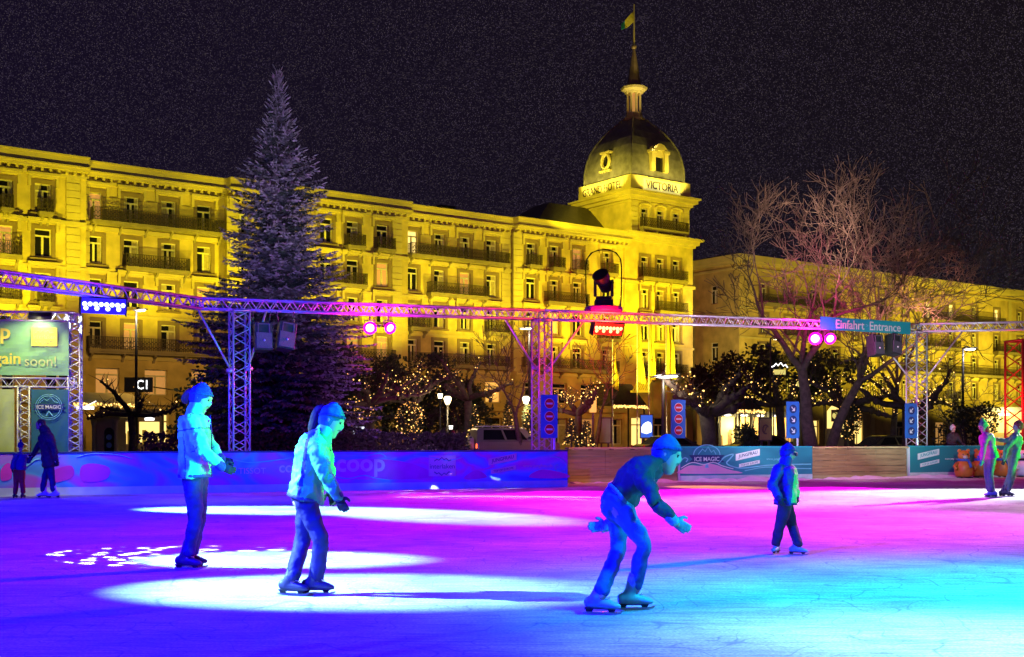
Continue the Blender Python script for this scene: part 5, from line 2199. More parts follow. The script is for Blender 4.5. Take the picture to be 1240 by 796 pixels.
# ------------------------------------------------------------------ canopies, kiosks, signs on the pavement before the hotel
def canopy(label, pxa, pxb, d, z0, z1, depth, col, fringe=True, posts=True):
    a, c = G0(pxa, d), G0(pxb, d)
    X = HU
    L = (c - a).dot(X) if (c - a).dot(X) > 1 else (c - a).length
    t = thing('canopy', label, 'canopy', a + X * L / 2)
    b = MB()
    i = .22
    b.add([a + UP * z0, a + X * L + UP * z0, a + X * L + HV * depth + UP * z0, a + HV * depth + UP * z0,
           a + X * L * i + HV * depth * .45 + UP * z1, a + X * L * (1 - i * .4) + HV * depth * .45 + UP * z1, a + X * L * (1 - i * .4) + HV * depth + UP * z1, a + X * L * i + HV * depth + UP * z1],
          [(0, 1, 5, 4), (1, 2, 6, 5), (3, 0, 4, 7), (4, 5, 6, 7), (0, 3, 2, 1), (2, 3, 7, 6)])
    b.build('roof', col, t)
    b = MB()
    b.prism([(0, -.28), (L, -.28), (L, 0), (0, 0)], a - HV * .06 + UP * z0, X, UP, .05)
    b.build('valance', M['frame'], t)
    if fringe:
        s = MB()
        n = int(L / .16)
        R_ = random.Random(pxa)
        for k in range(n):
            for q in range(2):
                s.octa(a - HV * .16 + X * (L * (k + R_.random()) / n) + UP * (z0 - .02 - .3 * R_.random()), .06)
        s.build('light_fringe', M['bulb'], t)
    if posts:
        for k in range(3):
            b = MB()
            b.tube([a + HV * .2 + X * (L * (.05 + .45 * k)), a + HV * .2 + X * (L * (.05 + .45 * k)) + UP * (z0 - .01)], .08, 8)
            b.build('post', M['dark'], t)
    return t, a, X, L


canopy('dark sloped canopy with light fringe at the hotel door under the yellow flags', 741, 812, 112, 4.5, 6.6, 4.0, M['slate'])
canopy('dark canopy with light fringe over the lit glass lobby beside the stout tree', 868, 972, 104, 3.9, 5.7, 4.5, M['slate'])
canopy('long awning with light fringe over the shop windows near the green banner', 88, 194, 86, 3.9, 4.7, 2.6, M['frame'], True, False)
ya = thing('slatted_awning', 'small bright yellow slatted awning beneath the flags at the hotel door', 'awning', G0(778, 109))
b = MB()
o0 = P(764, 473, 109)
for k in range(7):
    q = o0 + V((.14 + .2 * k, 0, 0))
    b.add([q, q + V((.13, 0, 0)), q + V((.75, .6, 1.1)), q + V((.62, .6, 1.1)), q + V((0, 0, .05)), q + V((.13, 0, .05)), q + V((.75, .6, 1.15)), q + V((.62, .6, 1.15))],
          [(0, 1, 2, 3), (4, 5, 6, 7), (0, 1, 5, 4), (1, 2, 6, 5), (2, 3, 7, 6), (3, 0, 4, 7)])
b.build('slat', M['yellow'], ya)
b = MB()
b.rng(o0.x - .05, o0.x + 1.75, o0.y - .06, o0.y + .02, o0.z - .2, o0.z - .005)
b.rng(o0.x + .7, o0.x + 2.35, o0.y + .62, o0.y + .75, o0.z + 1.0, o0.z + 1.2)
b.build('frame', M['yellow'], ya)

# lobby glass under the right canopy, set back against the side street
lb = thing('glass_lobby', 'low glazed lobby with glowing yellow windows behind the stout tree', 'lobby', G0(868, 108))
a = G0(866, 108.5)
L = 11.5
b = MB()
for x0_, x1_ in ((0, .5), (2.6, 2.9), (4.6, 4.8), (6.6, 7.3), (8.5, 8.7), (10.3, 11.5)):
    b.prism([(x0_, .08), (x1_, .08), (x1_, 3.85), (x0_, 3.85)], a, HU, UP, .25)
b.prism([(0, 3.3), (L, 3.3), (L, 3.84), (0, 3.84)], a + HV * .02, HU, UP, .2)
b.prism([(0, .08), (L, .08), (L, .7), (0, .7)], a + HV * .02, HU, UP, .2)
b.build('frame', M['dark'], lb)
for x0_, x1_, m_ in ((.5, 2.6, 'shop'), (2.9, 4.6, 'shop'), (4.8, 6.6, 'shop2'), (7.3, 8.5, 'shop'), (8.7, 10.3, 'shop2')):
    b = MB()
    b.prism([(x0_, .7), (x1_, .7), (x1_, 3.3), (x0_, 3.3)], a + HV * .1, HU, UP, .05)
    # things on show stand dark against the light
    pn = b.build('window', M[m_], lb)
    b = MB()
    R_ = random.Random(int(x0_ * 10))
    for k in range(4):
        xx = x0_ + .15 + R_.random() * (x1_ - x0_ - .5)
        hh = R_.uniform(.4, 1.5)
        b.prism([(xx, .71), (xx + .3, .71), (xx + .26, .7 + hh), (xx + .05, .7 + hh)], a + HV * .03, HU, UP, .03)
    b.build('display', M['wood'], pn)
for k in range(5):
    q = a + HU * (1.2 + 2.2 * k) - HV * .4 + UP * 3.45
    b = MB()
    b.ball(q, 1, 8, axes=(V((.35, 0, 0)), V((0, .2, 0)), V((0, 0, .1))))
    b.build('ceiling_spot', M['shop_white'], lb)
b = MB()
b.prism([(0, 0), (L, 0), (L, 3.84), (0, 3.84)], a + HV * 2.5, HU, UP, .2)
b.build('back_wall', M['stucco2'], lb)
bulb_light('lobby_light', a + HU * 3 - HV * 1.2 + UP * 2.6, (1, .75, .25), 1100, .3)
bulb_light('lobby_light', a + HU * 8 - HV * 1.2 + UP * 2.6, (1, .75, .25), 1000, .3)

# blue advertising screen and pale poster boards
def poster(label, pxa, pxb, pya, pyb, d, m_face, deco=None, name='poster_board'):
    c0, c1 = P(pxa, pyb, d), P(pxb, pya, d)
    t = thing(name, label, 'poster board', V(((c0.x + c1.x) / 2, d, 0)))
    b = MB()
    b.rng(c0.x - .05, c1.x + .05, d, d + .14, max(.25, c0.z - .06), c1.z + .06)
    for x in (c0.x + .1, c1.x - .1):
        b.rng(x - .05, x + .05, d + .02, d + .12, 0, max(.249, c0.z - .061))
    b.build('case', M['dark'], t, bevel=.012)
    b = MB()
    b.rng(c0.x, c1.x, d - .012, d - .002, c0.z, c1.z)
    f = b.build('poster', m_face, t)
    if deco:
        deco(f, c0, c1, d)
    return t


def deco_blue(f, c0, c1, d):
    b = MB()
    w_, h_ = c1.x - c0.x, c1.z - c0.z
    pts = [(.06, .22), (.5, .16), (.92, .24), (.95, .5), (.86, .66), (.62, .72), (.42, .68), (.2, .60), (.05, .46)]
    b.prism([(w_ * x, h_ * z) for x, z in pts], (c0.x, d - .013, c0.z), (1, 0, 0), (0, 0, 1), .004)
    b.build('print', M['screen_white'], f)


def deco_mark(f, c0, c1, d):
    b = MB()
    cx, cz = (c0.x + c1.x) / 2, (c0.z + c1.z) / 2
    s_ = (c1.x - c0.x) * .25
    b.tube([V((cx + s_ * math.cos(q), d - .02, cz + 1.5 * s_ * math.sin(q))) for q in [.5 + 4.6 * i / 12 for i in range(13)]], .035, 5)
    b.tube([V((cx + s_ * .4, d - .02, cz + s_)), V((cx - s_ * .4, d - .02, cz - s_))], .03, 5)
    b.build('print', M['surround'], f)


poster('glowing blue poster case with a white figure print near the hotel door', 776, 790, 503, 530, 70, M['screen'], deco_blue)
poster('pale poster board with a looped emblem before the lit lobby', 920, 934, 507, 533, 56, M['stucco'], deco_mark)
poster('plain greenish notice board by the gatepost near the middle post', 726, 739, 507, 536, 62, M['green_cloth'], None)


def deco_slant(f, c0, c1, d):  # dark slanted patch on the poster face
    b = MB()
    w_, h_ = c1.x - c0.x, c1.z - c0.z
    b.prism([(0, 0), (w_, 0), (w_ * .95, h_ * .4), (w_ * .3, h_ * .95)], (c0.x, d - .013, c0.z), (1, 0, 0), (0, 0, 1), .004)
    b.build('print', M['navy'], f)


poster('small white lit display case with a dark slanted print by the lit tree', 428, 442, 517, 528, 60, M['screen_white'], deco_slant)

# lit gatepost box
t = thing('lantern_post', 'pale square lantern box on a slim post beside the light packed tree', 'street lamp', G0(718, 60))
c = P(718, 492, 60)
b = MB(); b.rng(c.x - .05, c.x + .05, 59.95, 60.05, 0, c.z - .33); b.build('pole', M['dark'], t)
b = MB(); b.rng(c.x - .17, c.x + .17, 59.85, 60.15, c.z - .32, c.z + .32); b.build('lantern', M['shop2'], t, bevel=.02)

# arched poster shrine, lit yellow
t = thing('arched_case', 'yellow lit arched showcase with a framed round emblem between tree trunks', 'showcase', G0(1014, 72))
c0, c1 = P(1003, 519, 72), P(1024, 488, 72)
w_ = c1.x - c0.x
h_ = c1.z - c0.z
b = MB()
b.rng(c0.x - .05, c1.x + .05, 72, 72.5, 0, c0.z - .001)
b.build('base', M['stone'], t)
b = MB()
b.prism([(0, 0), (w_, 0), (w_, h_ * .68), (w_ * .78, h_ * .86), (w_ * .5, h_), (w_ * .22, h_ * .86), (0, h_ * .68)], (c0.x, 72.3, c0.z), (1, 0, 0), (0, 0, 1), .25)
b.build('lit_face', M['shop'], t)
b = MB()
cx, cz = c0.x + w_ * .42, c0.z + h_ * .5
b.rng(cx - .26, cx + .26, 72.0, 72.04, cz - .36, cz + .36)
pc_ = b.build('picture_frame', M['wood'], t)
b = MB()
b.lathe([(.2, 0), (.2, .02), (.12, .025)], (cx, 71.998, cz), 16, (0, -1, 0))
b.build('emblem', M['panel_lit'], pc_)

# stone kiosk with a pediment by the scaffold
t = thing('stone_kiosk', 'rounded stone kiosk with a gabled top and an arched poster niche', 'kiosk', G0(128, 60))
c = G0(128, 60)
b = MB()
b.rng(c.x - .62, c.x + .62, 60, 61.2, 0, 2.2)
b.prism([(-.75, 2.2), (.75, 2.2), (.75, 2.35), (0, 2.95), (-.75, 2.35)], (c.x, 61.3, 0), (1, 0, 0), (0, 0, 1), 1.4)
for sg in (-1, 1):
    b.lathe([(.13, 0), (.13, .15), (.10, .2), (.10, 1.95), (.14, 2.05), (.14, 2.199)], (c.x + sg * .56, 59.9, 0), 12)
b.build('body', M['stone'], t)
b = MB()
pts = [(-.24, 0), (.24, 0), (.24, 1.0)] + [(.24 * math.cos(q), 1.0 + .24 * math.sin(q)) for q in [math.pi * i / 8 for i in range(1, 8)]] + [(-.24, 1.0)]
b.prism(pts, (c.x + .18, 59.995, .6), (1, 0, 0), (0, 0, 1), .02)
nb_ = b.build('niche', M['pane'], t)
for zz in (.95, 1.35):
    b = MB()
    b.lathe([(.14, 0), (.14, .012)], (c.x + .18, 59.97, zz), 14, (0, -1, 0))
    b.build('poster', M['skyblue'], nb_)

# shop signs and windows near the scaffold
t = thing('shop_sign', 'white lit letters CI over the awning behind the pollarded tree', 'sign', V((P(172, 466, 80).x, 80, P(172, 466, 80).z)))
c = P(172, 466, 80)
b = MB(); b.rng(c.x - 1.2, c.x + .7, 80.02, 80.12, c.z - .5, c.z + .5)
b.tube([V((c.x - .3, 80.1, c.z)), V((c.x - .3, 93, c.z))], .05, 5); b.build('board', M['dark'], t)
lettering('CI', c, (1, 0, 0), UP, M['neon'], t, width=.70, height=.62, bold=0, depth=.02, space=1.25)
t = thing('shop_sign', 'small white lit strip sign under the awning close to the scaffold', 'sign', V((P(103, 494, 84).x, 84, P(103, 494, 84).z)))
c = P(103, 494, 84)
b = MB(); b.rng(c.x - .6, c.x + .6, 83.98, 84.1, c.z - .11, c.z + .11)
b.tube([c + V((0, .1, .1)), V((c.x, 86.2, 4.0))], .03, 5); b.build('board', M['neon'], t)


def shop_window(label, pxa, pxb, pya, pyb, d):
    c0, c1 = P(pxa, pyb, d), P(pxb, pya, d)
    t = thing('display_window', label, 'shop window', V(((c0.x + c1.x) / 2, d, 0)))
    b = MB()
    b.rng(c0.x - .15, c1.x + .15, d, d + .5, 0, c0.z - .001)
    b.rng(c0.x - .15, c1.x + .15, d, d + .5, c1.z + .001, c1.z + .8)
    for x in (c0.x - .075, c1.x + .075):
        b.rng(x - .075, x + .075, d, d + .5, c0.z, c1.z)
    b.build('frame', M['surround'], t)
    b = MB(); b.rng(c0.x, c1.x, d + .12, d + .16, c0.z, c1.z); p_ = b.build('pane', M['shop'], t)
    b = MB()
    R_ = random.Random(pxa)
    w_ = c1.x - c0.x
    for k in range(3):
        x = c0.x + w_ * (.15 + .28 * k)
        b.rng(x, x + w_ * .2, d + .08, d + .11, c0.z, c0.z + (c1.z - c0.z) * R_.uniform(.3, .75))
    b.build('display', M['yellow'], p_)
    b = MB(); b.rng(c0.x + w_ * .3, c0.x + w_ * .75, d - .03, d - .001, c1.z + .1, c1.z + .28); b.build('name_plate', M['neon'], t)


shop_window('narrow lit shop window with yellow wares beside the stone kiosk', 148, 161, 511, 538, 74)
shop_window('broad lit shop window with yellow wares before the pale jacket', 168, 193, 511, 538, 76)
bulb_light('shop_spill', P(165, 500, 70), (1, .62, .25), 160, .4)

# neon mountain outline sign and oval lamp sign in the trees
t = thing('mountain_sign', 'white neon mountain outline above a small gold lettered plate in the trees', 'sign', G0(944, 62))
c = P(944, 444, 62)
b = MB()
b.tube([G0(937, 62.1), V((c.x - .3, 62.1, c.z - .5))], .04, 6)
b.tube([V((c.x - .3, 62.1, c.z - .5)), V((c.x - .3, 62.1, c.z + .1))], .03, 6)
b.build('pole', M['dark'], t)
b = MB()
b.tube([c + V((x, 0, z)) for x, z in ((-.42, -.02), (-.3, .02), (-.18, .16), (-.08, .04), (.06, .2), (.2, .02), (.3, .1), (.42, -.06))], .028, 5)
b.build('outline', M['neon'], t)
b = MB()
b.rng(c.x - .3, c.x + .32, 62, 62.05, c.z - .42, c.z - .16)
b.build('plate', M['panel_lit'], t)
t = thing('oval_sign', 'oval yellow lit sign among dark branches above the arrow sign', 'sign', G0(973, 70))
c = P(973, 465, 70)
b = MB(); b.tube([G0(973, 70.2), c + V((0, .2, 0))], .05, 6); b.build('pole', M['dark'], t)
b = MB()
b.prism([(.42 * math.cos(q), .25 * math.sin(q)) for q in [2 * math.pi * i / 22 for i in range(22)]], c, (1, 0, 0), (0, 0, 1), .08)
b.build('plate', M['panel_lit'], t)

# flat roofed kiosk, lit, beyond the couple
t = thing('lit_kiosk', 'flat roofed kiosk with glowing yellow windows beyond the couple', 'kiosk', G0(1212, 58))
c0, c1 = P(1190, 524, 58), P(1236, 499, 58)
b = MB()
b.rng(c0.x - .1, c1.x + .4, 58, 60.5, 0, c0.z - .001)
for x in (c0.x, c0.x + .62, c0.x + 1.22, c1.x + .2):
    b.rng(x - .05, x + .05, 58.01, 58.1, c0.z, c1.z)
b.rng(c0.x - .1, c1.x + .4, 60.3, 60.5, c0.z, c1.z)
b.build('body', M['stucco2'], t)
b = MB(); b.rng(c0.x - .35, c1.x + .6, 57.6, 60.7, c1.z + .001, c1.z + .22); b.build('roof', M['frame'], t)
b = MB(); b.rng(c0.x, c1.x + .2, 58.12, 58.16, c0.z, c1.z); b.build('window', M['shop'], t)
b = MB(); b.ball((c0.x + 1.0, 57.9, c1.z - .12), 1, 8, axes=(V((.3, 0, 0)), V((0, .1, 0)), V((0, 0, .08)))); b.build('lamp', M['shop_white'], t)
bulb_light('kiosk_light', (c0.x + .9, 57.3, c1.z - .3), (1, .8, .3), 120, .2)

# low pale wall along the street, seen over the timber barrier
t = thing('low_wall', 'low pale wall along the far side of the street seen over the timber barriers', 'wall', G0(900, 50))
a, c = G0(688, 47), G0(1330, 62)
X = (c - a).normalized()
b = MB(); b.prism([(0, 0), ((c - a).length, 0), ((c - a).length, .74), (0, .74)], a, X, UP, .25); b.build('masonry', M['paving'], t)
b = MB(); b.prism([(-.05, .741), ((c - a).length, .741), ((c - a).length, .84), (-.05, .84)], a + (X.cross(UP)) * -.05, X, UP, .36); b.build('coping', M['stone'], t)

# ------------------------------------------------------------------ cars
def wheel(root, c, r, axis):
    b = MB(); b.lathe([(r * .62, -.1), (r * .95, -.1), (r, -.05), (r, .05), (r * .95, .1), (r * .62, .1)], c, 20, axis)
    w_ = b.build('wheel', M['rubber'], root, smooth=False)
    b = MB(); b.lathe([(.02, .09), (r * .2, .1), (r * .3, .07), (r * .58, .085), (r * .62, .1)], c, 16, axis)
    b.build('rim', M['alu'], w_)


def car(label, px, d, prof_body, cabin, length, width, paint, wheels, r, tail=None, spare=False, rotz=0.0, name='parked_car'):
    """side profile car: local x along its length, y across; faces +x"""
    root = thing(name, label, 'car', G0(px, d), 0)
    o = G0(px, d)
    rot = Matrix.Rotation(rotz, 3, 'Z')
    X, Y = rot @ V((1, 0, 0)), rot @ V((0, 1, 0))
    b = MB()
    b.prism(prof_body, o + Y * width / 2, X, UP, width)
    b.build('body', paint, root, bevel=.05)
    # cabin narrows to the roof
    b = MB()
    n = len(cabin)
    zt = max(z for _, z in cabin)
    zb = min(z for _, z in cabin)
    ins = lambda z: .10 + .14 * (z - zb) / (zt - zb)
    fr = [o + X * x + UP * z + Y * (-width / 2 + ins(z)) for x, z in cabin]
    bk = [o + X * x + UP * z + Y * (width / 2 - ins(z)) for x, z in cabin]
    b.add(fr + bk, [tuple(range(n)), tuple(range(n, 2 * n))[::-1]] + [(j, n + j, n + (j + 1) % n, (j + 1) % n) for j in range(n)])
    b.build('cabin', paint, root, bevel=.03)
    cx = sum(x for x, _ in cabin) / n
    x0_, x1_ = min(x for x, _ in cabin), max(x for x, _ in cabin)
    for sg in (-1, 1):
        for u0, u1 in ((.10, .48), (.52, .88)):
            b = MB()
            zz0, zz1 = zb + .06, zt - .10
            def sidept(u_, z):
                lo, hi = x0_ + (x1_ - x0_) * u_, 0
                f = (z - zb) / (zt - zb)
                xs_top = [x for x, z_ in cabin if z_ > zt - .05]
                xa = x0_ + (min(xs_top) - x0_) * f
                xb = x1_ + (max(xs_top) - x1_) * f
                return o + X * (xa + (xb - xa) * u_) + UP * z + Y * sg * (width / 2 - ins(z) + .012)
            b.quad(sidept(u0, zz0), sidept(u1, zz0), sidept(u1, zz1), sidept(u0, zz1))
            b.build('window', M['pane'], root, fix=False)
    for wx in wheels:
        for sg in (-1, 1):
            wheel(root, o + X * wx + Y * sg * (width / 2 - .1) + UP * r, r, Y * sg)
    xr = min(x for x, _ in prof_body)
    xf = max(x for x, _ in prof_body)
    for sg in (-1, 1):
        b = MB()
        b.box(o + X * (xr - .005) + Y * sg * (width / 2 - .16) + UP * (r * 2 + .18), (.05, .14, .22), rot)
        b.build('tail_lamp', tail or M['red_sign'], root, bevel=.01)
        b = MB()
        b.lathe([(.11, 0), (.11, .03), (.04, .05)], o + X * (xf - .02) + Y * sg * (width / 2 - .25) + UP * (r * 2 + .05), 12, X)
        b.build('headlight', M['frame'], root)
        b = MB()
        b.box(o + X * (x1_ - .35) + Y * sg * (width / 2 + .08) + UP * (zb + .14), (.1, .18, .14), rot)
        b.build('wing_mirror', M['black'], root, bevel=.02)
    for xx in (xr - .06, xf + .04):
        b = MB()
        b.box(o + X * xx + UP * .5, (.12, width * .94, .18), rot)
        b.build('bumper', M['black'], root, bevel=.03)
    if spare:
        b = MB()
        c = o + X * (xr - .14) + Y * -.1 + UP * 1.02
        b.lathe([(.1, -.1), (.36, -.1), (.38, 0), (.36, .1), (.1, .12)], c, 20, -X)
        b.build('spare_wheel', M['frame'], root)
        b = MB()
        for yy in (-width / 2 + .2, width / 2 - .2):
            b.tube([o + X * (x0_ + .3) + Y * yy + UP * (zt + .01), o + X * (x0_ + .32) + Y * yy + UP * (zt + .08), o + X * (x1_ - .9) + Y * yy + UP * (zt + .08), o + X * (x1_ - .88) + Y * yy + UP * zt], .022, 6)
        b.build('roof_rail', M['alu'], root)
    return root


M['paint_mauve'] = mat('dusty_silver_car_paint', (.34, .30, .28), .3, .5, .04, 3, coat=.5)
M['paint_dark'] = mat('dark_car_paint', (.05, .05, .055), .25, .3, .05, 3, coat=.6)
M['paint_white'] = mat('pale_car_paint', (.55, .55, .52), .3, .1, .04, 3, coat=.5)
suv_b = [(-2.1, .45), (2.05, .45), (2.15, .6), (2.13, 1.0), (1.95, 1.12), (.75, 1.18), (-2.1, 1.18)]
suv_c = [(-2.08, 1.16), (.85, 1.16), (.42, 1.74), (.25, 1.80), (-1.95, 1.80), (-2.05, 1.7)]
car('boxy off road car with a spare wheel on its tail behind the rink barrier', 622, 58.5, suv_b, suv_c, 4.2, 1.75, M['paint_mauve'], (-1.3, 1.3), .37, M['tail'], True, rad(18), 'off_road_car')
sed_b = [(-2.2, .35), (2.1, .35), (2.25, .55), (2.15, .80), (1.2, .92), (-1.9, .98), (-2.25, .85)]
sed_c = [(-1.75, .95), (1.15, .92), (.35, 1.38), (.1, 1.44), (-.85, 1.44), (-1.1, 1.40)]
car('dark saloon car parked before the lit lobby behind the pale poster board', 930, 60, sed_b, sed_c, 4.4, 1.75, M['paint_dark'], (-1.35, 1.35), .32, None, False, rad(14))
car('dark hatchback parked behind the no entry sign and street lamp', 816, 66, sed_b, sed_c, 4.4, 1.75, M['paint_dark'], (-1.35, 1.35), .32, None, False, rad(22))
car('pale car parked beyond the light basket and off road car', 525, 70, sed_b, sed_c, 4.4, 1.75, M['paint_white'], (-1.35, 1.35), .32, None, False, rad(16))
car('dark car parked under the entrance tree near the evergreen', 1083, 60, sed_b, sed_c, 4.4, 1.75, M['paint_dark'], (-1.35, 1.35), .32, None, False, rad(20))
# ------------------------------------------------------------------ people
def cr(pts, n):
    """Catmull-Rom through tuples of any length"""
    out_ = []
    N = len(pts)
    for i in range(N - 1):
        p = [pts[max(i - 1, 0)], pts[i], pts[i + 1], pts[min(i + 2, N - 1)]]
        for k in range(n):
            f = k / n
            out_.append(tuple(.5 * (2 * b_ + (-a_ + c_) * f + (2 * a_ - 5 * b_ + 4 * c_ - d_) * f * f + (-a_ + 3 * b_ - 3 * c_ + d_) * f ** 3) for a_, b_, c_, d_ in zip(*p)))
    out_.append(tuple(pts[-1]))
    return out_


def limb(b, pts, ref, n=14, sub=4, cap=True):
    """closed tapering tube; pts: (point, radius along ref, radius across)"""
    flat = [(*p, ra, rb_) for p, ra, rb_ in pts]
    rows = cr(flat, sub)
    C_ = [V(r[:3]) for r in rows]
    k0 = len(b.v)
    N = len(rows)
    ref = V(ref)
    rings = []
    for i in range(N):
        t = (C_[min(i + 1, N - 1)] - C_[max(i - 1, 0)]).normalized()
        a = ref - t * ref.dot(t)
        a = a.normalized() if a.length > .05 else t.orthogonal().normalized()
        rings.append((C_[i], t, a, t.cross(a), max(rows[i][3], .004), max(rows[i][4], .004)))
    full = []
    if cap:
        c, t, a, bb, ra, rb_ = rings[0]
        for q in (.25, .62, .88):
            full.append((c - t * min(ra, rb_) * .9 * math.cos(math.asin(q)), a, bb, ra * q, rb_ * q))
    for c, t, a, bb, ra, rb_ in rings:
        full.append((c, a, bb, ra, rb_))
    if cap:
        c, t, a, bb, ra, rb_ = rings[-1]
        for q in (.88, .62, .25):
            full.append((c + t * min(ra, rb_) * .9 * math.cos(math.asin(q)), a, bb, ra * q, rb_ * q))
    for c, a, bb, ra, rb_ in full:
        for j in range(n):
            q = 2 * math.pi * j / n
            b.v.append(c + a * (ra * math.cos(q)) + bb * (rb_ * math.sin(q)))
    for i in range(len(full) - 1):
        for j in range(n):
            b.f.append([k0 + i * n + j, k0 + i * n + (j + 1) % n, k0 + (i + 1) * n + (j + 1) % n, k0 + (i + 1) * n + j]); b.m.append(0)
    b.f.append([k0 + j for j in range(n)][::-1]); b.m.append(0)
    b.f.append([k0 + (len(full) - 1) * n + j for j in range(n)]); b.m.append(0)


TEX = bpy.data.textures.new('cloth_folds', 'CLOUDS')
TEX.noise_scale = .085
TEX.noise_depth = 2


def merge(b, name, mats, parent, vox, smooth=4, fold=0.0, paint=None):
    """fuse overlapping closed shapes into one continuous skin"""
    off = origin_of(parent)
    me = b.mesh(name, V((0, 0, 0)))
    o = bpy.data.objects.new(name, me)
    COL.objects.link(o)
    r = o.modifiers.new('fuse', 'REMESH')
    r.mode = 'VOXEL'
    r.voxel_size = vox
    if smooth:
        s = o.modifiers.new('soft', 'SMOOTH')
        s.iterations = smooth
        s.factor = .5
    if fold:
        d = o.modifiers.new('folds', 'DISPLACE')
        d.texture = TEX
        d.texture_coords = 'GLOBAL'
        d.strength = fold
        d.mid_level = .5
        s = o.modifiers.new('soft2', 'SMOOTH')
        s.iterations = 1
        s.factor = .4
    bpy.context.view_layer.update()
    nm = bpy.data.meshes.new_from_object(o.evaluated_get(bpy.context.evaluated_depsgraph_get()))
    bpy.data.objects.remove(o)
    nm.name = name
    nm.materials.clear()
    for m in (mats if isinstance(mats, (list, tuple)) else [mats]):
        nm.materials.append(m)
    if paint:
        for p in nm.polygons:
            p.material_index = paint(p.center)
    for v in nm.vertices:
        v.co -= off
    nm.polygons.foreach_set('use_smooth', [True] * len(nm.polygons))
    ob = bpy.data.objects.new(name, nm)
    COL.objects.link(ob)
    ob.parent = parent
    return ob


M['skin'] = mat('skin', (.55, .36, .27), .5, 0, .06, 14)
M['skin2'] = mat('lip_skin', (.30, .12, .10), .5, 0, .1, 14)  # redder, darker skin for the lips
M['eye'] = mat('dark_eye', (.03, .025, .02), .2, 0, .1, 14)
M['hair_dark'] = mat('dark_brown_hair', (.06, .04, .03), .6, 0, .4, 30, .4, stretch=(1, 1, .2))
M['hair_blond'] = mat('fair_hair', (.25, .16, .08), .6, 0, .3, 30, .4, stretch=(1, 1, .2))
M['jk_pale'] = mat('pale_mint_shell', (.16, .64, .42), .55, 0, .08, 7, .2)
M['jk_pale2'] = mat('pale_ski_jacket', (.13, .60, .38), .55, 0, .10, 6, .25)
M['cl_navy'] = mat('navy_trousers', (.012, .006, .11), .75, 0, .25, 9, .3)
M['cl_navy2'] = mat('dark_violet_trousers', (.012, .006, .10), .75, 0, .25, 9, .3)
M['cl_blue'] = mat('blue_jeans', (.04, .13, .32), .8, 0, .25, 10, .3)
M['cl_black'] = mat('black_jacket', (.025, .03, .04), .7, 0, .3, 9, .3)
M['cl_dark'] = mat('dark_winter_coat', (.045, .04, .05), .8, 0, .3, 9, .3)
M['cl_royal'] = mat('royal_blue_jacket', (.035, .035, .26), .65, 0, .15, 8, .3)
M['cl_green'] = mat('green_lit_cloth', (.10, .52, .20), .65, 0, .15, 8, .3)  # green side light as a cloth colour
M['cl_red'] = mat('red_snow_trousers', (.52, .05, .05), .7, 0, .2, 8, .3)
M['cl_pink'] = mat('pink_lit_cloth', (.62, .16, .42), .65, 0, .2, 8, .3)  # pink side light as a cloth colour
M['cl_grey'] = mat('slate_grey_jacket', (.18, .22, .22), .7, 0, .2, 9, .3)
M['knit_blue'] = mat('blue_knit', (.03, .03, .24), .9, 0, .2, 40, .5)
M['knit_teal'] = mat('teal_knit', (.03, .12, .24), .9, 0, .2, 40, .5)
M['knit_rib'] = mat('ribbed_knit_band', (.02, .05, .20), .9, 0, .5, 60, .6, stretch=(1, 1, .15))
M['knit_green'] = mat('green_knit', (.08, .50, .16), .9, 0, .2, 40, .5)
M['knit_red'] = mat('dark_red_knit', (.34, .03, .05), .9, 0, .2, 40, .5)
M['knit_white'] = mat('white_knit', (.78, .78, .76), .9, 0, .1, 40, .5)
M['glove'] = mat('black_glove', (.02, .02, .03), .8, 0, .3, 14, .3)
M['glove_blue'] = mat('blue_glove', (.12, .32, .45), .8, 0, .2, 14, .3)
M['boot_dark'] = mat('dark_skate_boot', (.035, .03, .07), .45, 0, .2, 9)
M['boot_white'] = mat('white_skate_boot', (.70, .72, .74), .4, 0, .1, 9)
M['boot_mint'] = mat('mint_skate_boot', (.30, .62, .60), .4, 0, .1, 9)
M['steel'] = mat('skate_steel', (.6, .6, .62), .25, .8, .05, 20)


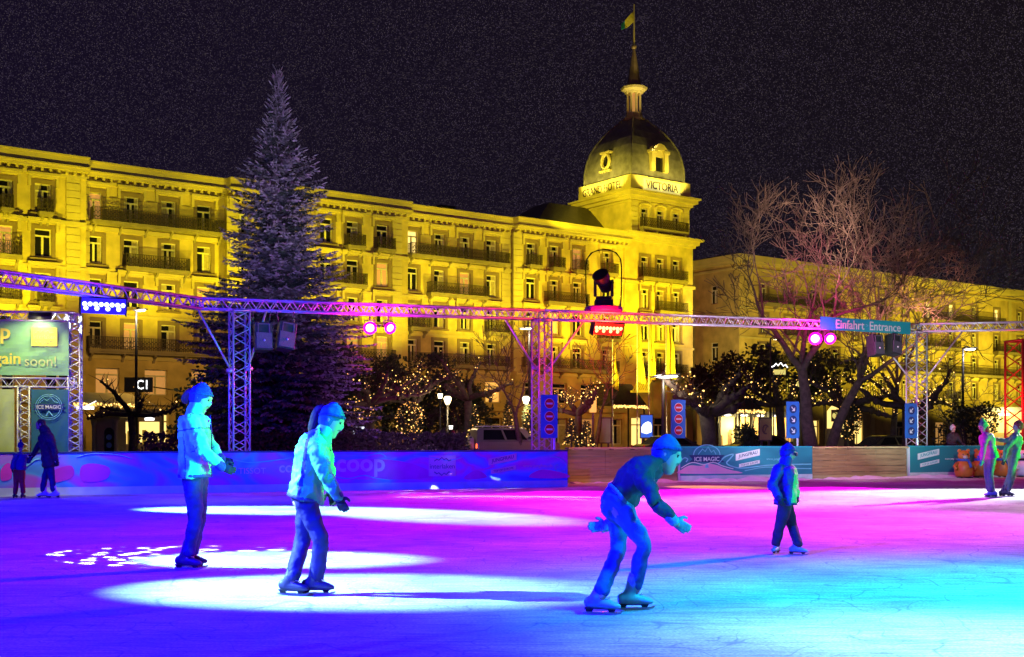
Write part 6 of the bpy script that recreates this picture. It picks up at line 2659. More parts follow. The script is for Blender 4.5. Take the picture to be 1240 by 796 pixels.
def skate(parent, ankle, toe, sc, boot, lift_=0.0, pitch=0.0, vox=.008, knee=None):
    """boot and blade under an ankle; toe is a level direction"""
    t = V((toe[0], toe[1], 0)).normalized()
    s = t.cross(UP)
    u = UP
    if pitch:
        m3 = Matrix.Rotation(pitch, 3, s)
        t2, u = m3 @ t, m3 @ UP
    else:
        t2 = t
    O = V((ankle.x, ankle.y, lift_)) - t2 * .03 * sc

    def q(x, z, y=0):
        return O + t2 * (x * sc) + u * (z * sc) + s * (y * sc)
    b = MB()
    limb(b, [(q(-.075, .088), .043 * sc, .036 * sc), (q(-.02, .09), .048 * sc, .04 * sc), (q(.06, .08), .040 * sc, .043 * sc), (q(.125, .069), .029 * sc, .040 * sc), (q(.155, .063), .020 * sc, .028 * sc)], u, 12, 4)
    ld = ((knee - ankle).normalized() if knee is not None else UP)
    limb(b, [(q(-.035, .085), .052 * sc, .043 * sc), (q(.0, .15), .05 * sc, .042 * sc), (q(.012, .15) + ld * .11 * sc, .054 * sc, .047 * sc)], t2, 12, 4)
    o = merge(b, 'skate', boot, parent, vox, 2)
    if vox < .012:
        b = MB()
        for j in range(5):      # crossed laces up the front of the boot
            x_, z_ = .072 - .014 * j, .118 + .022 * j
            b.tube([q(x_, z_ - .006, -.032), q(x_ + .014, z_ + .004, 0), q(x_, z_ + .012, .032)], .004 * sc, 4)
        b.build('lace', M['white'], o)
    b = MB()
    w_ = .005
    prof_ = [(-.11, 0.004), (.13, .002), (.17, .012), (.185, .03), (.175, .03), (.15, .022), (-.10, .022), (-.12, .018)]
    vs = [q(x, z, -w_) for x, z in prof_] + [q(x, z, w_) for x, z in prof_]
    n = len(prof_)
    b.add(vs, [tuple(range(n)), tuple(range(n, 2 * n))[::-1]] + [(j, (j + 1) % n, n + (j + 1) % n, n + j) for j in range(n)])
    for xa, xb in ((-.085, -.045), (.085, .12)):
        vs = [q(x, z, y) for y in (-.012, .012) for x, z in ((xa, .020), (xb, .020), (xb + .014, .044), (xa - .014, .044))]
        b.add(vs, [(0, 1, 2, 3), (7, 6, 5, 4), (0, 4, 5, 1), (1, 5, 6, 2), (2, 6, 7, 3), (3, 7, 4, 0)], 1)
    vs = [q(x, z, y * k) for y in (-1, 1) for x, z, k in ((-.10, .042, .026), (.13, .040, .022), (.13, .047, .022), (-.10, .050, .026))]
    b.add(vs, [(0, 1, 2, 3), (7, 6, 5, 4), (0, 4, 5, 1), (1, 5, 6, 2), (2, 6, 7, 3), (3, 7, 4, 0)], 1)
    b.build('blade', [M['steel'], M['glove']], o)
    return o


def glove(parent, wrist, d, palm_n, sc, m, vox=.006, curl=.35, name='glove', cuff=True, spread=.07):
    """five separate fingers, thumb from the side of the palm"""
    d = V(d).normalized()
    n = V(palm_n)
    n = (n - d * n.dot(d)).normalized()
    s = d.cross(n)           # across the palm, thumb side
    b = MB()
    p0 = V(wrist)
    k = sc
    if cuff:
        limb(b, [(p0 - d * .05 * k, .034 * k, .042 * k), (p0 + d * .02 * k, .03 * k, .036 * k)], n, 12, 3)
    limb(b, [(p0, .026 * k, .036 * k), (p0 + d * .05 * k, .026 * k, .046 * k), (p0 + d * .09 * k, .022 * k, .046 * k)], n, 12, 4)
    lens = (.072, .082, .077, .06)
    for i, L in enumerate(lens):
        off = (.036 - .024 * i) * k
        q0 = p0 + d * (.085 if i != 3 else .078) * k + s * off
        dd = (d + s * (spread * (1.5 - i) / 1.5)).normalized()
        d2 = (dd * math.cos(curl) + n * math.sin(curl)).normalized()
        d3 = (dd * math.cos(curl * 2.2) + n * math.sin(curl * 2.2)).normalized()
        r = .0128 * k
        a1 = q0 + dd * L * .15 * k
        a2 = a1 + d2 * L * .5 * k
        a3 = a2 + d3 * L * .45 * k
        limb(b, [(q0 - dd * .015 * k, r, r), (a1, r, r), (a2, r * .95, r * .95), (a3, r * .82, r * .82)], n, 8, 3)
    q0 = p0 + d * .03 * k + s * .036 * k
    t1 = (d * .6 + s * .8 + n * .2).normalized()
    t2 = (d * .9 + s * .35 + n * .35).normalized()
    limb(b, [(q0 - s * .012 * k, .017 * k, .017 * k), (q0 + t1 * .04 * k, .016 * k, .016 * k), (q0 + t1 * .04 * k + t2 * .04 * k, .0125 * k, .0125 * k)], n, 8, 3)
    return merge(b, name, m, parent, vox, 2)


def head_shape(b, c, look, hup, sc):
    look, hup = V(look).normalized(), V(hup).normalized()
    look = (look - hup * look.dot(hup)).normalized()
    s = look.cross(hup)

    def q(f, z, y=0):
        return c + look * (f * sc) + hup * (z * sc) + s * (y * sc)
    limb(b, [(q(.03, -.118), .045 * sc, .036 * sc), (q(.018, -.085), .07 * sc, .054 * sc), (q(.006, -.04), .09 * sc, .068 * sc), (q(0, .01), .098 * sc, .074 * sc), (q(-.004, .05), .097 * sc, .075 * sc), (q(-.008, .085), .075 * sc, .06 * sc), (q(-.01, .105), .045 * sc, .038 * sc)], look, 20, 5)
    limb(b, [(q(.088, .012), .012 * sc, .009 * sc), (q(.108, -.02), .013 * sc, .011 * sc), (q(.098, -.036), .014 * sc, .016 * sc)], look, 8, 3)
    for y in (-1, 1):
        limb(b, [(q(-.008, -.03, y * .07), .012 * sc, .008 * sc), (q(-.012, 0, y * .078), .022 * sc, .009 * sc), (q(-.014, .026, y * .078), .016 * sc, .008 * sc)], look, 8, 3)
    limb(b, [(q(.086, -.058, -.02), .008 * sc, .01 * sc), (q(.097, -.058), .009 * sc, .009 * sc), (q(.086, -.058, .02), .008 * sc, .01 * sc)], hup, 8, 3)
    limb(b, [(q(.083, .022, -.045), .010 * sc, .010 * sc), (q(.098, .028, 0), .008 * sc, .008 * sc), (q(.083, .022, .045), .010 * sc, .010 * sc)], hup, 8, 3)
    eyes = [q(.086, .004, y) for y in (-.034, .034)]
    mouth = q(.097, -.058)

    def paint(p):
        if any((p - e).length < .0115 * sc for e in eyes):
            return 2
        dm = p - mouth
        if abs(dm.dot(hup)) < .008 * sc and abs(dm.dot(s)) < .028 * sc and abs(dm.dot(look)) < .03 * sc:
            return 1
        return 0
    return q, paint


def person(label, d, J, fwd, look, sc=1.0, jacket='cl_dark', trousers='cl_navy', boots='boot_dark', gloves='glove', hat=None, hair=None, puff=1.0, vox=.011,
           toes=None, lifts=(0, 0), pitches=(0, 0), pal=None, hem=.02, hups=None, arm_puff=1.0, leg_puff=1.0, glove_dirs=None, group=None, hem_flare=1.0, curl=.4):
    """J: joints as (column, row, metres nearer(-)/farther(+)) measured off the photograph at depth d"""
    W = lambda k: P(J[k][0], J[k][1], d + (J[k][2] if len(J[k]) > 2 else 0))
    fwd = V(fwd).normalized()
    side = fwd.cross(UP).normalized()        # the person's right
    neck, pel, head = W('neck'), W('pelvis'), W('head')
    root = thing('person', label, 'person', V((pel.x, pel.y, 0)), 0, group)
    tor = (neck - pel).normalized()
    fT = (fwd - tor * fwd.dot(tor)).normalized()
    sT = tor.cross(fT) * -1
    chest = pel.lerp(neck, .68)
    waist = pel.lerp(neck, .28)
    if 'back' in J:     # a bent back
        bk = W('back')
        chest = bk
        waist = pel.lerp(bk, .45)
    top = pel.lerp(neck, .90) if 'back' not in J else bk.lerp(neck, .72)
    sh = [top + side * .175 * sc, top - side * .175 * sc]
    if 'sh_r' in J:
        sh[0] = W('sh_r')
    if 'sh_l' in J:
        sh[1] = W('sh_l')
    el, wr = [W('el_r'), W('el_l')], [W('wr_r'), W('wr_l')]
    hip = [pel + side * .085 * sc - tor * .02, pel - side * .085 * sc - tor * .02]
    kn, an = [W('kn_r'), W('kn_l')], [W('an_r'), W('an_l')]
    for i in (0, 1):
        an[i].z = max(an[i].z, (.13 + lifts[i]) * sc)
    s = sc
    # ---- body: one skin
    b = MB()
    limb(b, [(pel - tor * .06 * s, .10 * s, .15 * s), (waist, .095 * s, .13 * s), (chest, .115 * s, .155 * s), (top, .09 * s, .15 * s), (neck - tor * .02 * s, .055 * s, .06 * s)], fT, 16, 5)
    limb(b, [(neck - tor * .05 * s, .055 * s, .055 * s), (neck.lerp(head, .45), .052 * s, .052 * s), (head - (head - neck).normalized() * .03 * s, .055 * s, .055 * s)], fT, 12, 4)
    for i in (0, 1):
        limb(b, [(sh[i] - (sh[i] - top) * .3, .05 * s, .05 * s), (sh[i], .052 * s, .052 * s), (sh[i].lerp(el[i], .5), .042 * s, .042 * s), (el[i], .036 * s, .036 * s), (el[i].lerp(wr[i], .4), .035 * s, .035 * s), (wr[i], .024 * s, .026 * s), (wr[i] + (wr[i] - el[i]).normalized() * .05 * s, .02 * s, .028 * s)], fT, 12, 3)
        limb(b, [(hip[i], .085 * s, .085 * s), (hip[i].lerp(kn[i], .5), .07 * s, .07 * s), (kn[i], .05 * s, .05 * s), (kn[i].lerp(an[i], .35), .05 * s, .048 * s), (an[i], .034 * s, .034 * s), (an[i] - V((0, 0, .03 * s)), .03 * s, .03 * s)], fwd, 12, 3)
    hup = V(hups) if hups else ((head - neck).normalized() * .5 + UP * .5)
    q, paint = head_shape(b, head, look, hup, s)
    merge(b, 'body', [M['skin'], M['skin2'], M['eye']], root, min(vox, .010) if s > .8 else .009, 2, 0, paint)
    # ---- jacket
    p = puff
    b = MB()
    low_ = pel - tor * (hem * s)
    limb(b, [(low_, .135 * s * p * hem_flare, .185 * s * p * hem_flare), (low_ + tor * .05 * s, .137 * s * p * hem_flare, .185 * s * p * hem_flare), (waist, .13 * s * p, .172 * s * p), (chest, .145 * s * p, .19 * s * p), (top, .115 * s * p, .175 * s * p), (neck - tor * .03 * s, .08 * s, .088 * s), (neck + tor * .02 * s, .074 * s, .076 * s)], fT, 20, 5, cap=False)
    ap = arm_puff * p
    for i in (0, 1):
        limb(b, [(sh[i].lerp(top, .4), .072 * s * ap, .072 * s * ap), (sh[i], .074 * s * ap, .074 * s * ap), (sh[i].lerp(el[i], .5), .064 * s * ap, .064 * s * ap), (el[i], .058 * s * ap, .058 * s * ap), (el[i].lerp(wr[i], .5), .052 * s * ap, .052 * s * ap), (wr[i], .042 * s * ap, .042 * s * ap)], fT, 14, 4)
    jm = [M[jacket]] if isinstance(jacket, str) else [M[x] for x in jacket]
    jp = None
    if len(jm) > 1 and pal:
        jp = lambda c: pal(c, pel, tor, fT, sT)
    merge(b, 'jacket', jm, root, vox, 2, .05 * min(1, s) * p, jp)
    # ---- trousers
    b = MB()
    limb(b, [(pel + tor * .07 * s, .105 * s, .15 * s), (pel - tor * .03 * s, .118 * s, .165 * s), (pel - UP * .10 * s, .09 * s, .13 * s)], fT, 16, 4)
    lp = leg_puff
    for i in (0, 1):
        low2 = an[i] + UP * .03 * s
        limb(b, [(hip[i] + UP * .02 * s, .10 * s * lp, .095 * s * lp), (hip[i].lerp(kn[i], .5), .086 * s * lp, .084 * s * lp), (kn[i], .068 * s * lp, .066 * s * lp), (kn[i].lerp(low2, .45), .066 * s * lp, .063 * s * lp), (low2, .062 * s * lp, .058 * s * lp)], fwd, 14, 4)
    merge(b, 'trousers', M[trousers], root, vox, 3, .03 * min(1, s))
    # ---- skates
    toes = toes or (fwd, fwd)
    for i in (0, 1):
        skate(root, an[i], toes[i], s, M[boots], lifts[i], pitches[i], .008 if vox < .015 else .012, kn[i])
    # ---- gloves
    for i in (0, 1):
        if gloves is None:
            break
        gd = (wr[i] - el[i]).normalized()
        if glove_dirs and glove_dirs[i]:
            gd = V(glove_dirs[i]).normalized()
        pn = side * (-1 if i == 0 else 1)
        glove(root, wr[i], gd, pn + V((0, 0, -.01)), s * .86, M[gloves], .0062 if vox < .015 else .010, curl)
    # ---- headgear
    hq = hup.normalized()
    lk = (V(look) - hq * V(look).dot(hq)).normalized()
    hs = lk.cross(hq)
    if hat:
        hm, kind = hat
        b = MB()
        limb(b, [(head + hq * .035 * s - lk * .008 * s, .108 * s, .086 * s), (head + hq * .070 * s - lk * .01 * s, .103 * s, .082 * s), (head + hq * .102 * s - lk * .014 * s, .076 * s, .061 * s), (head + hq * (.118 if kind != 'point' else .19) * s - lk * .02 * s, (.052 if kind != 'point' else .03) * s, (.045 if kind != 'point' else .026) * s)], lk, 18, 5)
        limb(b, [(head - lk * .03 * s - hq * .01 * s, .095 * s, .088 * s), (head + hq * .05 * s - lk * .02 * s, .10 * s, .09 * s)], lk, 16, 3)   # down over the ears and nape
        o = merge(b, 'hat', M[hm], root, .008 if vox < .015 else .012, 2, .006)
        if vox < .015:      # turned up ribbed brim
            b = MB()
            ring = []
            for i in range(25):
                q_ = 2 * math.pi * i / 24
                ring.append(head + hq * (.052 - .022 * math.cos(q_) * 0 - (.03 if math.cos(q_) < 0 else 0) * -math.cos(q_)) * s + lk * (math.cos(q_) * .106 - .010) * s + hs * math.sin(q_) * .086 * s)
            for i in range(24):
                a_, c_ = ring[i], ring[i + 1]
                k_ = (.112 if i % 2 else .108) / .11
                b.tube([a_, c_], .0145 * s, 7)
            merge(b, 'brim', M['knit_rib'], o, .006, 2)
        if kind == 'pom':
            b = MB()
            b.ball(head + hq * .185 * s - lk * .03 * s, .045 * s, 10)
            b.build('bobble', M[hm], o, smooth=True)
    if hair:
        hm, kind = hair
        b = MB()
        if kind == 'bun':
            limb(b, [(head - lk * .07 * s + hq * .03 * s, .05 * s, .05 * s), (head - lk * .12 * s + hq * .02 * s, .055 * s, .055 * s), (head - lk * .15 * s - hq * .04 * s, .05 * s, .05 * s)], hs, 12, 4)
        elif kind == 'tail':
            limb(b, [(head - lk * .08 * s + hq * .06 * s, .035 * s, .035 * s), (head - lk * .125 * s + hq * .06 * s, .05 * s, .05 * s), (head - lk * .14 * s - hq * .03 * s, .056 * s, .052 * s), (head - lk * .13 * s - hq * .13 * s, .045 * s, .045 * s), (head - lk * .10 * s - hq * .18 * s, .02 * s, .02 * s)], hs, 12, 4)
        elif kind == 'long':
            limb(b, [(head + hq * .03 * s - lk * .03 * s, .08 * s, .086 * s), (head - hq * .06 * s - lk * .05 * s, .07 * s, .088 * s), (head - hq * .16 * s - lk * .05 * s, .055 * s, .085 * s), (head - hq * .26 * s - lk * .05 * s, .03 * s, .06 * s)], lk, 14, 4)
        elif kind == 'short':
            limb(b, [(head - lk * .025 * s - hq * .05 * s, .08 * s, .078 * s), (head - lk * .015 * s + hq * .03 * s, .097 * s, .084 * s), (head - lk * .012 * s + hq * .085 * s, .085 * s, .07 * s), (head + hq * .115 * s - lk * .01 * s, .04 * s, .035 * s)], lk, 16, 4)
        merge(b, 'hair', M[hm], root, .008 if vox < .015 else .012, 2, .01)
    return root, dict(head=head, neck=neck, pel=pel, tor=tor, fT=fT, side=side, sh=sh, el=el, wr=wr, an=an, kn=kn, top=top, chest=chest, lk=lk, hq=hq)


def details(root, k, m_zip, m_band, sc=1.0, puff=1.0, pocket=True, hem=.05):
    """zip down the front, elastic hem band, cuffs and pocket flaps"""
    pel, neck, tor, fT = k['pel'], k['neck'], k['tor'], k['fT']
    L = (neck - pel).length
    b = MB()
    low = pel - tor * hem * sc
    limb(b, [(low + tor * .0 * sc, .142 * sc * puff, .19 * sc * puff), (low + tor * .035 * sc, .142 * sc * puff, .19 * sc * puff)], fT, 22, 3, cap=False)
    merge(b, 'hem_band', M[m_band], root, .010, 1, .01)
    for i in (0, 1):
        b = MB()
        w_, e_ = k['wr'][i], k['el'][i]
        d_ = (w_ - e_).normalized()
        limb(b, [(w_ - d_ * .03 * sc, .046 * sc * puff, .046 * sc * puff), (w_ + d_ * .012 * sc, .044 * sc * puff, .044 * sc * puff)], fT, 14, 3)
        merge(b, 'cuff', M[m_band], root, .008, 1)
    if not pocket:
        return
    b = MB()
    pts = [low.lerp(neck, u) + fT * (.152 - .03 * max(0, u - .6)) * sc * puff for u in (0, .2, .4, .6, .8, .95)]
    b.tube(pts, .006, 6)
    b.build('zip', M[m_zip], root, smooth=True)


def collar(root, k, m, sc=1.0, r=.085, h_=.07, vox=.010, name='collar'):
    b = MB()
    n, t = k['neck'], (k['head'] - k['neck']).normalized()
    limb(b, [(n - k['tor'] * .035 * sc, r * sc * 1.1, r * sc * 1.12), (n + t * .01 * sc, r * sc, r * sc), (n + t * h_ * sc, r * sc * .96, r * sc * .96)], k['fT'], 16, 4)
    return merge(b, name, M[m], root, vox, 2, .012)


M['jk_seam'] = mat('jacket_seam_tape', (.03, .10, .16), .6, 0, .2, 9)
M['jk_panel'] = mat('jacket_side_panel', (.10, .42, .40), .6, 0, .15, 8, .2)


def SEAM(c, pel, tor, fT, sT):
    h_, f_, s_ = (c - pel).dot(tor), (c - pel).dot(fT), abs((c - pel).dot(sT))
    if abs(h_ - .40 - .12 * f_) < .007 or (abs(f_ + .02 + .05 * h_) < .007 and s_ > .12 and h_ < .36):
        return 1
    if abs(h_ - .17 - .5 * f_) < .007 and .03 < f_ < .13 and s_ > .08:
        return 1
    if h_ > .43 + .10 * f_:
        return 0
    if f_ < -.02 - .05 * h_ and s_ > .11 and h_ < .33:
        return 2
    return 0


# --- skater in the pale shell jacket, arms held forward
d = 11.45
rA, kA = person(
    'skater in a pale mint jacket and navy trousers, standing tall with black gloves held forward', d, dict(
    head=(244, 483), neck=(236, 499), pelvis=(236.5, 571), sh_r=(233, 512, -.16), sh_l=(238, 511, .17),
    el_r=(247, 547, -.22), wr_r=(268, 565, -.14), el_l=(256, 541, .20), wr_l=(268, 557, .16),
    kn_r=(236.5, 628, -.08), an_r=(228, 676, -.06), kn_l=(241, 627, .07), an_l=(233.5, 672, .10)),
    fwd=(1, -.12, 0), look=(1, -.12, -.08), sc=1.0, jacket=('jk_pale', 'jk_seam', 'jk_panel'), pal=SEAM, trousers='cl_navy', boots='boot_dark', hat=('knit_blue', 'plain'), hair=('hair_dark', 'bun'),
    puff=1.10, toes=((1, -.2, 0), (1, .05, 0)), hem=.06, glove_dirs=((1, .1, -.42), (1, 0, -.3)))
collar(rA, kA, 'jk_pale', 1.0)
details(rA, kA, 'cl_navy', 'cl_royal', 1.0, 1.10, hem=.06)

# --- skater leaning forward in the pale ski jacket
d = 9.6
BLUE_STRIPE = lambda c, pel, tor, fT, sT: 1 if (abs((c - pel).dot(fT) + .035 + .10 * ((c - pel).dot(tor) - .25)) < .016 and (c - pel).dot(sT) > 0) or (abs((c - pel).dot(tor) - .50) < .03 and (c - pel).dot(fT) < -.03) else 0
rB, kB = person('skater in a pale ski jacket with blue stripes leaning forward, one dark mitten hanging down', d, dict(
    head=(402, 510), neck=(390, 529), pelvis=(371, 598), back=(380, 548), sh_r=(383, 543, -.17), sh_l=(391, 543, .16),
    el_r=(395, 577, -.22), wr_r=(409, 601, -.17), el_l=(398, 572, .20), wr_l=(400, 592, .22),
    kn_r=(388, 653, -.10), an_r=(384.5, 702, -.05), kn_l=(366, 655, .08), an_l=(355, 704, -.10)),
    fwd=(1, -.1, 0), look=(1, -.15, -.18), sc=.96, jacket=('jk_pale2', 'cl_royal'), trousers='cl_navy2', boots='boot_dark', hat=('knit_teal', 'plain'), hair=('hair_dark', 'tail'),
    puff=1.08, toes=((1, -.05, 0), (1, -.35, 0)), hem=.05, pal=BLUE_STRIPE, gloves='glove', glove_dirs=((.45, 0, -1), (.3, 0, -1)), curl=.25)
collar(rB, kB, 'jk_pale2', .96)
details(rB, kB, 'cl_navy', 'cl_royal', .96, 1.08, pocket=False, hem=.05)

# --- stooping skater
d = 8.75
rC, kC = person('stooping skater in a black jacket and blue jeans pushing off with one arm reaching forward', d, dict(
    head=(808, 551), neck=(794, 566), pelvis=(749, 604), back=(772, 576), sh_r=(779, 580, -.17), sh_l=(786, 577, .17),
    el_r=(795, 609, -.28), wr_r=(815, 630, -.30), el_l=(757, 611, .30), wr_l=(735, 637, .30),
    kn_r=(779, 658, -.12), an_r=(769, 714, -.05), kn_l=(749, 664, .10), an_l=(729, 720, -.28)),
    fwd=(1, -.15, 0), look=(1, -.25, -.10), sc=.97, jacket='cl_black', trousers='cl_blue', boots='boot_mint', hat=('knit_teal', 'plain'), hair=None,
    puff=.94, toes=((1, .1, 0), (1, -.3, 0)), hem=.0, gloves='glove_blue', glove_dirs=((.8, 0, -.55), (-1, .1, -.1)), leg_puff=.92, curl=.2, hups=(.15, 0, 1))
b = MB()
hd, lk_, hq_ = kC['head'], kC['lk'], kC['hq']

details(rC, kC, 'glove_blue', 'glove_blue', .97, .96, pocket=False, hem=.0)

# --- child in the blue jacket
d = 12.95
CH2 = lambda c, pel, tor, fT, sT: 1 if (c - pel).dot(fT) > .05 + .12 * (c - pel).dot(tor) else 0  # green light on the front is painted into the jacket
rD, kD = person('child in a blue helmet hat and padded blue jacket lit green gliding alone', d, dict(
    head=(954.5, 549), neck=(951, 562), pelvis=(951, 607), sh_r=(942, 570, -.12), sh_l=(957, 570, .12),
    el_r=(935, 587, -.18), wr_r=(943, 603, -.20), el_l=(962, 587, .12), wr_l=(964, 602, .0),
    kn_r=(944, 638, -.05), an_r=(939.5, 661, -.02), kn_l=(960, 638, .04), an_l=(966.5, 664.5, -.14)),
    fwd=(1, -.15, 0), look=(1, -.2, -.05), sc=.74, jacket=('cl_royal', 'cl_green'), trousers='cl_dark', boots='boot_mint', hat=('knit_blue', 'plain'),
    puff=1.22, toes=((-.5, -.8, 0), (1, -.3, 0)), hem=.05, pal=CH2, leg_puff=1.12, vox=.010)
collar(rD, kD, 'cl_royal', .74, .095)
details(rD, kD, 'cl_navy', 'cl_navy', .74, 1.22, pocket=False, hem=.05)
b = MB()
limb(b, [(kD['head'] + kD['lk'] * .078 - kD['lk'].cross(kD['hq']) * .05, .022, .012), (kD['head'] + kD['lk'] * .09, .026, .014), (kD['head'] + kD['lk'] * .078 + kD['lk'].cross(kD['hq']) * .05, .022, .012)], kD['hq'], 10, 4)
merge(b, 'goggles', M['black'], rD, .008, 2)

# --- couple by the teal barrier
d = 25.6
GR = lambda c, pel, tor, fT, sT: 1 if c.x > pel.x + .02 else 0  # green light on one side, pink on the other, painted into the cloth
rE, kE = person('skater in a tall green hat and jacket lit green and pink seen from the side', d, dict(
    head=(1190.5, 517), neck=(1193, 524), pelvis=(1199, 551), sh_r=(1196, 530, .16), sh_l=(1194, 530, -.16),
    el_r=(1192, 541, .24), wr_r=(1187, 552, .2), el_l=(1191, 542, -.24), wr_l=(1189, 557, -.25),
    kn_r=(1195, 574, .05), an_r=(1198, 596, .05), kn_l=(1199, 575, -.08), an_l=(1201, 597, -.05)),
    fwd=(-1, -.25, 0), look=(-1, -.3, -.25), sc=.96, jacket=('cl_pink', 'cl_green'), trousers='cl_grey', boots='boot_white', hat=('knit_green', 'point'), hair=('knit_red', 'long'),
    gloves='glove_blue', puff=1.05, hem=.08, hem_flare=1.12, pal=GR, vox=.018, toes=((-1, -.3, 0), (-1, -.1, 0)))
rF, kF = person('skater in a dark red cap and green lit jacket resting one hand on the companion', d + .25, dict(
    head=(1232.5, 517), neck=(1231, 525), pelvis=(1227, 553), sh_r=(1228, 531, .15), sh_l=(1229, 531, -.17),
    el_r=(1217, 534, .16), wr_r=(1205, 532, .12), el_l=(1219, 543, -.22), wr_l=(1216, 556, -.22),
    kn_r=(1226, 576, .05), an_r=(1221, 595, -.08), kn_l=(1223, 576, -.05), an_l=(1217, 594, .10)),
    fwd=(-1, .1, 0), look=(-1, 0, -.15), sc=.98, jacket=('cl_grey', 'cl_green'), trousers='cl_grey', boots='boot_dark', hat=('knit_red', 'plain'),
    gloves='glove', puff=1.0, hem=.04, pal=lambda c, pel, tor, fT, sT: 1 if c.x > pel.x + .14 else 0, vox=.018, toes=((.9, -.4, 0), (1, -.2, 0)))  # green side light painted into this jacket as well

# --- grown up and child by the corner of the boards
d = 25.2
rG, kG = person('grown up in a long dark coat and white skates holding hands with the small child', d, dict(
    head=(49.5, 515), neck=(55, 523), pelvis=(60, 556), sh_r=(58, 530, .16), sh_l=(59, 530, -.17),
    el_r=(47, 540, .2), wr_r=(40, 551, .2), el_l=(66, 545, -.22), wr_l=(67, 557, -.2),
    kn_r=(54, 580, .06), an_r=(52, 595, -.02), kn_l=(63, 580, -.05), an_l=(64.5, 595, -.06)),
    fwd=(-1, -.1, 0), look=(-1, -.1, -.3), sc=.98, jacket='cl_dark', trousers='cl_navy', boots='boot_white', hat=None, hair=('hair_dark', 'short'), gloves='glove',
    puff=1.18, hem=.17, hem_flare=1.05, vox=.018, toes=((-1, -.4, 0), (-1, -.2, 0)))
collar(rG, kG, 'cl_dark', 1.0, .11, .06, .016, 'hood')
rH, kH = person('small child in a blue jacket, red snow trousers and bobble hat held by the hand', d + .05, dict(
    head=(25.5, 540), neck=(25, 548), pelvis=(23.5, 569), sh_r=(29, 553, .10), sh_l=(20, 553, -.10),
    el_r=(34, 560, .14), wr_r=(38.5, 553, .16), el_l=(15.5, 561, -.12), wr_l=(15, 568, -.16),
    kn_r=(27, 585, .02), an_r=(28, 597, -.02), kn_l=(19.5, 585, .02), an_l=(18.5, 598, -.06)),
    fwd=(.2, 1, 0), look=(.4, 1, 0), sc=.62, jacket='cl_royal', trousers='cl_red', boots='boot_dark', hat=('knit_blue', 'pom'), gloves='glove',
    puff=1.3, leg_puff=1.35, hem=.0, vox=.014)

# --- people on the street beyond the boards
rI, kI = person('bystander in a dark jacket and white knitted hat leaning on the teal barrier', 41.6, dict(
    head=(1154, 519), neck=(1154, 524), pelvis=(1152, 543), sh_r=(1149, 528, .1), sh_l=(1159, 528, 0),
    el_r=(1148, 536, -.2), wr_r=(1156, 538, -.35), el_l=(1163, 535, -.2), wr_l=(1168, 540, -.35),
    kn_r=(1150, 560), an_r=(1150, 571), kn_l=(1154, 560), an_l=(1155, 571)),
    fwd=(.4, -1, 0), look=(.5, -1, -.2), sc=.95, jacket='cl_dark', trousers='cl_navy', boots='boot_dark', hat=('knit_white', 'plain'), gloves='glove', puff=1.1, vox=.022)
rJ, kJ = person('walker in dark winter clothes passing beside the off road car', 57, dict(
    head=(549, 525), neck=(549, 529), pelvis=(550, 541), sh_r=(547, 531, .1), sh_l=(552, 531, -.1),
    el_r=(546, 536, .1), wr_r=(548, 541, .0), el_l=(553.5, 536, -.1), wr_l=(553, 542, -.2),
    kn_r=(548, 552), an_r=(547, 562), kn_l=(552, 552), an_l=(553, 562)),
    fwd=(1, -.4, 0), look=(1, -.5, 0), sc=.96, jacket='cl_dark', trousers='cl_navy', boots='boot_dark', hat=('knit_red', 'plain'), gloves='glove', puff=1.1, vox=.024)
# ------------------------------------------------------------------ rink lighting (stage lamps of the rig, most of them out of frame, some spots added)
BLUE = (.008, 0, 1)
MAG = (1, 0, .85)


def gobo(o, scale, thr):
    """a perforated disc in the lamp: round holes, nothing between them"""
    l = o.data
    l.use_nodes = True
    nt = l.node_tree
    em = nt.nodes['Emission']
    tc = nt.nodes.new('ShaderNodeTexCoord')
    sp = nt.nodes.new('ShaderNodeSeparateXYZ')
    nt.links.new(tc.outputs['Normal'], sp.inputs[0])
    cb = nt.nodes.new('ShaderNodeCombineXYZ')
    for i in (0, 1):
        dv = nt.nodes.new('ShaderNodeMath')
        dv.operation = 'DIVIDE'
        nt.links.new(sp.outputs[i], dv.inputs[0])
        nt.links.new(sp.outputs[2], dv.inputs[1])
        nt.links.new(dv.outputs[0], cb.inputs[i])
    vo = nt.nodes.new('ShaderNodeTexVoronoi')
    vo.inputs['Scale'].default_value = scale
    vo.inputs['Randomness'].default_value = .55
    nt.links.new(cb.outputs[0], vo.inputs['Vector'])
    lt = nt.nodes.new('ShaderNodeMapRange')
    lt.inputs['From Min'].default_value = thr
    lt.inputs['From Max'].default_value = thr * .72
    nt.links.new(vo.outputs['Distance'], lt.inputs['Value'])
    nt.links.new(lt.outputs[0], em.inputs['Strength'])


# wash of saturated blue over the near ice
lamp('blue_wash', (-6, 5.0, 6.5), (-3.6, 10.5, 0), BLUE, 24000, 95, .6, .3)
lamp('blue_wash', (-14, 17, 6.5), (-7.5, 19, 0), BLUE, 14000, 90, .7, .3)
lamp('blue_wash', (-2, 9, 6.5), (-.6, 11, 0), BLUE, 2600, 80, .8, .3)
# magenta from lamps along the beam
lamp('magenta_wash', (-2.5, 30.5, 4.4), (-1.0, 25.0, 0), MAG, 2200, 50, .9, .15)
lamp('magenta_wash', (2.0, 32.8, 4.5), (1.4, 26, 0), MAG, 12000, 34, .9, .15)
lamp('magenta_wash', (6.0, 34.8, 4.6), (4.4, 26.5, 0), MAG, 20000, 32, .9, .15)
lamp('magenta_wash', (9.6, 36.7, 4.6), (7.8, 27, 0), MAG, 20000, 32, .9, .15)
lamp('magenta_wash', (14, 22, 7.5), (3.3, 17.2, 0), (1, .0, .9), 24000, 44, 1.0, .2)
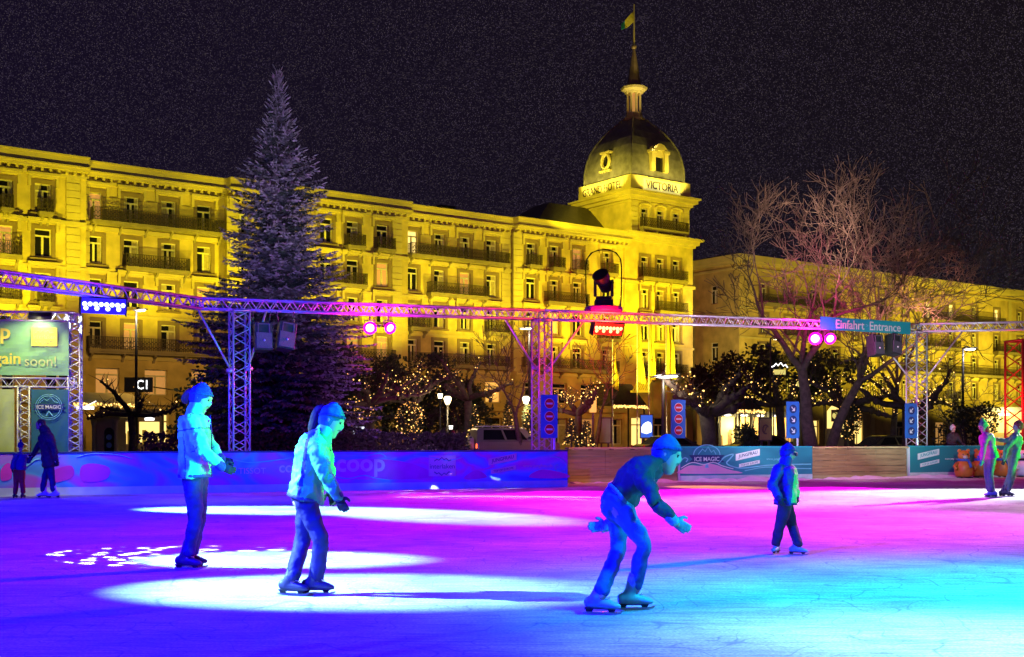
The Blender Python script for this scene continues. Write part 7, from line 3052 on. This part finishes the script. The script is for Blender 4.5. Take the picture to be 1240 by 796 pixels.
# warm red from the red bar, amber at the entrance, cyan to white from the near right
lamp('red_wash', P(735, 398, 33.6) + V((0, -.25, -.1)), (5.2, 31.0, 0), (1, .35, .1), 3200, 26, .7, .1)
lamp('amber_wash', (19, 27, 6), (11.5, 20, 0), (1, .88, .40), 11000, 44, 1.0, .2)
lamp('cyan_wash', (5.0, 6.8, 6.5), (3.7, 8.4, 0), (.0, .46, 1), 8000, 62, 1.0, .5)
lamp('white_wash', (4.6, 5.8, 6.0), (2.9, 6.7, 0), (.85, 1, .85), 2300, 44, 1.0, .2)
lamp('cyan_wash', (9.0, 9.5, 6.0), (4.8, 10.2, 0), (.0, .5, 1), 5000, 50, 1.0, .7)
# white beams of the moving heads, thrown low from beyond the left edge
WH_ = (.42, 1, .97)
lamp('white_beam', (-11.5, 10.4, 7.2), (-1.5, 9.85, 0), WH_, 44000, 12.4, .7, .03)
lamp('white_beam', (-11.5, 12.9, 7.2), (-2.55, 12.35, 0), WH_, 38000, 10.6, .7, .03)
lamp('white_beam', (-14.5, 23.0, 5.2), (-4.4, 21.0, 0), WH_, 46000, 14, .6, .04)
lamp('white_beam', (-9, 27, 6.2), (-1.4, 19.6, 0), WH_, 26000, 14, .7, .04)
lamp('white_beam', (-13, 28, 5.2), (-.2, 25.2, 0), (.85, .95, 1), 34000, 9, .3, .04)
lamp('white_beam', (18, 33, 5.2), (9.8, 27.0, 0), (1, .95, 1), 26000, 30, .7, .05)
gobo(lamp('dotted_beam', (-10.5, 15.0, 6.0), (-3.5, 12.75, 0), (.9, 1, 1), 60000, 14, .05, .005), 44, .36)
gobo(lamp('dotted_beam', (-8, 20.0, 5.0), (-1.6, 28.7, 0), (.9, 1, 1), 26000, 9.5, .05, .005), 42, .30)
# green side light on the skaters' fronts, from a low lamp at the right hand boards
lamp('green_beam', (9.5, 7.4, .9), (-2.4, 10.4, 1.6), (.02, 1, .12), 16000, 10, .4, .08)
lamp('green_beam', (9.5, 8.8, .9), (-3.0, 11.45, 1.45), (.02, 1, .12), 15000, 7, .4, .08)
lamp('green_beam', (8.5, 10.2, .5), (2.95, 12.9, .95), (.02, 1, .3), 1500, 9, .4, .08)
lamp('green_beam', (19, 23.5, .7), (10.3, 25.6, 1.25), (.02, 1, .05), 9000, 11, .4, .08)
lamp('pink_beam', (4.5, 24.5, .8), (10.3, 25.6, 1.3), (1, .05, .45), 700, 13, .4, .08)
# cyan on the stooping skater, blue on the skaters' backs
lamp('cyan_beam', (7.0, 6.2, .9), (1.0, 8.8, 1.15), (.02, .75, .85), 2600, 14, .6, .08)
lamp('cyan_beam', (-9.5, 9.3, .7), (-1.7, 9.65, 1.3), (.25, .95, .85), 1100, 7, .5, .06)
lamp('cyan_beam', (-12, 10.6, .7), (-3.0, 11.45, 1.4), (.25, .95, .85), 900, 6, .5, .06)
lamp('blue_beam', (-8.5, 8.5, .9), (.4, 8.9, 1.0), (.02, .02, 1), 1500, 12, .5, .08)
lamp('blue_beam', (-9, 9.0, .8), (2.9, 12.9, 1.0), (.02, .02, 1), 2500, 9, .5, .08)
# violet spill on the spruce, hedge and bare trees
lamp('violet_spill', (-5, 27, 5.2), (-8.4, 45, 10), (.34, .28, .75), 5500, 40, .9, .3)
lamp('violet_spill', (-1, 29, 5.2), (-8.0, 45, 12), (.60, .50, .72), 5200, 30, .9, .3)
lamp('violet_spill', (-2, 30, 3.2), (-1, 60, 2.5), (.5, .15, .9), 5000, 50, .7, .3)
bulb_light('pink_lamp_glow', P(996, 410.5, 37.2), (1, 0, .6), 350, .1)
bulb_light('pink_lamp_glow', P(460, 397.5, 30.0), (1, 0, .6), 400, .1)
lamp('pink_halo_spot', P(996, 412, 38.9), P(992, 345, 51), (1, 0, .32), 9000, 32, 1.0, .1)  # added spot: pink on the trees imitates the lamps' halo
lamp('pink_halo_spot', P(462, 399, 31.8), P(500, 410, 60), (1, .0, .4), 9000, 22, 1.0, .1)
lamp('red_halo_spot', P(735, 402, 34.6), P(724, 405, 62), (1, .06, 0), 16000, 36, 1.0, .1)  # added spots: red behind the bar imitates its halo
lamp('red_halo_spot', P(735, 402, 34.6), P(738, 402, 130), (1, .03, 0), 90000, 15, 1.0, .1)
lamp('bark_spill', (8, 34, 4.8), (13.4, 51, 11.4), (1, .60, .42), 24000, 30, 1.0, .3)
lamp('bark_spill', (14, 40, 4.6), (21, 64, 10.5), (1, .38, .28), 12000, 34, .9, .3)
# light along the truss itself
bulb_light('truss_glow', P(735, 400, 33.0), (1, .04, .01), 300, .1)
bulb_light('blue_bar_glow', P(125, 372, 24.6), (.02, .02, 1), 150, .1)
lamp('truss_magenta', (-2.5, 26.5, 1.0), (-2.0, 31.0, 4.55), (1, .1, .9), 700, 60, .9, .1)
lamp('truss_magenta', (-9, 20, 1.5), (-9.0, 25.0, 4.4), (1, 0, .9), 420, 60, .7, .1)
lamp('truss_white', (8, 31, 1.0), (8.5, 36.5, 4.8), (.95, .85, 1), 1500, 100, .7, .1)
lamp('truss_cyan', (10.5, 33.5, .8), (13.2, 39.4, 3.2), (.5, 1, .95), 700, 60, .7, .1)
lamp('boards_blue', (-7, 20, 3.5), (-5.5, 28, .5), (.02, .03, 1), 4200, 80, .8, .2)
for x_ in (6.6, 10.2, 13.4, 16.8):
    yb = 35 + .43 * (x_ - 4.91)
    lamp('boards_front', (x_, yb - 6.5, 2.5), (x_, yb, .5), (.8, .95, 1), 420, 38, .7, .2)
for x_, yb in ((3.2, 34.0), (11.2, 37.6)):
    lamp('timber_light', (x_ - .5, yb - 6.5, 2.5), (x_, yb, .5), (1, .72, .25), 480, 38, .7, .2)

# ------------------------------------------------------------------ film
scene.view_settings.view_transform = 'Standard'
scene.view_settings.look = 'None'
scene.view_settings.exposure = 0
scene.view_settings.gamma = 1
scene.render.engine = 'CYCLES'
scene.cycles.use_denoising = True
scene.cycles.max_bounces = 5
scene.cycles.diffuse_bounces = 2
scene.cycles.glossy_bounces = 2
scene.cycles.transmission_bounces = 4
scene.cycles.transparent_max_bounces = 6
scene.cycles.sample_clamp_indirect = 2.0
scene.cycles.caustics_reflective = False
scene.cycles.caustics_refractive = False
